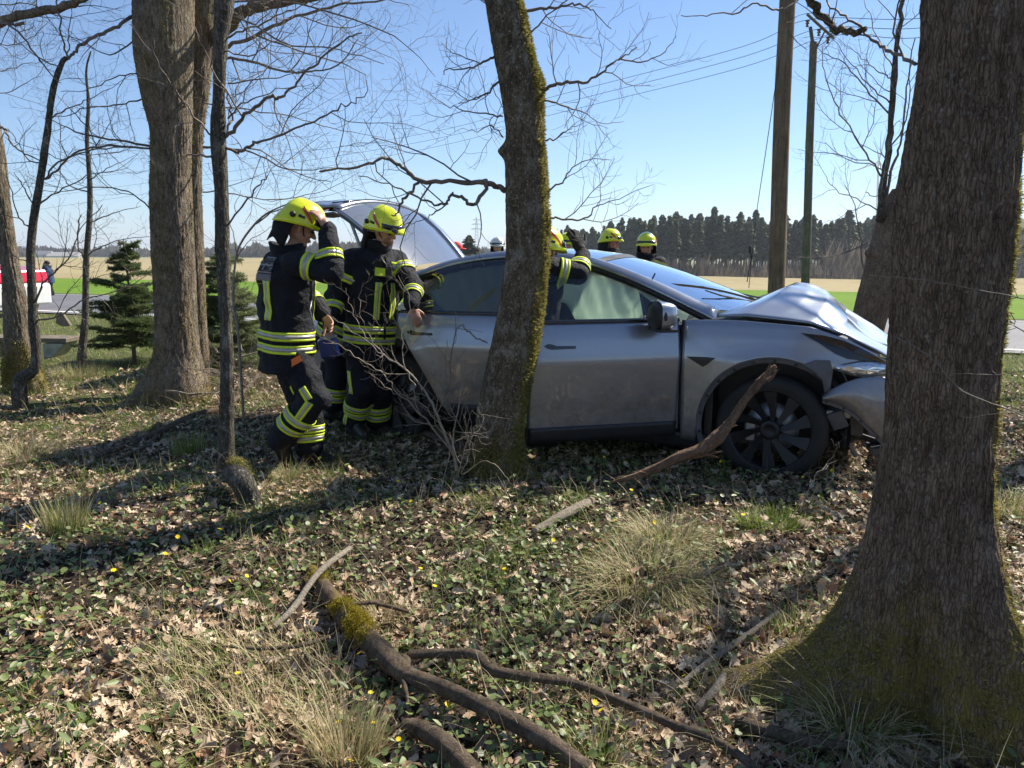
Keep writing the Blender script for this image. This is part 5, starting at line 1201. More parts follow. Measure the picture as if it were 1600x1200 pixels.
# wheels
def wheel(cx, sd, steer=0.0, camber=0):
    root_M = Matrix.Translation((cx, sd*.83, .345))@Matrix.Rotation(steer, 4, 'Z')
    R = .358; w = .115
    prof_ = [(.265, -w*.92), (.285, -w), (.325, -w*1.02), (.345, -w*.86), (.355, -w*.6), (.358, -w*.2), (.358, w*.2), (.355, w*.6), (.345, w*.86), (.325, w*1.02), (.285, w), (.265, w*.92)]
    t = np.linspace(0, 2*math.pi, 64, endpoint=False); A = np.array([[[r*math.cos(a), y, r*math.sin(a)] for a in t] for r, y in prof_]); mb = MB(); mb.grid(A, closev=True)
    ty = mb.build('wheel', M_RUB, car, smooth=True); ty.matrix_local = root_M
    so = sd    # outward y sign
    mb = MB(); A = np.array([[[r*math.cos(a), so*y, r*math.sin(a)] for a in t] for r, y in [(.272, .095), (.276, .108), (.268, .110), (.258, .098), (.250, .06), (.245, -.05)]]); mb.grid(A, closev=True); o = mb.build('rim', M_RIM, ty, smooth=True)
    # turbine spokes: ten curved blades
    for k in range(10):
        a0 = k*math.pi/5+.2; mb = MB(); V = []
        for r, da, wv, yy in ((.058, .0, .020, .085), (.10, .04, .022, .088), (.15, .10, .030, .090), (.20, .15, .040, .094), (.235, .18, .048, .098), (.262, .19, .053, .100)):
            a = a0+da; c_, s_ = math.cos(a), math.sin(a); n_ = np.array([-s_, 0, c_]); b_ = np.array([c_*r, so*yy, s_*r])
            V += [b_-n_*wv+np.array([0, so*.0, 0]), b_+n_*wv*.65+np.array([0, -so*.014, 0]), b_+n_*wv*.65-np.array([0, so*.03, 0]), b_-n_*wv-np.array([0, so*.02, 0])]
        f = []
        for i in range(5):
            for j in range(4): f.append((4*i+j, 4*i+(j+1) % 4, 4*i+4+(j+1) % 4, 4*i+4+j))
        f += [(3, 2, 1, 0), (20, 21, 22, 23)]; mb.add(V, f); mb.build('spoke', M_RIM, ty, angle=35)
    mb = MB(); A = np.array([[[r*math.cos(a), so*y, r*math.sin(a)] for a in t[::2]] for r, y in [(.066, .06), (.066, .092), (.060, .099), (.035, .101), (.03, .096), (.001, .096)]]); mb.grid(A, closev=True); mb.build('hub_cap', M_RIM, ty, smooth=True)
    mb = MB(); A = np.array([[[r*math.cos(a), so*y, r*math.sin(a)] for a in t[::2]] for r, y in [(.175, .0), (.175, .02), (.08, .02)]]); mb.grid(A, closev=True); mb.build('brake_disc', M_STEEL, ty, smooth=True)
    mb = MB(); mb.box((-.13*1, so*.02, -.02), (.07, .06, .16)); mb.build('brake_caliper', M_STEEL, ty, bevel=.01)
    return ty
wheel(0, -1, math.radians(-5)); wheel(0, 1, math.radians(-5)); wheel(-2.89, -1); wheel(-2.89, 1)
# cabin: floor, dash, seats, wheel, curtain airbags
mb = MB(); mb.box((-1.7, 0, .24), (3.5, 1.6, .06)); mb.build('floor_pan', M_BLK, car)
mb = MB(); mb.box((-2.4, 0, .36), (.9, 1.35, .22)); mb.build('rear_bench', M_SEAT, car, bevel=.05)
mb = MB(); mb.box((-2.78, 0, .72), (.16, 1.3, .55), R=Euler((0, -.22, 0)).to_matrix()); mb.build('rear_backrest', M_SEAT, car, bevel=.05)
for y in (-.38, .38):
    mb = MB(); mb.box((-1.35, y, .52), (.50, .52, .14)); s_ = mb.build('seat', M_SEAT, car, bevel=.05)
    mb = MB(); mb.box((-1.66, y, .84), (.14, .50, .62), R=Euler((0, -.28, 0)).to_matrix()); mb.build('backrest', M_SEAT, s_, bevel=.06)
    mb = MB(); mb.box((-1.80, y, 1.21), (.10, .27, .17), R=Euler((0, -.25, 0)).to_matrix()); mb.build('headrest', M_SEAT, s_, bevel=.045)
mb = MB(); A = []
for y in np.linspace(-.72, .72, 14): A.append([[-.35-.1*(1-(y/.72)**2)*-1, y, 1.02], [-.62, y, 1.03-.02*(y/.7)**2], [-.80, y, .98], [-.84, y, .86], [-.80, y, .55]])
mb.grid(np.array(A)); mb.build('dashboard', M_SEAT, car, smooth=True)
t = np.linspace(0, 2*math.pi, 28); mb = MB(); mb.tube([(-.93+.12*math.sin(a)*.4, .38+.18*math.cos(a), .88+.17*math.sin(a)) for a in t], .014, 7, caps=False); mb.build('steering_wheel', M_BLK, car, smooth=True)
for c_, r_ in (((-1.05, .38, .98), (.15, .24, .21)), ((-.82, -.36, 1.10), (.17, .28, .15))):
    mb = MB(); mb.ball(c_, r_, 26, 16); o = mb.build('airbag', M_BAG, car, smooth=True)
    V = o.data.vertices
    for q in V: n_ = float(fbm(q.co.x*7, q.co.y*7, q.co.z*7, 3, 4))-.5; q.co += q.normal*n_*.09
for sd in (-1,):
    A = []
    for i, x in enumerate(np.linspace(-.82, -2.75, 60)):
        zt = rail_z(x)-.05; zb = float(np.interp(-x, [.82, 1.0, 1.3, 1.42, 1.5, 1.66, 1.8, 2.5, 2.75], [1.12, 1.0, .98, 1.0, 1.13, 1.15, 1.05, 1.0, 1.2])); row = []
        for s_ in np.linspace(0, 1, 14):
            z = zt+(zb-zt)*s_; y = rail_y(x)-.04+.10*s_+.022*math.sin(x*23+s_*3)*s_+.012*math.sin(x*51-s_*9)+.03*math.sin(s_*math.pi); row.append([x, sd*y, z])
        A.append(row)
    mb = MB(); mb.grid(np.array(A)); mb.build('curtain_airbag', M_BAG, car, smooth=True, solid=.01)
mb = MB(); mb.box((-1.12, 0, 1.36), (.04, .24, .065)); mb.build('rear_view_mirror', M_BLK, car, bevel=.015)
mb = MB(); mb.tube([(-.86, -.66, 1.36), (-.93, -.68, 1.2), (-.90, -.70, 1.05)], .006, 5); mb.build('belt_strap', M_BLK, car)
mb = MB(); A = [[[-1.22, -.50, .70], [-1.30, -.52, .95], [-1.42, -.58, 1.10]], [[-1.6, -.62, .70], [-1.6, -.60, 1.0], [-1.52, -.60, 1.20]], [[-1.95, -.60, .7], [-1.9, -.6, 1.0], [-1.85, -.58, 1.15]]]
mb.grid(np.array(A)); mb.build('dark_reflection_sheet', M_SEAT, car, smooth=True, solid=.03, subsurf=2)  # added dark sheet, shaped like a seat, stands for a tree's reflection
# inner sills / bulkhead so that no daylight shows through the body
mb = MB(); mb.box((-.42, 0, .60), (.05, 1.66, .75)); mb.build('bulkhead', M_BLK, car)
mb = MB(); mb.box((.12, 0, .52), (1.0, .95, .62)); mb.build('front_structure', M_BLK, car, bevel=.05)
mb = MB(); mb.box((-3.45, 0, .50), (.6, 1.5, .40)); mb.build('boot_floor', M_BLK, car, bevel=.05)
# rear bumper
A = []
for y in np.linspace(-.80, .80, 30):
    x = -3.875+.16*(abs(y)/.8)**3.2; A.append([[x+.05*(z > .55)*(z-.55), y, z] for z in (.24, .33, .45, .56, .66, .74)])
mb = MB(); mb.grid(np.array(A), flip=True); mb.build('rear_bumper', M_PAINT_C, car, smooth=True, solid=.02)
# tailgate, raised
HX, HZ = -2.99, 1.375; RA = math.radians(67)
def gate(x, y, z):
    dx, dz = x-HX, z-HZ; a = RA; return [HX+1.06*(dx*math.cos(a)+dz*math.sin(a)), y, HZ+1.06*(-dx*math.sin(a)+dz*math.cos(a))]
gp = [(-2.92, 1.45, .60), (-3.05, 1.41, .61), (-3.2, 1.355, .62), (-3.35, 1.29, .635), (-3.48, 1.215, .65), (-3.56, 1.16, .66), (-3.60, 1.12, .66), (-3.62, 1.05, .68), (-3.66, .97, .72), (-3.70, .88, .74), (-3.73, .80, .74), (-3.74, .74, .72), (-3.74, .70, .70)]
A = []
for x, z, w_ in [(a_-.10, b_-.03, c_) for a_, b_, c_ in [(a_+.03, b_-.04, c_) for a_, b_, c_ in gp]]:
    row = []
    for t_ in np.linspace(-1, 1, 21):
        cr = (1-abs(t_)**2.3); row.append(gate(x-.05*cr*(1 if x > -3.6 else 1.6)+.02, t_*w_*1.08, z+.035*cr*(1 if x > -3.65 else .3)))
    A.append(row)
A = np.array(A)
mb = MB(); mb.grid(A[:6]); tg = mb.build('tailgate_glass', simple('privacy_glass', (.13, .14, .165), .16, coat=1, var=.1, sc=3, spec=.8), car, smooth=True)
mb = MB(); mb.grid(A[5:]); tgp = mb.build('tailgate', M_PAINT_C, car, smooth=True); s_ = tgp.modifiers.new('s', 'SOLIDIFY'); s_.thickness = .02; s_.offset = -1
for k in (0, -1):
    e = A[:, k]; ins = np.array([0, .09 if k == 0 else -.09, 0]); mb = MB(); mb.grid(np.array([e[:7]+np.array([0, 0, .003]), e[:7]+ins+np.array([0, 0, .003])])); mb.build('tailgate_frame', M_PAINT_C, tgp, smooth=True, solid=.03)
    mb = MB(); mb.grid(np.array([e+np.array([0, 0, -.035]), e+ins*1.2+np.array([.01, 0, -.06])])); mb.build('tailgate_inner_trim', M_INT, tgp, smooth=True, solid=.015)
    mb = MB(); q0 = e[4]+np.array([0, .03 if k == 0 else -.03, -.05]); mb.tube([q0, (-3.2, (-.66 if k == 0 else .66), 1.16)], .014, 8); mb.build('gas_strut', M_STEEL, tgp)
inn = A[1:-1, 2:-2].copy(); inn[:, :, 2] -= .05; mb = MB(); mb.grid(inn[4:]); mb.build('tailgate_lining', M_BLK, tgp, smooth=True, solid=.02)
mb = MB(); mb.grid(np.array([A[6, 2:-2]+np.array([-.01, 0, .02]), A[5, 2:-2]+np.array([-.03, 0, .035]), A[7, 2:-2]+np.array([-.02, 0, .02])])); mb.build('spoiler', M_GLBLK, tgp, smooth=True, solid=.01)
q = [gate(-3.77, y, .80) for y in (-.25, 0, .25)]; mb = MB(); mb.grid(np.array([[gate(-3.77, y, z) for y in (-.26, 0, .26)] for z in (.78, .89)])); mb.build('number_plate_recess', M_BLK, tgp, solid=.01)
for y0, y1 in ((-.76, -.42), (.42, .76)):
    mb = MB(); mb.grid(np.array([[gate(float(np.interp(abs(y), [.4, .76], [-3.74, -3.67])), y, z) for y in np.linspace(y0, y1, 6)] for z in (.93, .985)])); mb.build('tail_light', simple('tail_lamp_red', (.35, .01, .01), .1, coat=1) if y0 < 0 else bpy.data.materials['tail_lamp_red'], tgp, solid=.02)
# parcel edge rail seen from the side
mb = MB(); mb.tube([(-2.95, -.60, 1.40), (-3.25, -.64, 1.27), (-3.6, -.70, 1.08)], .03, 6); mb.build('tailgate_channel', M_CHR, car, smooth=True)
# ================================================================ BROKEN LIMB ON THE WHEEL
root = empty('broken_limb', P(965, 752, 4.15), 0, 'splintered brown limb leaning up against the front wheel of the car', 'branch')
q = np.array([P(955, 754, 4.18), P(1010, 738, 4.2), P(1060, 715, 4.22), P(1105, 697, 4.25), P(1135, 668, 4.27), P(1165, 625, 4.3), P(1192, 592, 4.33), P(1211, 572, 4.36)])
n = 120; c = catmull(q, n); r_ = np.interp(np.linspace(0, 1, n), [0, .15, .35, .5, .58, .8, 1], [.006, .022, .034, .043, .027, .022, .014])
V, f = tube_arr(c, r_, 18); ctr = np.repeat(c, 18, 0); an = np.tile(np.arange(18), n)*2*math.pi/18; ln = np.repeat(np.arange(n), 18)*.05
k = .75+.5*vnoise(np.cos(an)*3.5, np.sin(an)*3.5, ln*1.2, 4)+.2*(vnoise(np.cos(an)*7, np.sin(an)*7, ln*4, 9)-.5); V = ctr+(V-ctr)*k[:, None]
M_SPLINT = bark_mat('splintered_wood', (.12, .07, .045), (.36, .24, .16), lichen=(.40, .30, .2), lich=.2, zs=1, sc=46, fis=200, fz=.8, fdep=.12, spots=.0)
mb = MB(); mb.add(V, f); rel(mb.build('limb', M_SPLINT, root, smooth=True), root)
g = np.random.default_rng(8); mb = MB()
for i in range(70):
    k_ = int(g.integers(5, n-2)); p0 = c[k_]+g.normal(0, 1, 3)*r_[k_]*.6; t_ = nrm(c[min(k_+3, n-1)]-c[k_]); d = nrm(t_*g.choice([-1, 1])+g.normal(0, .35, 3)); L = g.uniform(.02, .06) if k_ > 60 else g.uniform(.03, .14)
    if k_ > 60: L *= .8
    mb.tube([p0, p0+d*L*.6, p0+d*L+np.array([0, 0, -.01])], [.005, .0035, .0006], 4)
o = rel(mb.build('splinters', M_SPLINT, root), root); tag(o, kind='stuff')
for i, (a, b) in enumerate([((1060, 716), (1130, 705)), ((1090, 702), (1125, 716)), ((1195, 590), (1203, 568)), ((1199, 595), (1216, 577)), ((1000, 741), (965, 745))]):
    mb = MB(); mb.tube([P(*a, 4.24), P((a[0]+b[0])/2, (a[1]+b[1])/2+2, 4.24), P(*b, 4.22)], [.014, .010, .002], 6); rel(mb.build('splinter', M_SPLINT, root), root)

# ================================================================ BARE SHRUB AT THE REAR DOOR
root = empty('bare_shrub', G(720, 730), 0, 'bare pale shrub twigs fanning up between the second firefighter and the leaning tree', 'shrub')
SH = [([(715, 735, 4.35), (700, 690, 4.35), (680, 640, 4.35), (660, 607, 4.4), (630, 575, 4.45), (590, 548, 4.5), (555, 520, 4.5), (520, 495, 4.5)], .011, .002, 1, .8),
      ([(705, 705, 4.35), (660, 650, 4.35), (620, 612, 4.3), (600, 583, 4.3), (560, 562, 4.3), (530, 540, 4.3), (505, 535, 4.3)], .006, .0015, 1, .8),
      ([(690, 665, 4.35), (650, 625, 4.3), (610, 610, 4.3), (575, 580, 4.3)], .004, .0012, 1, .7),
      ([(712, 735, 4.3), (708, 690, 4.3), (716, 640, 4.3), (722, 590, 4.35), (712, 555, 4.35)], .006, .002, 1, .6),
      ([(720, 740, 4.3), (735, 700, 4.25), (728, 670, 4.2), (738, 640, 4.2)], .004, .0012, 1, .6),
      ([(722, 742, 4.2), (760, 720, 4.15), (790, 742, 4.1), (800, 760, 4.1)], .003, .001, 1, .8),
      ([(715, 745, 4.2), (730, 690, 4.1), (755, 655, 4.1), (748, 628, 4.1)], .003, .001, 1, .8),
      ([(690, 770, 4.0), (700, 715, 4.0), (712, 690, 4.05), (745, 680, 4.1)], .003, .001, 1, .9),
      ([(650, 605, 4.4), (632, 570, 4.4), (628, 520, 4.4), (640, 470, 4.4), (622, 430, 4.4)], .004, .0012, 1, .8),
      ([(600, 555, 4.5), (575, 520, 4.45), (562, 480, 4.45), (568, 440, 4.45)], .003, .001, 1, .7),
      ([(575, 530, 4.5), (560, 505, 4.5), (545, 470, 4.5), (540, 450, 4.5)], .003, .001, 1, .7)]
for i, (pts, r0, r1, lev, kd) in enumerate(SH): limb(root, pts, r0, r1, lev, 700+i, kids=kd, mat=M_TWIGL, up=.1, name='stem', lenf=.55, wig=.22)
rel_all(root)
# brush heap between the twin trunk and the firefighter
root = empty('brush_heap', onground(-2.9, 6.4), 0, 'tangled heap of dead brushwood at the foot of the twin trunk', 'brushwood')
g = np.random.default_rng(12)
for i in range(46):
    px, py = g.uniform(300, 430), g.uniform(540, 640); c0 = G(px, py); a = g.uniform(0, math.pi); L = g.uniform(.3, .9); p = []
    z0, z1 = g.uniform(.02, .35), g.uniform(.02, .5)
    for t in np.linspace(-.5, .5, 7): p.append(c0+np.array([math.cos(a)*L*t, math.sin(a)*L*t*.6, z0+(z1-z0)*(t+.5)])+g.normal(0, .02, 3))
    tw = Twigs(); r = np.linspace(g.uniform(.004, .013), .002, 7); tw.emit(np.array(p), r); sprout(tw, np.array(p), r, 0 if i % 3 else 1, g, .05, .25, .6); rel(tw.mb.build('twig', M_TWIGL if i % 3 else M_TWIG, root, smooth=True), root)
# small weeds and bramble stems near the car
for i, (pts, lab) in enumerate([([(1250, 800, 3.7), (1275, 745, 3.75), (1300, 720, 3.8), (1310, 690, 3.8)], 'budding thin shoot below the front bumper'), ([(1055, 810, 3.9), (1066, 780, 3.9), (1076, 760, 3.9)], 'single straight pale stalk in front of the car sill'), ([(1370, 800, 3.5), (1330, 770, 3.5), (1290, 742, 3.5)], 'dark fallen shoot at the left of the big trunk'), ([(95, 650, 6.0), (80, 610, 6.0), (100, 570, 6.0), (125, 540, 6.0)], 'bent bare shoot right of the reddish sapling foot')]):
    root = empty('bare_shoot', G(*pts[0][:2]), 0, lab, 'shoot'); limb(root, pts, .0035, .001, 1, 760+i, kids=.6, mat=M_TWIGL, name='stem', lenf=.4); rel_all(root)

# ================================================================ POLES AND WIRES
M_POLE = bark_mat('weathered_pole', (.16, .115, .07), (.38, .29, .19), lichen=(.3, .25, .18), lich=.1, zs=.05, sc=40, fis=60, fz=.02, fdep=.3, spots=.0)
def pole(name, label, a, b, Y, r0, r1, cat='pole', mat=None):
    p0, p1 = P(*a, Y), P(*b, Y); g0 = p0.copy(); g0[2] = float(H(p0[0], Y))-.2; d = p1-p0; g0[:2] = (p0+d*(g0[2]-p0[2])/d[2])[:2]
    root = empty(name, g0+[0, 0, .2], 0, label, cat); n = 60; t = np.linspace(0, 1, n)[:, None]; q = g0*(1-t)+p1*t; q[:, 0] += .012*np.sin(t[:, 0]*7)
    V, f = tube_arr(q, np.linspace(r0, r1, n), 24); ctr = np.repeat(q, 24, 0); an = np.tile(np.arange(24), n)/24*2*math.pi; V = ctr+(V-ctr)*(.97+.07*vnoise(np.cos(an)*4, np.sin(an)*4, np.repeat(np.arange(n), 24)*.12, 5))[:, None]
    mb = MB(); mb.add(V, f); rel(mb.build('shaft', mat or M_POLE, root, smooth=True), root); return root
pl = pole('utility_pole', 'thick brown wooden utility pole rising behind the bonnet', (1212, 440), (1233, -60), 11.2, .125, .108)
M_POLE2 = bark_mat('tarred_pole', (.09, .085, .062), (.20, .185, .135), lichen=(.3, .25, .18), lich=.05, zs=.08, sc=30, fdep=.1, spots=.0)
pl2 = pole('utility_pole', 'slim dark utility pole with angled crossarm behind the thick one', (1258, 440), (1271, 66), 23, .13, .105, mat=M_POLE2)
M_WIRE = simple('wire_metal', (.06, .06, .065), .5, metal=.5)
M_INS = simple('insulator', (.09, .06, .05), .25, coat=.5)
A_, B_ = P(1261, 22, 22.9), P(1303, 60, 22.9)
mb = MB(); mb.tube([A_, B_], .04, 6); mb.tube([P(1266, 42, 23), P(1271, 75, 23)], .05, 6); mb.tube([P(1289, 48, 22.9), P(1274, 78, 23)], .025, 5); rel(mb.build('crossarm', M_POLE2, pl2), pl2)
ins = [P(1262, 31, 22.9), P(1280, 45, 22.9), P(1294, 57, 22.9)]
for q in ins:
    mb = MB()
    for k in range(3): mb.ball(q+np.array([0, 0, -.03-.07*k]), (.065-.008*k, .065-.008*k, .035), 10, 6)
    rel(mb.build('insulator', M_INS, pl2, smooth=True), pl2)
def wire(name, label, pts, r, cat='wire', group=None, sag=0):
    q = np.array(pts, float); n = 60; t = np.linspace(0, 1, n)[:, None]
    c = catmull(q, n) if len(q) > 2 else q[0]*(1-t)+q[1]*t
    c[:, 2] -= sag*4*(t*(1-t))[:, 0]; root = MB(); root.tube(c, r, 5, caps=False); return tag(root.build(name, M_WIRE), label, cat, group)
for k, (l, m_, rr_) in enumerate([((0, 300), (1150, 76), (1434, 29)), ((0, 325), (1150, 92), (1434, 44)), ((0, 345), (1150, 108), (1434, 59))]):
    wire('power_line', ['highest of the three overhead wires running left from the slim pole', 'middle of the three overhead wires running left from the slim pole', 'lowest of the three overhead wires running left from the slim pole'][k],
         [P(l[0]-60, l[1], 70), P(564, 225+13*k, 47), P(875, 148+14*k, 33.5), P(*m_, 25.5), ins[k], P(rr_[0], rr_[1], 20.5), P(1700, -10+14*k, 17)], .0085, 'overhead wire', 'overhead wires')
wire('stay_cable', 'dark cable slanting down the left side of the thick pole', [P(1218, 90, 11.15), P(1215, 110, 11.15), P(1196, 240, 11.3), P(1181, 340, 11.5), P(1175, 400, 11.6), P(1170, 450, 11.7)], .006, 'cable')
mb = MB(); c0 = P(1172, 390, 11.6); mb.ball(c0, (.025, .025, .07), 8, 6); mb.ball(c0+np.array([.03, 0, -.11]), (.02, .02, .05), 8, 6); mb.tube([c0, c0+np.array([.03, 0, -.11]), c0+np.array([.0, 0, -.3]), c0+np.array([-.02, 0, -.5])], .008, 5)
tag(mb.build('cable_clamp', M_BLK), 'dark clamp and splice hanging on the slanting cable', 'cable clamp')
# lattice mast far away
root = empty('transmission_tower', P(745, 392, 900), 0, 'pale lattice power mast on the horizon left of the leaning tree', 'pylon')
M_PYL = simple('pylon_steel', (.42, .45, .47), .6, metal=.3)
mb = MB(); b_ = P(745, 396, 900); top = P(745, 339, 900)[2]; hgt = top-b_[2]
for sx in (-1, 1):
    for sy in (-1, 1): mb.tube([b_+np.array([sx*3.2, sy*3.2, 0]), b_+np.array([sx*1.0, sy*1.0, hgt*.75]), b_+np.array([sx*.15, sy*.15, hgt])], .22, 4)
for k in range(11):
    z0, z1 = hgt*k/11, hgt*(k+1)/11; w = lambda z: 3.2-2.2*z/(hgt*.75) if z < hgt*.75 else 1-.85*(z/hgt-.75)/.25
    mb.tube([b_+np.array([-w(z0), -w(z0), z0]), b_+np.array([w(z1), -w(z1), z1])], .13, 3); mb.tube([b_+np.array([w(z0), -w(z0), z0]), b_+np.array([-w(z1), -w(z1), z1])], .13, 3)
rel(mb.build('lattice', M_PYL, root), root)
for zf, wd in ((.92, 4.6), (.80, 6.0), (.67, 6.8)):
    mb = MB(); z = hgt*zf; mb.tube([b_+np.array([-wd, 0, z]), b_+np.array([0, 0, z+1.2]), b_+np.array([wd, 0, z])], .28, 4); mb.tube([b_+np.array([-wd, 0, z]), b_+np.array([wd, 0, z-.4])], .22, 4); rel(mb.build('cross_arm', M_PYL, root), root)
# wind turbine mast behind the shoots
root = empty('wind_turbine', P(1369, 392, 1400), 0, 'very pale far wind turbine mast rising behind the young shoots', 'wind turbine'); M_WHT = simple('turbine_white', (.75, .77, .78), .5)
mb = MB(); mb.tube([P(1369, 400, 1400), P(1373, 255, 1400)], [3.6, 2.0], 12); rel(mb.build('mast', M_WHT, root, smooth=True), root)
mb = MB(); c0 = P(1373, 253, 1398); mb.ball(c0, (3, 5, 3), 10, 8); rel(mb.build('hub', M_WHT, root, smooth=True), root)
for k in range(3):
    a = math.radians(80+120*k); mb = MB(); d = np.array([math.cos(a), 0, math.sin(a)]); mb.tube([c0, c0+d*18, c0+d*55], [1.5, 1.7, .3], 5); rel(mb.build('blade', M_WHT, root), root)

# ================================================================ ROADSIDE THINGS
M_CONC = simple('mossy_concrete', (.30, .30, .25), .9, var=.35, sc=9, bmp=.5, kind='Position')
M_OLDW = simple('old_plank', (.17, .14, .10), .85, var=.35, sc=12, bmp=.3, kind='Position')
c = P(72, 556, 10.6); c[2] = float(H(c[0], 10.6)); root = empty('stone_bench', c, 0, 'low concrete bench with slanted leg partly hidden by the left trunks', 'bench')
Yb = 10.6
def pp(*a): return [P(x, y, Yb) for x, y in a]
def plate(pts, d, mat, name, parent, bevel=0):
    A = np.array(pts); n = len(A); B = A+np.array([0, d, 0]); mb = MB(); mb.add(np.vstack([A, B]), [tuple(range(n))[::-1], tuple(range(n, 2*n))]+[(i, (i+1) % n, n+(i+1) % n, n+i) for i in range(n)]); o = mb.build(name, mat, parent, bevel=bevel); return rel(o, parent)
plate(pp((-40, 527), (103, 529), (103, 536), (-40, 534)), .42, M_OLDW, 'seat', root, .01)
plate(pp((66, 537), (101, 537), (82, 558), (68, 562)), .34, M_CONC, 'leg', root, .01)
plate(pp((-30, 537), (-5, 537), (-8, 560), (-22, 560)), .34, M_CONC, 'leg', root, .01)
o = plate([p+np.array([0, .55, 0]) for p in pp((52, 494), (60, 492), (75, 515), (60, 516), (50, 510))], .06, M_OLDW, 'backrest', root, .01)
# snow pole / rail behind the bonnet
Yg = 10.9; root = empty('roadside_rail', onground(P(1290, 500, Yg)[0], Yg), 0, 'black crossbar on a white roadside post behind the crumpled bonnet', 'barrier')
M_WPL = simple('white_plastic', (.72, .73, .74), .5, var=.08)
def bx_(a, b, d, mat, nm, dy=0): return plate([P(x, y, Yg)+np.array([0, dy, 0]) for x, y in (a, (b[0], a[1]), b, (a[0], b[1]))], d, mat, nm, root)
bx_((1250, 464), (1294, 476), .12, M_BLK, 'crossbar'); bx_((1289, 476), (1296, 545), .10, M_BLK, 'post', .01); bx_((1296.5, 465), (1300, 480), .09, M_WPL, 'reflector_strip'); plate([P(*a, Yg) for a in ((1297, 480), (1303, 480), (1309, 520), (1297, 520))], .09, M_WPL, 'post_panel', root)
# red and white emergency car at the left
M_RED = simple('signal_red', (.62, .012, .03), .25, var=.06, coat=.8); M_WCAR = simple('white_paint', (.78, .78, .76), .3, var=.04, coat=.8)
YV = 17.6; x1 = P(20, 450, YV)[0]; gz = float(H(x1, YV)); van = empty('fire_command_car', (x1, YV, gz), math.radians(158-180), 'red and white emergency car standing on the road at the left edge', 'car')
L = 4.9; hw = .95
def vb(name, poly, mat, w=hw, y0=0, bevel=.04, parent=van):
    mb = MB(); n = len(poly); A = np.array([[x, -w+y0, z] for x, z in poly]); B = A.copy(); B[:, 1] = w+y0; mb.add(np.vstack([A, B]), [tuple(range(n)), tuple(range(n, 2*n))[::-1]]+[(i, (i+1) % n, n+(i+1) % n, n+i)[::-1] for i in range(n)]); return mb.build(name, mat, parent, bevel=bevel)
vb('lower_body', [(0, .28), (.02, .72), (-.02, .80), (-L, .80), (-L-.05, .3)], M_WCAR)
vb('upper_body', [(-.02, .805), (-.08, 1.12), (-.95, 1.22), (-L, 1.25), (-L, .805)], M_RED, bevel=.05)
vb('cabin', [(-.95, 1.22), (-1.7, 1.86), (-4.4, 1.88), (-L+.03, 1.3)], M_GLBLK, w=.86)
vb('roof', [(-1.65, 1.865), (-1.8, 1.92), (-4.3, 1.95), (-4.45, 1.885)], M_RED, w=.84)
g = np.random.default_rng(5)
for k in range(16):
    x = -.12-.34*(k % 8); z = .90+.14*(k//8); mb = MB(); mb.add([[x, -hw-.004, z-.03], [x-.12, -hw-.004, z+.07], [x-.2, -hw-.004, z+.07], [x-.08, -hw-.004, z-.03]], [(3, 2, 1, 0)]); mb.build('hatch_stripe', M_WCAR, van)
mb = MB(); mb.box((-1.05, -1.08, 1.30), (.14, .22, .20)); mb.build('side_mirror', M_BLK, van, bevel=.02)
mb = MB(); mb.tube([(-1.0, -.93, 1.24), (-1.68, -.85, 1.86)], .03, 6); mb.build('windscreen_pillar', M_BLK, van)
for x in (-.85, -3.9):
    for y in (-.86, .86): mb = MB(); mb.tube([(x, y-.11, .36), (x, y+.11, .36)], .36, 24); w_ = mb.build('wheel', M_RUB, van, bevel=.02); mb = MB(); mb.tube([(x, y-.12, .36), (x, y+.12, .36)], .22, 16); mb.build('rim', M_STEEL, w_)
# far buildings on the left and the horizon hedges
def shed(px, py, w, h, D, lab, col=(.72, .71, .68), rc=(.42, .40, .38)):
    c = P(px, py, D); root = empty('farm_building', c, 0, lab, 'building'); wm = simple('shed_wall', col, .8, var=.05, sc=.2, kind='Position'); rm = simple('shed_roof', rc, .7, var=.05, sc=.2, kind='Position')
    mb = MB(); mb.box((0, 0, h/2-1), (w, w*.4, h+2)); mb.build('wall', wm, root); mb = MB(); mb.prism([(-w*.22, 0), (w*.22, 0), (0, h*.55)], -w*.52, w*.52, 0, np.array(Matrix.Translation((0, 0, h+.02))@Matrix(((0, 0, 1, 0), (1, 0, 0, 0), (0, 1, 0, 0), (0, 0, 0, 1))))); mb.build('roof', rm, root)
    for k in range(4): mb = MB(); mb.box((-w*.35+k*w*.22, -w*.2-.1, h*.45), (w*.08, .2, h*.3)); mb.build('window', M_GLBLK, root)
shed(104, 411, 26, 6, 640, 'long white farm building on the far field at the left')
shed(70, 409, 14, 6, 640, 'small pale farm building left of the long white one', (.6, .58, .52))
shed(55, 398, 10, 6, 900, 'tiny white house on the far slope behind the slender sapling', (.75, .74, .72))
shed(165, 408, 22, 6, 900, 'grey roofed farm building right of the long white one', (.5, .5, .48))
shed(400, 404, 22, 5, 1100, 'tiny far building seen above the brush behind the left firefighter', (.6, .6, .6))
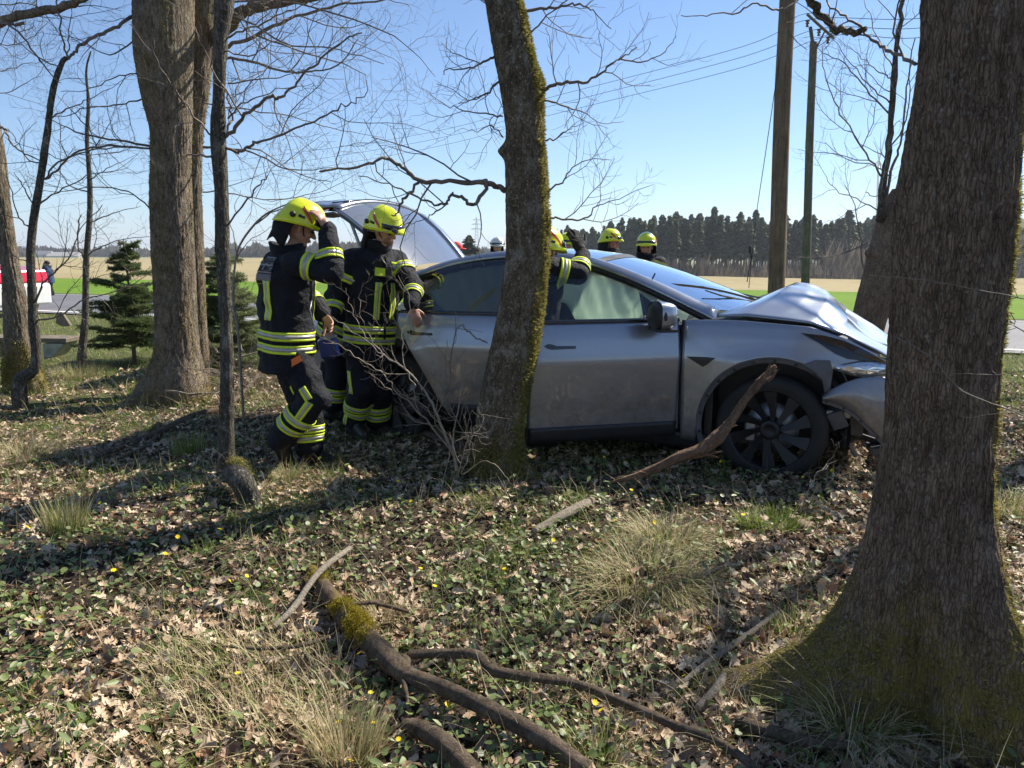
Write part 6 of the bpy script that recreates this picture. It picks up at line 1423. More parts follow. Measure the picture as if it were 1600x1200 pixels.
# ================================================================ PEOPLE
def cloth_mat(name, c, var=.3, rough=.75, sc=14):
    m, nt, b = new_mat(name); v = coords(nt, 'Position'); n = noise(nt, v, sc, 5, .6); w = noise(nt, v, 700, 2)
    nt.links.new(ramp(nt, n, [(.3, tuple(k*(1-var) for k in c)), (.7, tuple(k*(1+var) for k in c))]), b.inputs['Base Color'])
    b.inputs['Roughness'].default_value = rough; b.inputs['Specular IOR Level'].default_value = .3; b.inputs['Sheen Weight'].default_value = .0
    bump(nt, b, mathn(nt, 'ADD', noise(nt, v, 16, 4, .6, 1.5), mathn(nt, 'MULTIPLY', w, .1)), .8, .03); return m
M_NAVY = cloth_mat('turnout_navy', (.0075, .009, .016)); M_BLKC = cloth_mat('black_cloth', (.006, .006, .007)); M_HIV = simple('hivis_yellow', (.62, .78, .03), .6, var=.1, sc=60)
M_SILV = simple('reflective_silver', (.42, .41, .38), .35, metal=.3, var=.15, sc=80); M_SKIN = simple('skin', (.48, .26, .18), .5, var=.12, sc=30)
M_HELM = simple('helmet_yellow', (.74, .82, .015), .28, var=.05, coat=.6); M_HELMW = simple('helmet_white', (.78, .78, .70), .3, coat=.5); M_STRIPE = simple('red_reflex', (.5, .03, .02), .4)
M_BOOT = simple('boot_leather', (.014, .013, .012), .5, var=.3, bmp=.3); M_HAIR = simple('dark_hair', (.02, .014, .010), .6, var=.4, sc=120, bmp=.6, bsc=300)
M_BLUE = simple('blue_case', (.01, .025, .16), .35, coat=.3); M_REDC = simple('red_cloth', (.55, .02, .02), .7); M_GREYC = simple('grey_patch', (.30, .29, .27), .8, bmp=.2); M_ORNG = simple('orange_label', (.75, .17, .03), .6)
M_EYE = simple('eye', (.02, .015, .01), .2); M_LIP = simple('lip', (.32, .12, .09), .5); M_GLOVE = cloth_mat('glove', (.02, .02, .02)); M_BEARD = simple('stubble', (.20, .115, .085), .7)

def capm(mb, a, b, r0, r1, n=14):
    a, b = np.array(a, float), np.array(b, float); L = np.linalg.norm(b-a)+1e-9; k = 5; ts = [-r0+ r0*(1-math.cos(i/k*math.pi/2)) for i in range(k)]+[0, L*.5, L]+[L+r1*math.sin(i/k*math.pi/2) for i in range(1, k+1)]
    rs = [max(.0008, r0*math.sin(i/k*math.pi/2)) for i in range(k)]+[r0, (r0+r1)/2, r1]+[max(.0008, r1*math.cos(i/k*math.pi/2)) for i in range(1, k+1)]
    d = (b-a)/L; mb.tube([a+d*t for t in ts], rs, n)
def loft(mb, rings, n=28):
    """rings: (centre, side axis*rx, front axis*ry)"""
    A = []; t = np.linspace(0, 2*math.pi, n, endpoint=False)
    for c, sx, fy in rings:
        e = lambda v: np.sign(v)*np.abs(v)**.85
        A.append(c+e(np.cos(t))[:, None]*sx+e(np.sin(t))[:, None]*fy)
    mb.grid(np.array(A), closev=True)
    m = len(A); mb.add(A[0], [tuple(range(n))[::-1]]); mb.add(A[-1], [tuple(range(n))])
def remesh(mb, name, mat, parent, voxel, smooth=6, wrinkle=0, wsc=9, seed=1, zs=1.0):
    o = mb.build(name+'_tmp', mat); md = o.modifiers.new('r', 'REMESH'); md.mode = 'VOXEL'; md.voxel_size = voxel; md.adaptivity = 0
    if smooth: s = o.modifiers.new('s', 'SMOOTH'); s.factor = .6; s.iterations = smooth
    dg = bpy.context.evaluated_depsgraph_get(); me = bpy.data.meshes.new_from_object(o.evaluated_get(dg)); me.name = name
    bpy.data.objects.remove(o)
    n = len(me.vertices); V = np.zeros(n*3); me.vertices.foreach_get('co', V); V = V.reshape(-1, 3)
    if wrinkle:
        Nn = np.zeros(n*3); me.vertices.foreach_get('normal', Nn); Nn = Nn.reshape(-1, 3)
        a = fbm(V[:, 0]*wsc+fbm(V[:, 0]*4, V[:, 1]*4, V[:, 2]*4, 2, 8)*3, V[:, 1]*wsc, V[:, 2]*wsc*zs, 3, seed); a2 = 1-np.abs(2*vnoise(V[:, 0]*wsc*.8+5, V[:, 1]*wsc*.8, V[:, 2]*wsc*1.5*zs+V[:, 0]*6, seed+5)-1)
        V = V+Nn*((a-.5)*1.3+(a2-.5)*.7)[:, None]*wrinkle
        me.vertices.foreach_set('co', V.astype(np.float32).ravel()); me.update()
    me.materials.clear(); me.materials.append(mat); me.polygons.foreach_set('use_smooth', [True]*len(me.polygons))
    ob = bpy.data.objects.new(name, me); link(ob, parent)
    bv = BVHTree.FromObject(ob, dg) if False else BVHTree.FromPolygons([tuple(v) for v in V], [tuple(p.vertices) for p in me.polygons])
    return ob, bv
def wrap(bv, axf, hs, ths, side, front, off=.004, rmax=.4):
    """grid on a limb: axf(h) -> axis point, angle 0 = side, 90 = front"""
    A = []
    for h in hs:
        c = np.array(axf(h)); row = []; last = None
        for t in ths:
            d = side*math.cos(t)+front*math.sin(t); hit = bv.ray_cast(Vector(c), Vector(d), rmax)
            if hit[0] is None: p = last if last is not None else c+d*.1
            else: p = np.array(hit[0])+d*off
            last = p; row.append(p)
        A.append(row)
    return np.array(A)
def band_ring(bv, a, b, t, w, parent, front=None, name='reflective_band', th=(0, 2*math.pi), n=40, off=.005, rows=((0, .28, 0), (.28, .72, 1), (.72, 1, 0)), rmax=.3):
    a, b = np.array(a, float), np.array(b, float); d = nrm(b-a); L = np.linalg.norm(b-a)
    f = front if front is not None else np.array([0, -1., .1]); f = nrm(f-d*np.dot(f, d)); s = np.cross(f, d)
    c = a+(b-a)*t; mb = MB(); hs = np.array([0, .28, .72, 1]); A = wrap(bv, lambda h: c+d*(h-.5)*w, hs, np.linspace(*th, n), s, f, off, rmax)
    # keep the ring tight where folds let a ray escape
    r = np.linalg.norm(A-(c+d[None]*((hs-.5)*w)[:, None])[:, None, :], axis=2); md = np.median(r); k = np.clip(r, None, md*1.5)/np.maximum(r, 1e-6); cc = (c+d[None]*((hs-.5)*w)[:, None])[:, None, :]; A = cc+(A-cc)*k[..., None]
    for i, (_, _, m) in enumerate(rows): mb.grid(A[i:i+2], m)
    return mb.build(name, [M_HIV, M_SILV], parent, smooth=True, solid=.0035)
def head_prims(mb, c, f, u, s=1.0):
    f = nrm(f); r = nrm(np.cross(f, u)); u = np.cross(r, f); R = np.stack([r, f, u], 1)
    q = lambda x, y, z: c+R@np.array([x, y, z])*s
    mb.ball(q(0, -.012, .035), np.array([.074, .092, .085])*s, 24, 16, R=R); mb.ball(q(0, .012, -.02), np.array([.064, .075, .085])*s, 24, 16, R=R)
    mb.ball(q(0, .045, -.078), np.array([.034, .034, .028])*s, 16, 10, R=R); capm(mb, q(.045, -.0, -.055), q(.018, .058, -.088), .020*s, .018*s); capm(mb, q(-.045, 0, -.055), q(-.018, .058, -.088), .020*s, .018*s)
    capm(mb, q(0, .088, .012), q(0, .110, -.022), .0075*s, .013*s); mb.ball(q(.011, .098, -.026), .009*s, 10, 6); mb.ball(q(-.011, .098, -.026), .009*s, 10, 6)
    capm(mb, q(-.04, .078, .027), q(.04, .078, .027), .011*s, .011*s); capm(mb, q(-.018, .088, -.052), q(.018, .088, -.052), .007*s, .007*s); capm(mb, q(-.015, .086, -.063), q(.015, .086, -.063), .0075*s, .0075*s)
    for sx in (-1, 1): mb.ball(q(sx*.075, -.005, -.008), np.array([.009, .018, .030])*s, 12, 8, R=R); mb.ball(q(sx*.038, .066, -.018), np.array([.022, .018, .020])*s, 12, 8, R=R)
    return q, R
def hand_prims(mb, w, d, palm, curl=.5, s=1.0, spread=.12, side=1):
    """w wrist, d direction of the fingers, palm = palm normal"""
    d = nrm(d); palm = nrm(palm-d*np.dot(palm, d)); a = np.cross(d, palm)*side; R = np.stack([a, d, palm], 1)
    mb.ball(w+d*.05*s, np.array([.042, .054, .017])*s, 18, 12, R=R); capm(mb, w-d*.03*s, w+d*.02*s, .027*s, .030*s)
    for k, (x, L) in enumerate(((-.031, .068), (-.011, .080), (.011, .078), (.031, .060))):
        p = w+(d*(.09-.004*abs(k-1.3))+a*x)*s; dd = nrm(d+a*x*spread*30*.1); rr = [.0095, .0088, .0080, .0068]
        for j, f_ in enumerate((.46, .30, .24)):
            dd = nrm(dd*math.cos(curl*(.7+.25*j))+palm*math.sin(curl*(.7+.25*j))); q_ = p+dd*L*f_*s; capm(mb, p, q_, rr[j]*s, rr[j+1]*s, 10); p = q_
    p = w+(d*.03-a*.036)*s; dd = nrm(d*.65-a*.65+palm*.35)
    for j, (f_, r0, r1) in enumerate(((.040, .0125, .011), (.032, .0105, .009), (.024, .009, .0075))):
        q_ = p+dd*f_*s; capm(mb, p, q_, r0*s, r1*s, 10); p = q_; dd = nrm(dd+d*.25+palm*curl*.5)
def helmet(parent, c, f, u, mat, s=1.0, lamp=0, detail=True, visor=True):
    f = nrm(f); r = nrm(np.cross(f, u)); u = np.cross(r, f); R = np.stack([r, f, u], 1); q = lambda x, y, z: c+R@np.array([x, y, z])*s
    n, m = 44, 18; A = []
    for i in range(m+1):
        row = []; k = i/m
        for j in range(n):
            t = 2*math.pi*j/n; cx, cy = math.cos(t), math.sin(t)    # cy>0: front
            rim = -.005-.055*max(0, -cy)**1.2-.02*max(0, cy)*0-.022*abs(cx)**4
            zt = .142; ph = k*math.pi/2; prof_ = math.sin(ph)**.9
            x = .126*cx*prof_; y = (.152 if cy > 0 else .150)*cy*prof_; z = rim+(zt-rim)*math.cos(ph)**.86
            ridge = math.exp(-(x/.022)**2)*.010*math.sin(min(1, k*1.2)*math.pi*.9+.2)
            flare = sstep(.80, 1.0, k)*(.010+.040*max(0, cy)**3+.016*max(0, -cy)**2); x += cx*flare*.7; y += cy*flare; z -= flare*(.30 if cy > 0 else .8)
            x += .006*math.copysign(1, cx)*math.exp(-((k-.62)/.06)**2)*(abs(cx) > .35); row.append(q(x, y-.008, z+ridge))
        A.append(row)
    A = np.array(A); mb = MB(); mb.grid(A, closev=True, flip=True); h = mb.build('helmet', mat, parent, smooth=True, solid=.006)
    if detail:
        for sx in (-1, 1):     # red reflex wings, dark vent and side knob
            for dz, ln in ((.0, .07), (.016, .06)):
                mb = MB(); P_ = []
                for t in np.linspace(0, 1, 7):
                    y = -.05+ .0+ln*1.35*t+.01; z = .075-.045*t*sx*sx+dz-.02*t; x = .126*math.sqrt(max(.02, 1-((y+.008)/.152)**2-((z+.02)/.165)**2))+.019; P_.append([q(sx*x, y, z-.0045), q(sx*(x-.002), y+.003, z+.0045*(1-t*.4))])
                mb.grid(np.array(P_), flip=sx > 0); mb.build('reflex_wing', M_STRIPE, h, solid=.003)
            mb = MB(); mb.ball(q(sx*.128, -.085, .012), np.array([.012, .022, .020])*s, 12, 8, R=R); mb.build('side_knob', M_BLK, h, smooth=True)
            mb = MB(); mb.box(q(sx*.126, -.025, .022), np.array([.016, .045, .020])*s, R=R); mb.build('vent', M_BLK, h, bevel=.004)
    if visor:
        V_ = []; 
        for t in np.linspace(math.radians(24), math.radians(156), 18): V_.append([q(.134*math.cos(t), .163*math.sin(t)-.008+k_*.01, z) for k_, z in ((0, .046), (1, .028), (1, .006))])
        mb = MB(); mb.grid(np.array(V_)); mb.build('visor', M_GLBLK, h, smooth=True, solid=.006)
        mb = MB(); mb.tube([q(.075, .135, .018), q(.078, .185, .012)], [.016*s, .019*s], 12)
        if lamp: mb.build('helmet_lamp', M_BLK, h, bevel=.002)
    V_ = []
    for t in np.linspace(math.radians(196), math.radians(344), 22):      # neck cloth hanging from the rear rim
        V_.append([q(.125*math.cos(t), .150*math.sin(t)-.008, -.02-.035*max(0, -math.sin(t))), q(.135*math.cos(t), .165*math.sin(t)-.015, -.085), q(.130*math.cos(t), .155*math.sin(t)-.012, -.140), q(.138*math.cos(t), .158*math.sin(t)-.012, -.20+.02*math.sin(t*5))])
    mb = MB(); mb.grid(np.array(V_), flip=True); mb.build('neck_cloth', M_BLKC, h, smooth=True, solid=.006)
    if visor:
        mb = MB(); mb.tube([q(-.088, .01, -.02), q(-.074, .03, -.075), q(-.03, .062, -.115), q(.03, .062, -.115), q(.074, .03, -.075), q(.088, .01, -.02)], .0045*s, 6); mb.build('chin_strap', M_BLKC, h)
    return h, q
def person(label, J, face, hface, up=(0, 0, 1), vox=.010, hat='yellow', hands=('bare', 'bare'), curls=(.6, .6), palms=None, fing=None, coat=M_NAVY, pants=M_NAVY, bands=True, wr=.010, group='firefighters at the crash', lamp=0, legs=True, cuffb=True, seed=1, detail=True, hem=.16, wide=1.0, hair=False, cat='person'):
    """J: joints neck, chest, waist, pelvis, head, shR.., elR.., wrR.., hipR.., knR.., anR.., (L too); world coordinates"""
    face = nrm(face); J = {k: np.array(v, float) for k, v in J.items()}
    base = np.array([J['pelvis'][0], J['pelvis'][1], min(J['anR'][2], J['anL'][2])-.09]); root = empty('person', base, 0, label, cat, group)
    up = np.array(up, float); spine = nrm(J['neck']-J['pelvis']); sR = nrm(np.cross(face, spine)); fr = np.cross(spine, sR)
    # ---- body
    mb = MB(); q, R = head_prims(mb, J['head'], hface, up)
    capm(mb, J['neck']-spine*.03, J['head']+np.array([0, 0, -.05]), .056, .052)
    loft(mb, [(J['neck']-spine*.05, sR*.10, fr*.07), (J['chest']+spine*.06, sR*.18*wide, fr*.11), (J['chest']-spine*.05, sR*.17*wide, fr*.115), (J['waist'], sR*.15, fr*.10), (J['pelvis'], sR*.165, fr*.11), (J['pelvis']-spine*.08, sR*.15, fr*.10)], 20)
    for s_ in 'RL':
        capm(mb, J['neck']*.4+J['sh'+s_]*.6, J['sh'+s_], .05, .05); capm(mb, J['sh'+s_], J['el'+s_], .048, .040); capm(mb, J['el'+s_], J['wr'+s_], .040, .028)
        capm(mb, J['pelvis']*.4+J['hip'+s_]*.6, J['hip'+s_], .08, .08); capm(mb, J['hip'+s_], J['kn'+s_], .075, .052); capm(mb, J['kn'+s_], J['an'+s_], .052, .038)
        i = 'RL'.index(s_); d = nrm(J['wr'+s_]-J['el'+s_]) if fing is None or fing[i] is None else nrm(fing[i]); pn = np.array(palms[i]) if palms and palms[i] is not None else -fr
        if hands[i] == 'bare': hand_prims(mb, J['wr'+s_]+d*.02, d, pn, curls[i], 1.0, side=1 if i == 0 else -1)
    body, _ = remesh(mb, 'body', M_SKIN, root, min(vox, .0052 if detail else vox), 3)
    rel(body, root)
    if detail:
        for sx in (-1, 1):
            mb = MB(); mb.ball(q(sx*.032, .0835, .004), .0085, 10, 8); rel(mb.build('eye', M_EYE, body, smooth=True), root)
            mb = MB(); capm(mb, q(sx*.016, .094, .028), q(sx*.050, .082, .026), .0045, .003, 6); rel(mb.build('eyebrow', M_HAIR, body, smooth=True), root)
        mb = MB(); capm(mb, q(-.020, .0935, -.0575), q(.020, .0935, -.0575), .005, .005, 8); rel(mb.build('lips', M_LIP, body, smooth=True), root)
    for s_, i in (('R', 0), ('L', 1)):
        if hands[i] == 'glove':
            mb = MB(); d = nrm(J['wr'+s_]-J['el'+s_]) if fing is None or fing[i] is None else nrm(fing[i]); pn = np.array(palms[i]) if palms and palms[i] is not None else -fr
            hand_prims(mb, J['wr'+s_]+d*.02, d, pn, curls[i], 1.18, side=1 if i == 0 else -1); capm(mb, J['wr'+s_]-nrm(J['wr'+s_]-J['el'+s_])*.06, J['wr'+s_]+d*.03, .048, .036); g_, _ = remesh(mb, 'glove', M_GLOVE, root, .0075, 2, .003, 30); rel(g_, root)
    # ---- jacket
    mb = MB(); hemp = J['pelvis']-spine*hem
    loft(mb, [(J['neck']+spine*.035, sR*.085, fr*.085), (J['neck']-spine*.015, sR*.13, fr*.10), (J['neck']-spine*.07, sR*.20*wide, fr*.14), (J['chest'], sR*.225*wide, fr*.165), (J['waist'], sR*.205*wide, fr*.16), (J['pelvis'], sR*.215*wide, fr*.165), (hemp, sR*.22*wide, fr*.175)], 30)
    for s_ in 'RL':
        capm(mb, J['neck']*.35+J['sh'+s_]*.65-spine*.02, J['sh'+s_], .085, .088); capm(mb, J['sh'+s_], J['el'+s_], .088, .072); capm(mb, J['el'+s_], J['el'+s_]*.06+J['wr'+s_]*.94, .074, .056)
    jk, bj = remesh(mb, 'jacket', coat, root, vox, 3, wr, 8, seed); rel(jk, root)
    # collar
    cp = J['neck']+spine*.012-fr*.012; t = np.linspace(0, 2*math.pi, 24, endpoint=False); mb = MB(); mb.grid(np.array([[cp+sR*(.092+.012*k)*math.cos(a)+fr*((.092+.01*k)*math.sin(a)+.01)+spine*(k*.045-.03+.012*math.sin(a*2)) for a in t] for k in range(3)]), closev=True); c_ = mb.build('collar', coat, root, smooth=True, solid=.012); rel(c_, root)
    # ---- trousers, boots
    mb = MB(); loft(mb, [(J['pelvis']+spine*.08, sR*.17, fr*.13), (J['pelvis']-spine*.04, sR*.185, fr*.14), (J['pelvis']-spine*.11, sR*.16, fr*.12)], 24)
    for s_ in 'RL': capm(mb, J['hip'+s_], J['kn'+s_], .118, .098); capm(mb, J['kn'+s_], J['an'+s_]+np.array([0, 0, .05]), .100, .092); capm(mb, J['hip'+s_]*.5+J['pelvis']*.5, J['hip'+s_], .1, .1)
    tr, bt = remesh(mb, 'trousers', pants, root, vox, 3, wr*1.1, 7, seed+3); rel(tr, root)
    for i, s_ in enumerate('RL'):
        a = J['an'+s_]; k_ = nrm(J['kn'+s_]-a); fd_ = J.get('toe'+s_); fd_ = nrm(np.array(fd_)-a) if fd_ is not None else nrm(np.array([face[0], face[1], -.12]))
        mb = MB(); capm(mb, a+k_*.12, a, .072, .064); h_ = a-np.array([0, 0, .045])-fd_*.045; capm(mb, h_, a+fd_*.16-np.array([0, 0, .05]), .047, .044); capm(mb, a+fd_*.02, a+fd_*.15-np.array([0, 0, .045]), .055, .04); b_, _ = remesh(mb, 'boot', M_BOOT, root, .012, 2); rel(b_, root)
    B = {}
    if bands:
        for s_, t in (('R', .42), ('L', .42)): rel(band_ring(bj, J['sh'+s_], J['el'+s_], t, .062, jk, fr), root)
        if cuffb:
            for s_ in 'RL': rel(band_ring(bj, J['el'+s_], J['wr'+s_], .38, .058, jk, fr), root)
        w0 = J['waist']*.45+J['pelvis']*.55
        for dz in (.0, -.085): rel(band_ring(bj, w0+spine*dz, w0+spine*(dz-.1), 0, .058, jk, fr, n=64, rmax=.34), root)
        for s_ in 'RL':
            for t in (.42, .62): rel(band_ring(bt, J['kn'+s_], J['an'+s_], t, .055, tr, fr), root)
    hh = None
    if hat in ('yellow', 'white'):
        hh, hq = helmet(root, J['head']+nrm(up)*.045, hface, up, M_HELM if hat == 'yellow' else M_HELMW, .95, lamp, detail or True, True)
        for c in [hh]+children(hh): rel(c, root) if c is hh else None
    elif hat == 'cap':
        hf = nrm(hface); r_ = nrm(np.cross(hf, up)); u_ = np.cross(r_, hf); Rm = np.stack([r_, hf, u_], 1); mb = MB(); mb.ball(J['head']+u_*.055, (.082, .102, .075), 20, 12, R=Rm); mb.ball(J['head']+u_*.05+hf*.105, (.065, .06, .010), 16, 8, R=Rm); o = mb.build('cap', M_REDC, root, smooth=True); rel(o, root)
    elif hat == 'hair':
        hf = nrm(hface); r_ = nrm(np.cross(hf, up)); u_ = np.cross(r_, hf); Rm = np.stack([r_, hf, u_], 1); mb = MB(); mb.ball(J['head']+u_*.050-hf*.02, (.083, .098, .080), 20, 12, R=Rm); o = mb.build('hair', M_HAIR, root, smooth=True); rel(o, root)
    # sub-parts were built in world coordinates under parts: their parents carry no own transform
    return root, dict(jk=jk, bj=bj, tr=tr, bt=bt, J=J, sR=sR, fr=fr, sp=spine, hel=hh, q=q)
def strip(bv, axf, hs, th0, dth, side, front, parent, root, name='reflective_strip', mats=None, off=.005, rmax=.34, rows=((0, 1, 0), (1, 2, 1), (2, 3, 0)), n=None):
    ths = [th0-dth, th0-dth*.34, th0+dth*.34, th0+dth]; A = wrap(bv, axf, hs, ths, side, front, off, rmax); mb = MB()
    for a, b, m in rows: mb.grid(A[:, a:b+1], m)
    o = mb.build(name, mats or [M_HIV, M_SILV], parent, smooth=True, solid=.0035); rel(o, root); return o
def lettering(text, bv, axf, h0, th_c, height, side, front, parent, root, mat, off=.008, width=None, rmax=.4, flip=1):
    cu = bpy.data.curves.new('lettering', 'FONT'); cu.body = text; cu.size = 1; cu.align_x = 'CENTER'; cu.offset = .02; o = bpy.data.objects.new('lettering_tmp', cu); S.collection.objects.link(o)
    dg = bpy.context.evaluated_depsgraph_get(); me = bpy.data.meshes.new_from_object(o.evaluated_get(dg)); bpy.data.objects.remove(o)
    bm = bmesh.new(); bm.from_mesh(me); bmesh.ops.triangulate(bm, faces=bm.faces); bmesh.ops.subdivide_edges(bm, edges=[e for e in bm.edges if e.calc_length() > .3], cuts=1); bm.to_mesh(me); bm.free()
    w = max(v.co.x for v in me.vertices)-min(v.co.x for v in me.vertices); sx = (width/w) if width else height
    for v in me.vertices:
        x, y = v.co.x*sx, v.co.y*height; c = np.array(axf(h0+y)); th = th_c+flip*x/.17; d = side*math.cos(th)+front*math.sin(th); hit = bv.ray_cast(Vector(c), Vector(d), rmax)
        v.co = Vector((np.array(hit[0]) if hit[0] is not None else c+d*.17)+d*off)
    me.materials.clear(); me.materials.append(mat); me.name = 'lettering'; ob = bpy.data.objects.new('lettering', me); link(ob, parent); rel(ob, root); return ob

# --- left firefighter, hand at the helmet
Y1 = 4.97; A25 = math.radians(37); fc = np.array([math.cos(A25), math.sin(A25), 0]); rt = np.array([math.sin(A25), -math.cos(A25), 0])
p = lambda x, y, d=0: P(x, y, Y1+d)
J = dict(neck=p(450, 398), chest=p(446, 432), waist=p(446, 498), pelvis=p(449, 540), head=p(468, 356, -.01)+rt*.01, shR=p(461, 413, -.17), shL=p(434, 410, .17), elR=p(519, 427, -.22), wrR=p(512, 356, -.12), elL=p(480, 462, .24), wrL=p(505, 492, .12),
         hipR=p(456, 556, -.09), hipL=p(448, 556, .09), knR=p(494, 622, -.14), anR=p(440, 694, -.08), knL=p(480, 640, .10), anL=p(483, 708, .08), toeR=p(420, 728, -.1)+fc*.15, toeL=p(483, 708, .08)+fc*.2+np.array([0, 0, -.04]))
hf = nrm(np.array([.84, .30, -.42]))
f1, D = person('firefighter in navy turnout gear seen from behind, hand raised to his yellow helmet', J, fc, hf, up=nrm(np.array([.42, .12, .9])), vox=.0085, wr=.026, seed=3, fing=[nrm(np.array([-.55, .15, .8])), None], palms=[np.array([-.8, .4, -.3]), None], curls=(.55, .5), hem=.17)
hl = lambda o: o
ax = lambda h: D['J']['pelvis']+(D['J']['neck']-D['J']['pelvis'])*h
sR, fr = D['sR'], D['fr']
strip(D['bj'], ax, np.linspace(.30, .72, 14), math.radians(-62), .17, sR, fr, D['jk'], f1)
strip(D['bj'], ax, np.linspace(.30, .74, 14), math.radians(52), .15, sR, fr, D['jk'], f1)
A_ = wrap(D['bj'], ax, np.linspace(.80, 1.0-.03, 7), np.radians(np.linspace(-52, -128, 14)), sR, fr, .007, .4); mb = MB(); mb.grid(A_); rel(mb.build('back_patch', M_GREYC, D['jk'], smooth=True, solid=.003), f1)
A_ = wrap(D['bj'], ax, np.linspace(.715, .79, 5), np.radians(np.linspace(-50, -126, 14)), sR, fr, .006, .4); mb = MB(); mb.grid(A_); rel(mb.build('patch_flap', simple('patch_flap_grey', (.20, .18, .17), .8, bmp=.3), D['jk'], smooth=True, solid=.003), f1)
LS_ = np.linalg.norm(D['J']['neck']-D['J']['pelvis']); ax2 = lambda h: D['J']['pelvis']+nrm(D['J']['neck']-D['J']['pelvis'])*h
for txt, h0 in (('FEUERWEHR', .895*LS_), ('BURG', .815*LS_)):
    lettering(txt, D['bj'], ax2, h0, math.radians(-90 if txt[0] == 'F' else -76), .052, sR, fr, D['jk'], f1, M_BLKC, off=.0115, width=.30 if txt[0] == 'F' else .15, flip=1)
# thigh label, pocket patch, knee strips, torch and straps
axt = lambda h: D['J']['hipR']+(D['J']['knR']-D['J']['hipR'])*h
dt = nrm(D['J']['knR']-D['J']['hipR']); sT = nrm(np.cross(dt, np.array([0, -1., 0]))); fT = np.array([0, -1., 0]); fT = nrm(fT-dt*np.dot(fT, dt)); sT = np.cross(fT, dt)
A_ = wrap(D['bt'], axt, np.linspace(.12, .25, 3), np.radians(np.linspace(50, 128, 8)), sT, fT, .006, .3); mb = MB(); mb.grid(A_); rel(mb.build('name_label', M_ORNG, D['tr'], solid=.003), f1)
A_ = wrap(D['bt'], axt, np.linspace(.55, .72, 3), np.radians(np.linspace(140, 168, 4)), sT, fT, .006, .3); mb = MB(); mb.grid(A_); rel(mb.build('pocket_tab', M_HIV, D['tr'], solid=.003), f1)
strip(D['bt'], axt, np.linspace(.72, 1.0, 6), math.radians(95), .22, sT, fT, D['tr'], f1, rmax=.3)
axs = lambda h: D['J']['knR']+(D['J']['anR']-D['J']['knR'])*h; ds = nrm(D['J']['anR']-D['J']['knR']); fS = nrm(np.array([0, -1., 0])-ds*np.dot([0, -1., 0], ds)); sS = np.cross(fS, ds)
strip(D['bt'], axs, np.linspace(.0, .36, 7), math.radians(92), .24, sS, fS, D['tr'], f1, rmax=.3)
mb = MB(); mb.tube([p(487, 470, -.12), p(484, 485, -.16), p(489, 500, -.17), p(493, 512, -.16), p(487, 516, -.17), p(485, 508, -.18)], .004, 5); rel(mb.build('key_clip', M_STEEL, f1, smooth=True), f1)
mb = MB(); mb.tube([p(484, 430, -.14), p(487, 450, -.15), p(485, 470, -.14)], .009, 6); rel(mb.build('radio_cord', M_BLK, f1, smooth=True), f1)

# --- second firefighter
Y2 = 5.85; a_ = math.radians(-50); fc = np.array([math.cos(a_), math.sin(a_), 0]); p = lambda x, y, d=0: P(x, y, Y2+d)
J = dict(neck=p(588, 392), chest=p(582, 428), waist=p(580, 492), pelvis=p(579, 528), head=p(600, 360, -.07), shR=p(547, 408, -.11), shL=p(618, 408, .11), elR=p(522, 462, -.12), wrR=p(514, 508, -.25), elL=p(647, 448, -.10), wrL=p(643, 477, -.28),
         hipR=p(564, 545, -.02), hipL=p(596, 545, .05), knR=p(565, 610, -.12), anR=p(555, 662, .0), knL=p(592, 612, .0), anL=p(590, 668, .1))
hf2 = nrm(np.array([.84, -.44, -.36]))
f2, D2 = person('firefighter in navy turnout gear looking down, holding a blue case by the rear door', J, fc, hf2, up=nrm(np.array([.2, -.25, .95])), vox=.009, wr=.024, seed=9, lamp=1, curls=(.9, .5), palms=[np.array([.3, 1, 0]), np.array([0, .5, -.8])], fing=[np.array([.05, -.1, -1]), np.array([.3, -.2, -.8])], wide=.96)
ax = lambda h: D2['J']['pelvis']+(D2['J']['neck']-D2['J']['pelvis'])*h; sR, fr = D2['sR'], D2['fr']
strip(D2['bj'], ax, np.linspace(.24, .66, 12), math.radians(72), .15, sR, fr, D2['jk'], f2)
strip(D2['bj'], ax, np.linspace(.24, .66, 12), math.radians(122), .15, sR, fr, D2['jk'], f2)
A_ = wrap(D2['bj'], ax, np.linspace(.73, .82, 4), np.radians(np.linspace(60, 84, 5)), sR, fr, .012, .4); mb = MB(); mb.grid(A_); rel(mb.build('chest_badge', M_HIV, D2['jk'], solid=.02), f2)
mb = MB(); mb.box(D2['J']['chest']+fr*.185-sR*.04+np.array([0, 0, .02]), (.05, .035, .11)); rel(mb.build('radio', M_BLK, D2['jk'], bevel=.008), f2)
mb = MB(); mb.tube([ax(.70)+fr*.18, ax(.86)+fr*.165, ax(.95)+fr*.12+sR*.05], .008, 6); rel(mb.build('radio_cable', M_BLK, D2['jk'], smooth=True), f2)
mb = MB(); mb.grid(wrap(D2['bj'], ax, np.linspace(.02, .96, 20), np.radians([94, 97, 100]), sR, fr, .006, .4)); rel(mb.build('zip_flap', M_BLKC, D2['jk'], solid=.004), f2)
q = D2['q']
mb = MB(); mb.grid(np.array([[q(.058*math.cos(t)*k, .030+.062*math.sin(t)*k, -.062-.028*math.sin(t)*j) for t in np.linspace(.25, math.pi-.25, 12)] for k, j in ((1.05, 0), (1.08, .7), (.95, 1.2))]), flip=False)
rel(mb.build('beard', M_BEARD, bpy.data.objects[f2.name].children[0] if False else D2['jk'], smooth=True), f2)
axl = lambda h: D2['J']['knR']+(D2['J']['anR']-D2['J']['knR'])*h
fS = np.array([0, -1., 0]); strip(D2['bt'], lambda h: D2['J']['hipR']+(D2['J']['knR']-D2['J']['hipR'])*h, np.linspace(.5, 1.05, 8), math.radians(140), .26, np.array([1., 0, 0]), fS, D2['tr'], f2, rmax=.3)
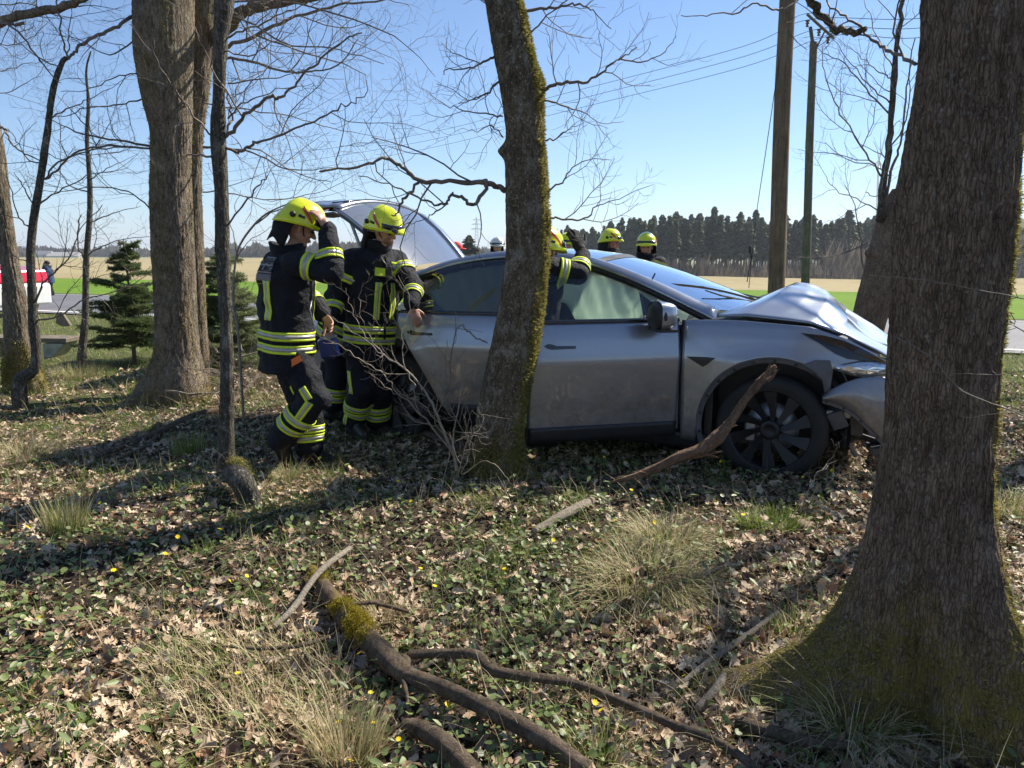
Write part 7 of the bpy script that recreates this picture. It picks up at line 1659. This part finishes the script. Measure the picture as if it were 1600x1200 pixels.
strip(D2['bt'], axl, np.linspace(.7, .98, 5), math.radians(150), .26, np.array([1., 0, 0]), fS, D2['tr'], f2, rmax=.3)
# the blue case in his hand
c = D2['J']['wrR']+np.array([.0, -.03, -.17]); root = empty('carry_case', c, 0, 'small blue case hanging from the hand of the second firefighter', 'case')
R_ = Euler((0, -.18, .25)).to_matrix(); mb = MB(); mb.box((0, 0, 0), (.15, .11, .15), R=R_); mb.build('case_body', M_BLUE, root, bevel=.02); mb = MB(); mb.box((.07, -.03, .01), (.02, .06, .13), R=R_); mb.build('side_panel', simple('bright_blue', (.02, .09, .55), .4), root, bevel=.005)
mb = MB(); mb.box((.0, -.0, .08), (.13, .10, .02), R=R_); mb.build('lid', M_GREYC, root, bevel=.006); mb = MB(); mb.tube([(-.05, 0, .08), (-.04, 0, .125), (.04, 0, .125), (.05, 0, .08)], .009, 6); mb.build('handle', M_BLK, root)

# --- third one, bent over behind them
p = lambda x, y, d=0: P(x+12, y, 6.25+d)
J = dict(neck=p(556, 440), chest=p(540, 458), waist=p(520, 492), pelvis=p(514, 520), head=p(580, 440), shR=p(548, 452, -.2), shL=p(548, 450, .2), elR=p(585, 490, -.2), wrR=p(600, 470, -.1), elL=p(590, 480, .2), wrL=p(610, 460, .1),
         hipR=p(512, 532, -.1), hipL=p(512, 532, .1), knR=p(516, 585, -.1), anR=p(508, 640, -.05), knL=p(505, 588, .1), anL=p(500, 640, .15))
person('firefighter bent over behind the other two, mostly hidden', J, (1, .1, -.3), (1, 0, -.4), up=(.4, 0, .9), vox=.013, seed=13, detail=False)
# --- the one behind the leaning tree with an arm on the roof
p = lambda x, y, d=0: P(x, y, 5.18+d)
J = dict(neck=p(846, 418), chest=p(838, 450), waist=p(829, 515), pelvis=p(826, 550), head=p(850, 394), shR=p(862, 420, -.12), shL=p(822, 420, .12), elR=p(903, 428, -.10), wrR=p(911, 398, .03), elL=p(800, 470, .05), wrL=p(812, 505, -.1),
         hipR=p(832, 562, -.08), hipL=p(818, 562, .08), knR=p(838, 622, -.10), anR=p(839, 680, -.08), knL=p(818, 620, .06), anL=p(814, 680, .1))
f4, D4 = person('firefighter behind the leaning tree resting a gloved hand on the car roof', J, (.75, .6, 0), (.8, .55, -.2), vox=.010, seed=17, hands=('glove', 'bare'), curls=(.35, .5), fing=[np.array([-.35, .1, .75]), None], palms=[np.array([-.3, .8, -.2]), None], detail=True, wide=.9)
# --- people beyond the car
def standing(label, px, pyh, D, heading, hat, seed, coat=M_NAVY, pants=M_NAVY, group='firefighters at the crash', hgt=None, arms='down', bands=True, vox=.013, turn=None, detail=False, mats=None):
    hc = P(px, pyh, D); gz = float(H(hc[0], D)); hh = hc[2]+.10-gz if hgt is None else hgt; s = hh/1.80
    f = np.array([math.cos(math.radians(heading)), math.sin(math.radians(heading)), 0]); r = np.array([f[1], -f[0], 0]); o = np.array([hc[0], D, gz])
    q = lambda a, b, z: o+r*a*s+f*b*s+np.array([0, 0, z*s])
    J = dict(neck=q(0, -.01, 1.50), chest=q(0, 0, 1.33), waist=q(0, 0, 1.10), pelvis=q(0, 0, .96), head=q(0, .03, 1.66), shR=q(.19, 0, 1.44), shL=q(-.19, 0, 1.44), hipR=q(.09, 0, .90), hipL=q(-.09, 0, .90), knR=q(.11, .04, .50), knL=q(-.12, .02, .50), anR=q(.13, -.03, .10), anL=q(-.14, .0, .10),
             elR=q(.26, .02, 1.16), elL=q(-.26, .02, 1.16), wrR=q(.24, .16, .95), wrL=q(-.24, .16, .95))
    if arms == 'up': J.update(elR=q(.30, .20, 1.22), wrR=q(.10, .28, 1.38), elL=q(-.28, .22, 1.22), wrL=q(-.05, .34, 1.30))
    if arms == 'head': J.update(elR=q(.30, .22, 1.45), wrR=q(.12, .14, 1.68))
    t = math.radians(turn if turn is not None else heading); hf = np.array([math.cos(t), math.sin(t), -.12])
    return person(label, J, f, hf, vox=vox, seed=seed, hat=hat, coat=coat, pants=pants, group=group, bands=bands, detail=detail, wr=.008)
standing('person with a pale helmet standing far behind the car roof left of the leaning tree', 777, 383, 13.5, -80, 'white', 21)
r_, D_ = standing('person in red cap and black jacket behind the rear of the car', 709, 389, 10.2, -30, 'cap', 22, coat=M_BLKC, pants=M_BLKC, bands=False, arms='up', group='helpers behind the car')
mb = MB(); J_ = D_['J']; mb.tube([J_['elR'], J_['elR']*.5+J_['wrR']*.5, J_['wrR']], [.082, .075, .065], 10); mb.tube([J_['elL'], J_['wrL']], [.082, .065], 10); rel(mb.build('red_sleeve', M_REDC, r_, smooth=True), r_)
standing('firefighter whose yellow helmet just shows over the roof beside the raised glove', 884, 379, 11.5, -60, 'yellow', 23)
r_, D_ = standing('firefighter in profile looking right beyond the roof, red shoulder bag', 951, 374, 10.4, -20, 'yellow', 24, turn=5, vox=.010, detail=True)
c = D_['J']['shR']+np.array([.15, .02, -.04]); mb = MB(); mb.ball(c, (.15, .12, .09), 16, 10); o = mb.build('red_shoulder_bag', M_REDC, None, smooth=True); tag(o, 'red bag on the shoulder of the firefighter looking right', 'bag')
r_, D_ = standing('firefighter facing the camera behind the windscreen near the open far door', 1010, 382, 9.6, -100, 'yellow', 25, turn=-105, vox=.010, detail=True)
standing('person in dark uniform standing on the far road edge near the emergency car', 74, 413, 26.5, 200, 'hair', 26, coat=cloth_mat('police_blue', (.04, .07, .13)), pants=M_BLKC, bands=False, arms='head', group='helpers behind the car')
# ================================================================ CONIFERS
M_NEED = island_mat('spruce_needles', [(0, (.045, .065, .030)), (.5, (.08, .11, .05)), (1, (.15, .17, .08))], .8, .15, sc=.6, var=.35, spec=.15)
M_NEEDN = island_mat('young_spruce_needles', [(0, (.10, .14, .06)), (.5, (.17, .21, .09)), (1, (.30, .32, .15))], .75, .5, sc=6, var=.3, spec=.2)
M_TRK = simple('conifer_trunk', (.13, .10, .08), .9, var=.3, sc=.8, kind='Position')
def conifer_meshes(seed, h=21., crown0=.42, rad=2.3, n=620):
    g = np.random.default_rng(seed); z = crown0*h+(h-crown0*h)*g.random(n)**.85; k = 1-(z-crown0*h)/(h-crown0*h); R_ = rad*(.16+.84*k**.55)*g.uniform(.3, 1.25, n)*(.6+.6*vnoise(z*.9, np.floor(z*.8), 0, seed)); a = g.uniform(0, 2*math.pi, n)
    # drooping sprays
    c = np.stack([np.cos(a), np.sin(a), 0*a], 1); p0 = np.stack([0*a, 0*a, z], 1)+c*(R_*.25)[:, None]; tip = np.stack([0*a, 0*a, z-R_*g.uniform(.1, .45, n)], 1)+c*R_[:, None]; s_ = np.stack([-np.sin(a), np.cos(a), 0*a], 1)*(R_*.30+.12)[:, None]
    mid = (p0+tip)/2+np.array([0, 0, .12]); lo = np.array([0, 0, -1.])*(g.uniform(.25, .8, n))[:, None]
    V = np.stack([p0, mid+s_, tip, mid-s_, mid+lo], 1).reshape(-1, 3); F = (np.array([(0, 1, 2), (0, 2, 3), (0, 4, 2)])[None]+(np.arange(n)*5)[:, None, None]).reshape(-1, 3)
    co = arr_mesh('crown', V, F, M_NEED); mb = MB(); mb.tube([(0, 0, -1), (0.1, 0, h*.5), (0, 0, h*.98)], [.24, .17, .03], 6)
    for q in range(10): z_ = g.uniform(.2, .45)*h; a_ = g.uniform(0, 6.28); mb.tube([(0, 0, z_), (math.cos(a_)*.9, math.sin(a_)*.9, z_-.3)], [.04, .01], 3)
    tr = mb.build('trunk', M_TRK); return co, tr
protos = [conifer_meshes(100+i, h, c0, r_) for i, (h, c0, r_) in enumerate([(22, .50, 3.0), (20, .46, 2.7), (24, .56, 2.9), (21, .42, 3.2), (18, .45, 2.6), (23, .60, 2.8)])]
first = {}
def put_conifer(k, x, y, s, lab, grp, wide=1.0, rot=0):
    root = empty('spruce_tree', (x, y, float(H(x, y))), rot, lab, 'tree', grp, scale=(s*wide, s*wide, s))
    for o in protos[k]:
        c = o.copy() if k in first else o
        if k in first: S.collection.objects.link(c)
        c.parent = root
    first[k] = 1
g = np.random.default_rng(77); cnt = 0
def front(px):     # distance of the wood edge, metres
    return float(np.interp(px, [860, 950, 1010, 1100, 1300, 1400, 1620], [330, 275, 232, 222, 240, 262, 300]))
slots = []
for i in range(150):
    px = 858+ (1620-858)*(i+g.uniform(.1, .9))/150; D = front(px)+g.uniform(0, 16); slots.append((px, D))
for px, D in slots:
    top = float(np.interp(px, [858, 905, 960, 1000, 1060, 1200, 1300, 1370, 1400, 1600], [366, 362, 352, 344, 343, 345, 349, 346, 352, 356]))+g.normal(0, 5)-3*(g.random() < .15)
    x = (px-800)/FPX*D*.985; zt = P(px, top, D)[2]; z0 = float(H(x, D)); k = int(g.integers(0, 6)); s = (zt-z0)/[22, 20, 24, 21, 18, 23][k]
    side = 'far left' if px < 960 else 'left of the poles' if px < 1210 else 'right of the poles' if px < 1330 else 'right, behind the forked tree' if px < 1430 else 'far right'
    put_conifer(k, x, D, s, 'bare stemmed spruce in the front row of the far wood, %s' % side, 'front row of the spruce wood', g.uniform(.8, 1.15), g.uniform(0, 6.28))
# the depth of the wood behind the front row: one mass
Vs, Fs, off = [], [], 0; TV, TF_, toff = [], [], 0
ptc = [(np.array([v.co for v in a.data.vertices]), np.array([p_.vertices for p_ in a.data.polygons]), np.array([v.co for v in b.data.vertices]), np.array([p_.vertices for p_ in b.data.polygons if len(p_.vertices) == 4])) for a, b in protos]
for i in range(430):
    px = g.uniform(850, 1660); D = front(px)+18+g.uniform(0, 1)**1.3*110; k = int(g.integers(0, 6)); x = (px-800)/FPX*D*.985; z0 = float(H(x, D)); s = g.uniform(.8, 1.08)*(1 if px > 980 else .8); a, f, b, fb = ptc[k]
    if px > 1080 and px < 1330 and D < 290 and g.random() < .2: continue
    t = g.uniform(0, 6.28); Rz = np.array([[math.cos(t), -math.sin(t), 0], [math.sin(t), math.cos(t), 0], [0, 0, 1]]); Vs.append((a*s)@Rz.T+[x, D, z0]); Fs.append(f+off); off += len(a); TV.append((b*s)@Rz.T+[x, D, z0]); TF_.append(fb+toff); toff += len(b)
V = np.concatenate(Vs+TV); tag(arr_mesh('spruce_wood', V, [np.concatenate(Fs), np.concatenate(TF_)+off], [M_NEED, M_TRK], midx=np.concatenate([np.zeros(sum(map(len, Fs)), int), np.ones(sum(map(len, TF_)), int)])), kind='stuff')
# brushy undergrowth and grey leafless wood at the far right and hedges on the horizon
M_GREYW = island_mat('leafless_wood', [(0, (.10, .08, .065)), (.6, (.19, .155, .125)), (1, (.27, .22, .17))], .9, .2, sc=.3, var=.3, spec=.1)
def scrub(name, n, pxr, Df, hgt, seed, mat=M_GREYW, w=.16, zoff=0):
    g = np.random.default_rng(seed); px = g.uniform(*pxr, n); D = np.array([Df(a) for a in px])*g.uniform(1, 1.12, n); x = (px-800)/FPX*D*.985; z = H(x, D)+zoff; hh = hgt*g.uniform(.3, 1, n)*(.6+.8*fbm(px*.05, 0*px, 0, 3, seed)); a = g.uniform(0, 6.28, n); d = np.stack([np.cos(a)*.35, np.sin(a)*.35, np.ones(n)], 1); b = np.stack([x, D, z+hh*g.uniform(0, .55, n)], 1); s_ = np.stack([np.ones(n), 0*a, 0*a], 1)*(w*hh*.5)[:, None]
    V = np.stack([b-s_, b+s_, b+d*(hh*.5)[:, None]], 1).reshape(-1, 3); tag(arr_mesh(name, V, np.arange(3*n).reshape(-1, 3), mat), kind='stuff')
scrub('wood_edge_scrub', 9000, (850, 1340), lambda p_: front(p_)-9, 8, 5, w=.08)
scrub('leafless_wood', 22000, (1290, 1680), lambda p_: front(p_)-4, 17, 6, w=.06)
scrub('horizon_hedge', 12000, (-60, 900), lambda p_: 640+120*math.sin(p_*.01), 11, 7, w=.5)
scrub('field_hedge', 2600, (640, 900), lambda p_: 420, 7, 9, w=.35)
# single small far conifer left of the pale helmet
put_conifer(3, P(733, 400, 150)[0], 150, .30, 'small dark conifer standing alone on the far field left of the pale helmet', None, 2.2)
# young spruce at the left and the pale green one behind the firefighter
def young_spruce(c, h, r, n, label, seed, mat=M_NEEDN, bare=.0):
    g = np.random.default_rng(seed); root = empty('young_spruce', c, 0, label, 'tree'); mb = MB(); mb.tube([(0, 0, -.05), (.02, 0, h*.5), (0, 0, h)], [.04*h/2.2, .025*h/2.2, .006], 8); mb.build('trunk', M_TRK, root, smooth=True)
    nb = 0; z = bare*h
    while z < h*.97:
        k = 1-z/h; m_ = int(g.integers(5, 8)); a0 = g.uniform(0, 6.28)
        for i in range(m_):
            a = a0+i*2*math.pi/m_+g.normal(0, .2); L = r*(k**.75)*g.uniform(.7, 1.15)+.05; p_ = [np.array([0, 0, max(.05, z+g.normal(0, h*.03))])]; L *= g.uniform(.6, 1.15); d = np.array([math.cos(a), math.sin(a), .28+g.normal(0, .15)]); 
            for j in range(5): p_.append(p_[-1]+d*L/5); d = d+np.array([0, 0, -.13+.05*j])
            mb = MB(); mb.tube(p_, np.linspace(.009, .002, 6), 4); mb_n = []
            pc = catmull(p_, 26)
            for t in range(3, 26):
                for s_ in (-1, 1):
                    w = (1-t/27)*L*.50+.025; o_ = np.array([-math.sin(a), math.cos(a), 0])*s_; e = pc[t]+(o_*.8+nrm(d)*.7)*w+np.array([0, 0, g.normal(-.01, .02)]); mb_n.append((pc[t], e))
            V = []
            for a_, e in mb_n:
                dd = e-a_; ll = np.linalg.norm(dd)+1e-6; nn_ = max(2, int(ll/.016))
                for q in range(nn_):
                    c0 = a_+dd*q/nn_; 
                    for zz_ in range(3): v = g.normal(0, 1, 3); v = nrm(v+dd/ll*.8)*g.uniform(.025, .045); w_ = nrm(np.cross(v, g.normal(0, 1, 3)))*.0042; V += [c0-w_, c0+w_, c0+v]
            V = np.array(V); mb.build('branch', M_TRK, root); o = arr_mesh('needles', V, np.arange(len(V)).reshape(-1, 3), mat, root); tag(o, kind='stuff')
        z += h*.055*g.uniform(.7, 1.3)
    return root
M_NEEDD = island_mat('dark_spruce_needles', [(0, (.06, .09, .035)), (.6, (.12, .16, .06)), (1, (.20, .23, .09))], .75, .45, sc=6, var=.3, spec=.2)
c = P(207, 530, 10.4); young_spruce((c[0], 10.4, float(H(c[0], 10.4))), 1.75, .80, 0, 'dark young spruce standing left of the twin trunk', 31, M_NEEDD, .12)
c = P(352, 530, 9.4); young_spruce((c[0], 9.4, float(H(c[0], 9.4))), 1.45, .85, 0, 'pale green young spruce behind the crooked sapling', 32, M_NEEDN, .05)

# ================================================================ HAZE
M_HZ = bpy.data.materials.new('thin_haze'); M_HZ.use_nodes = True; nt = M_HZ.node_tree; nt.nodes.clear()
out = nt.nodes.new('ShaderNodeOutputMaterial'); pv = nt.nodes.new('ShaderNodeVolumePrincipled'); pv.inputs['Color'].default_value = (.82, .90, 1, 1); pv.inputs['Density'].default_value = .00026; pv.inputs['Anisotropy'].default_value = .2
nt.links.new(pv.outputs[0], out.inputs['Volume'])
mb = MB(); mb.box((0, 2400, 60), (9000, 7600, 150)); tag(mb.build('haze', M_HZ), kind='stuff')
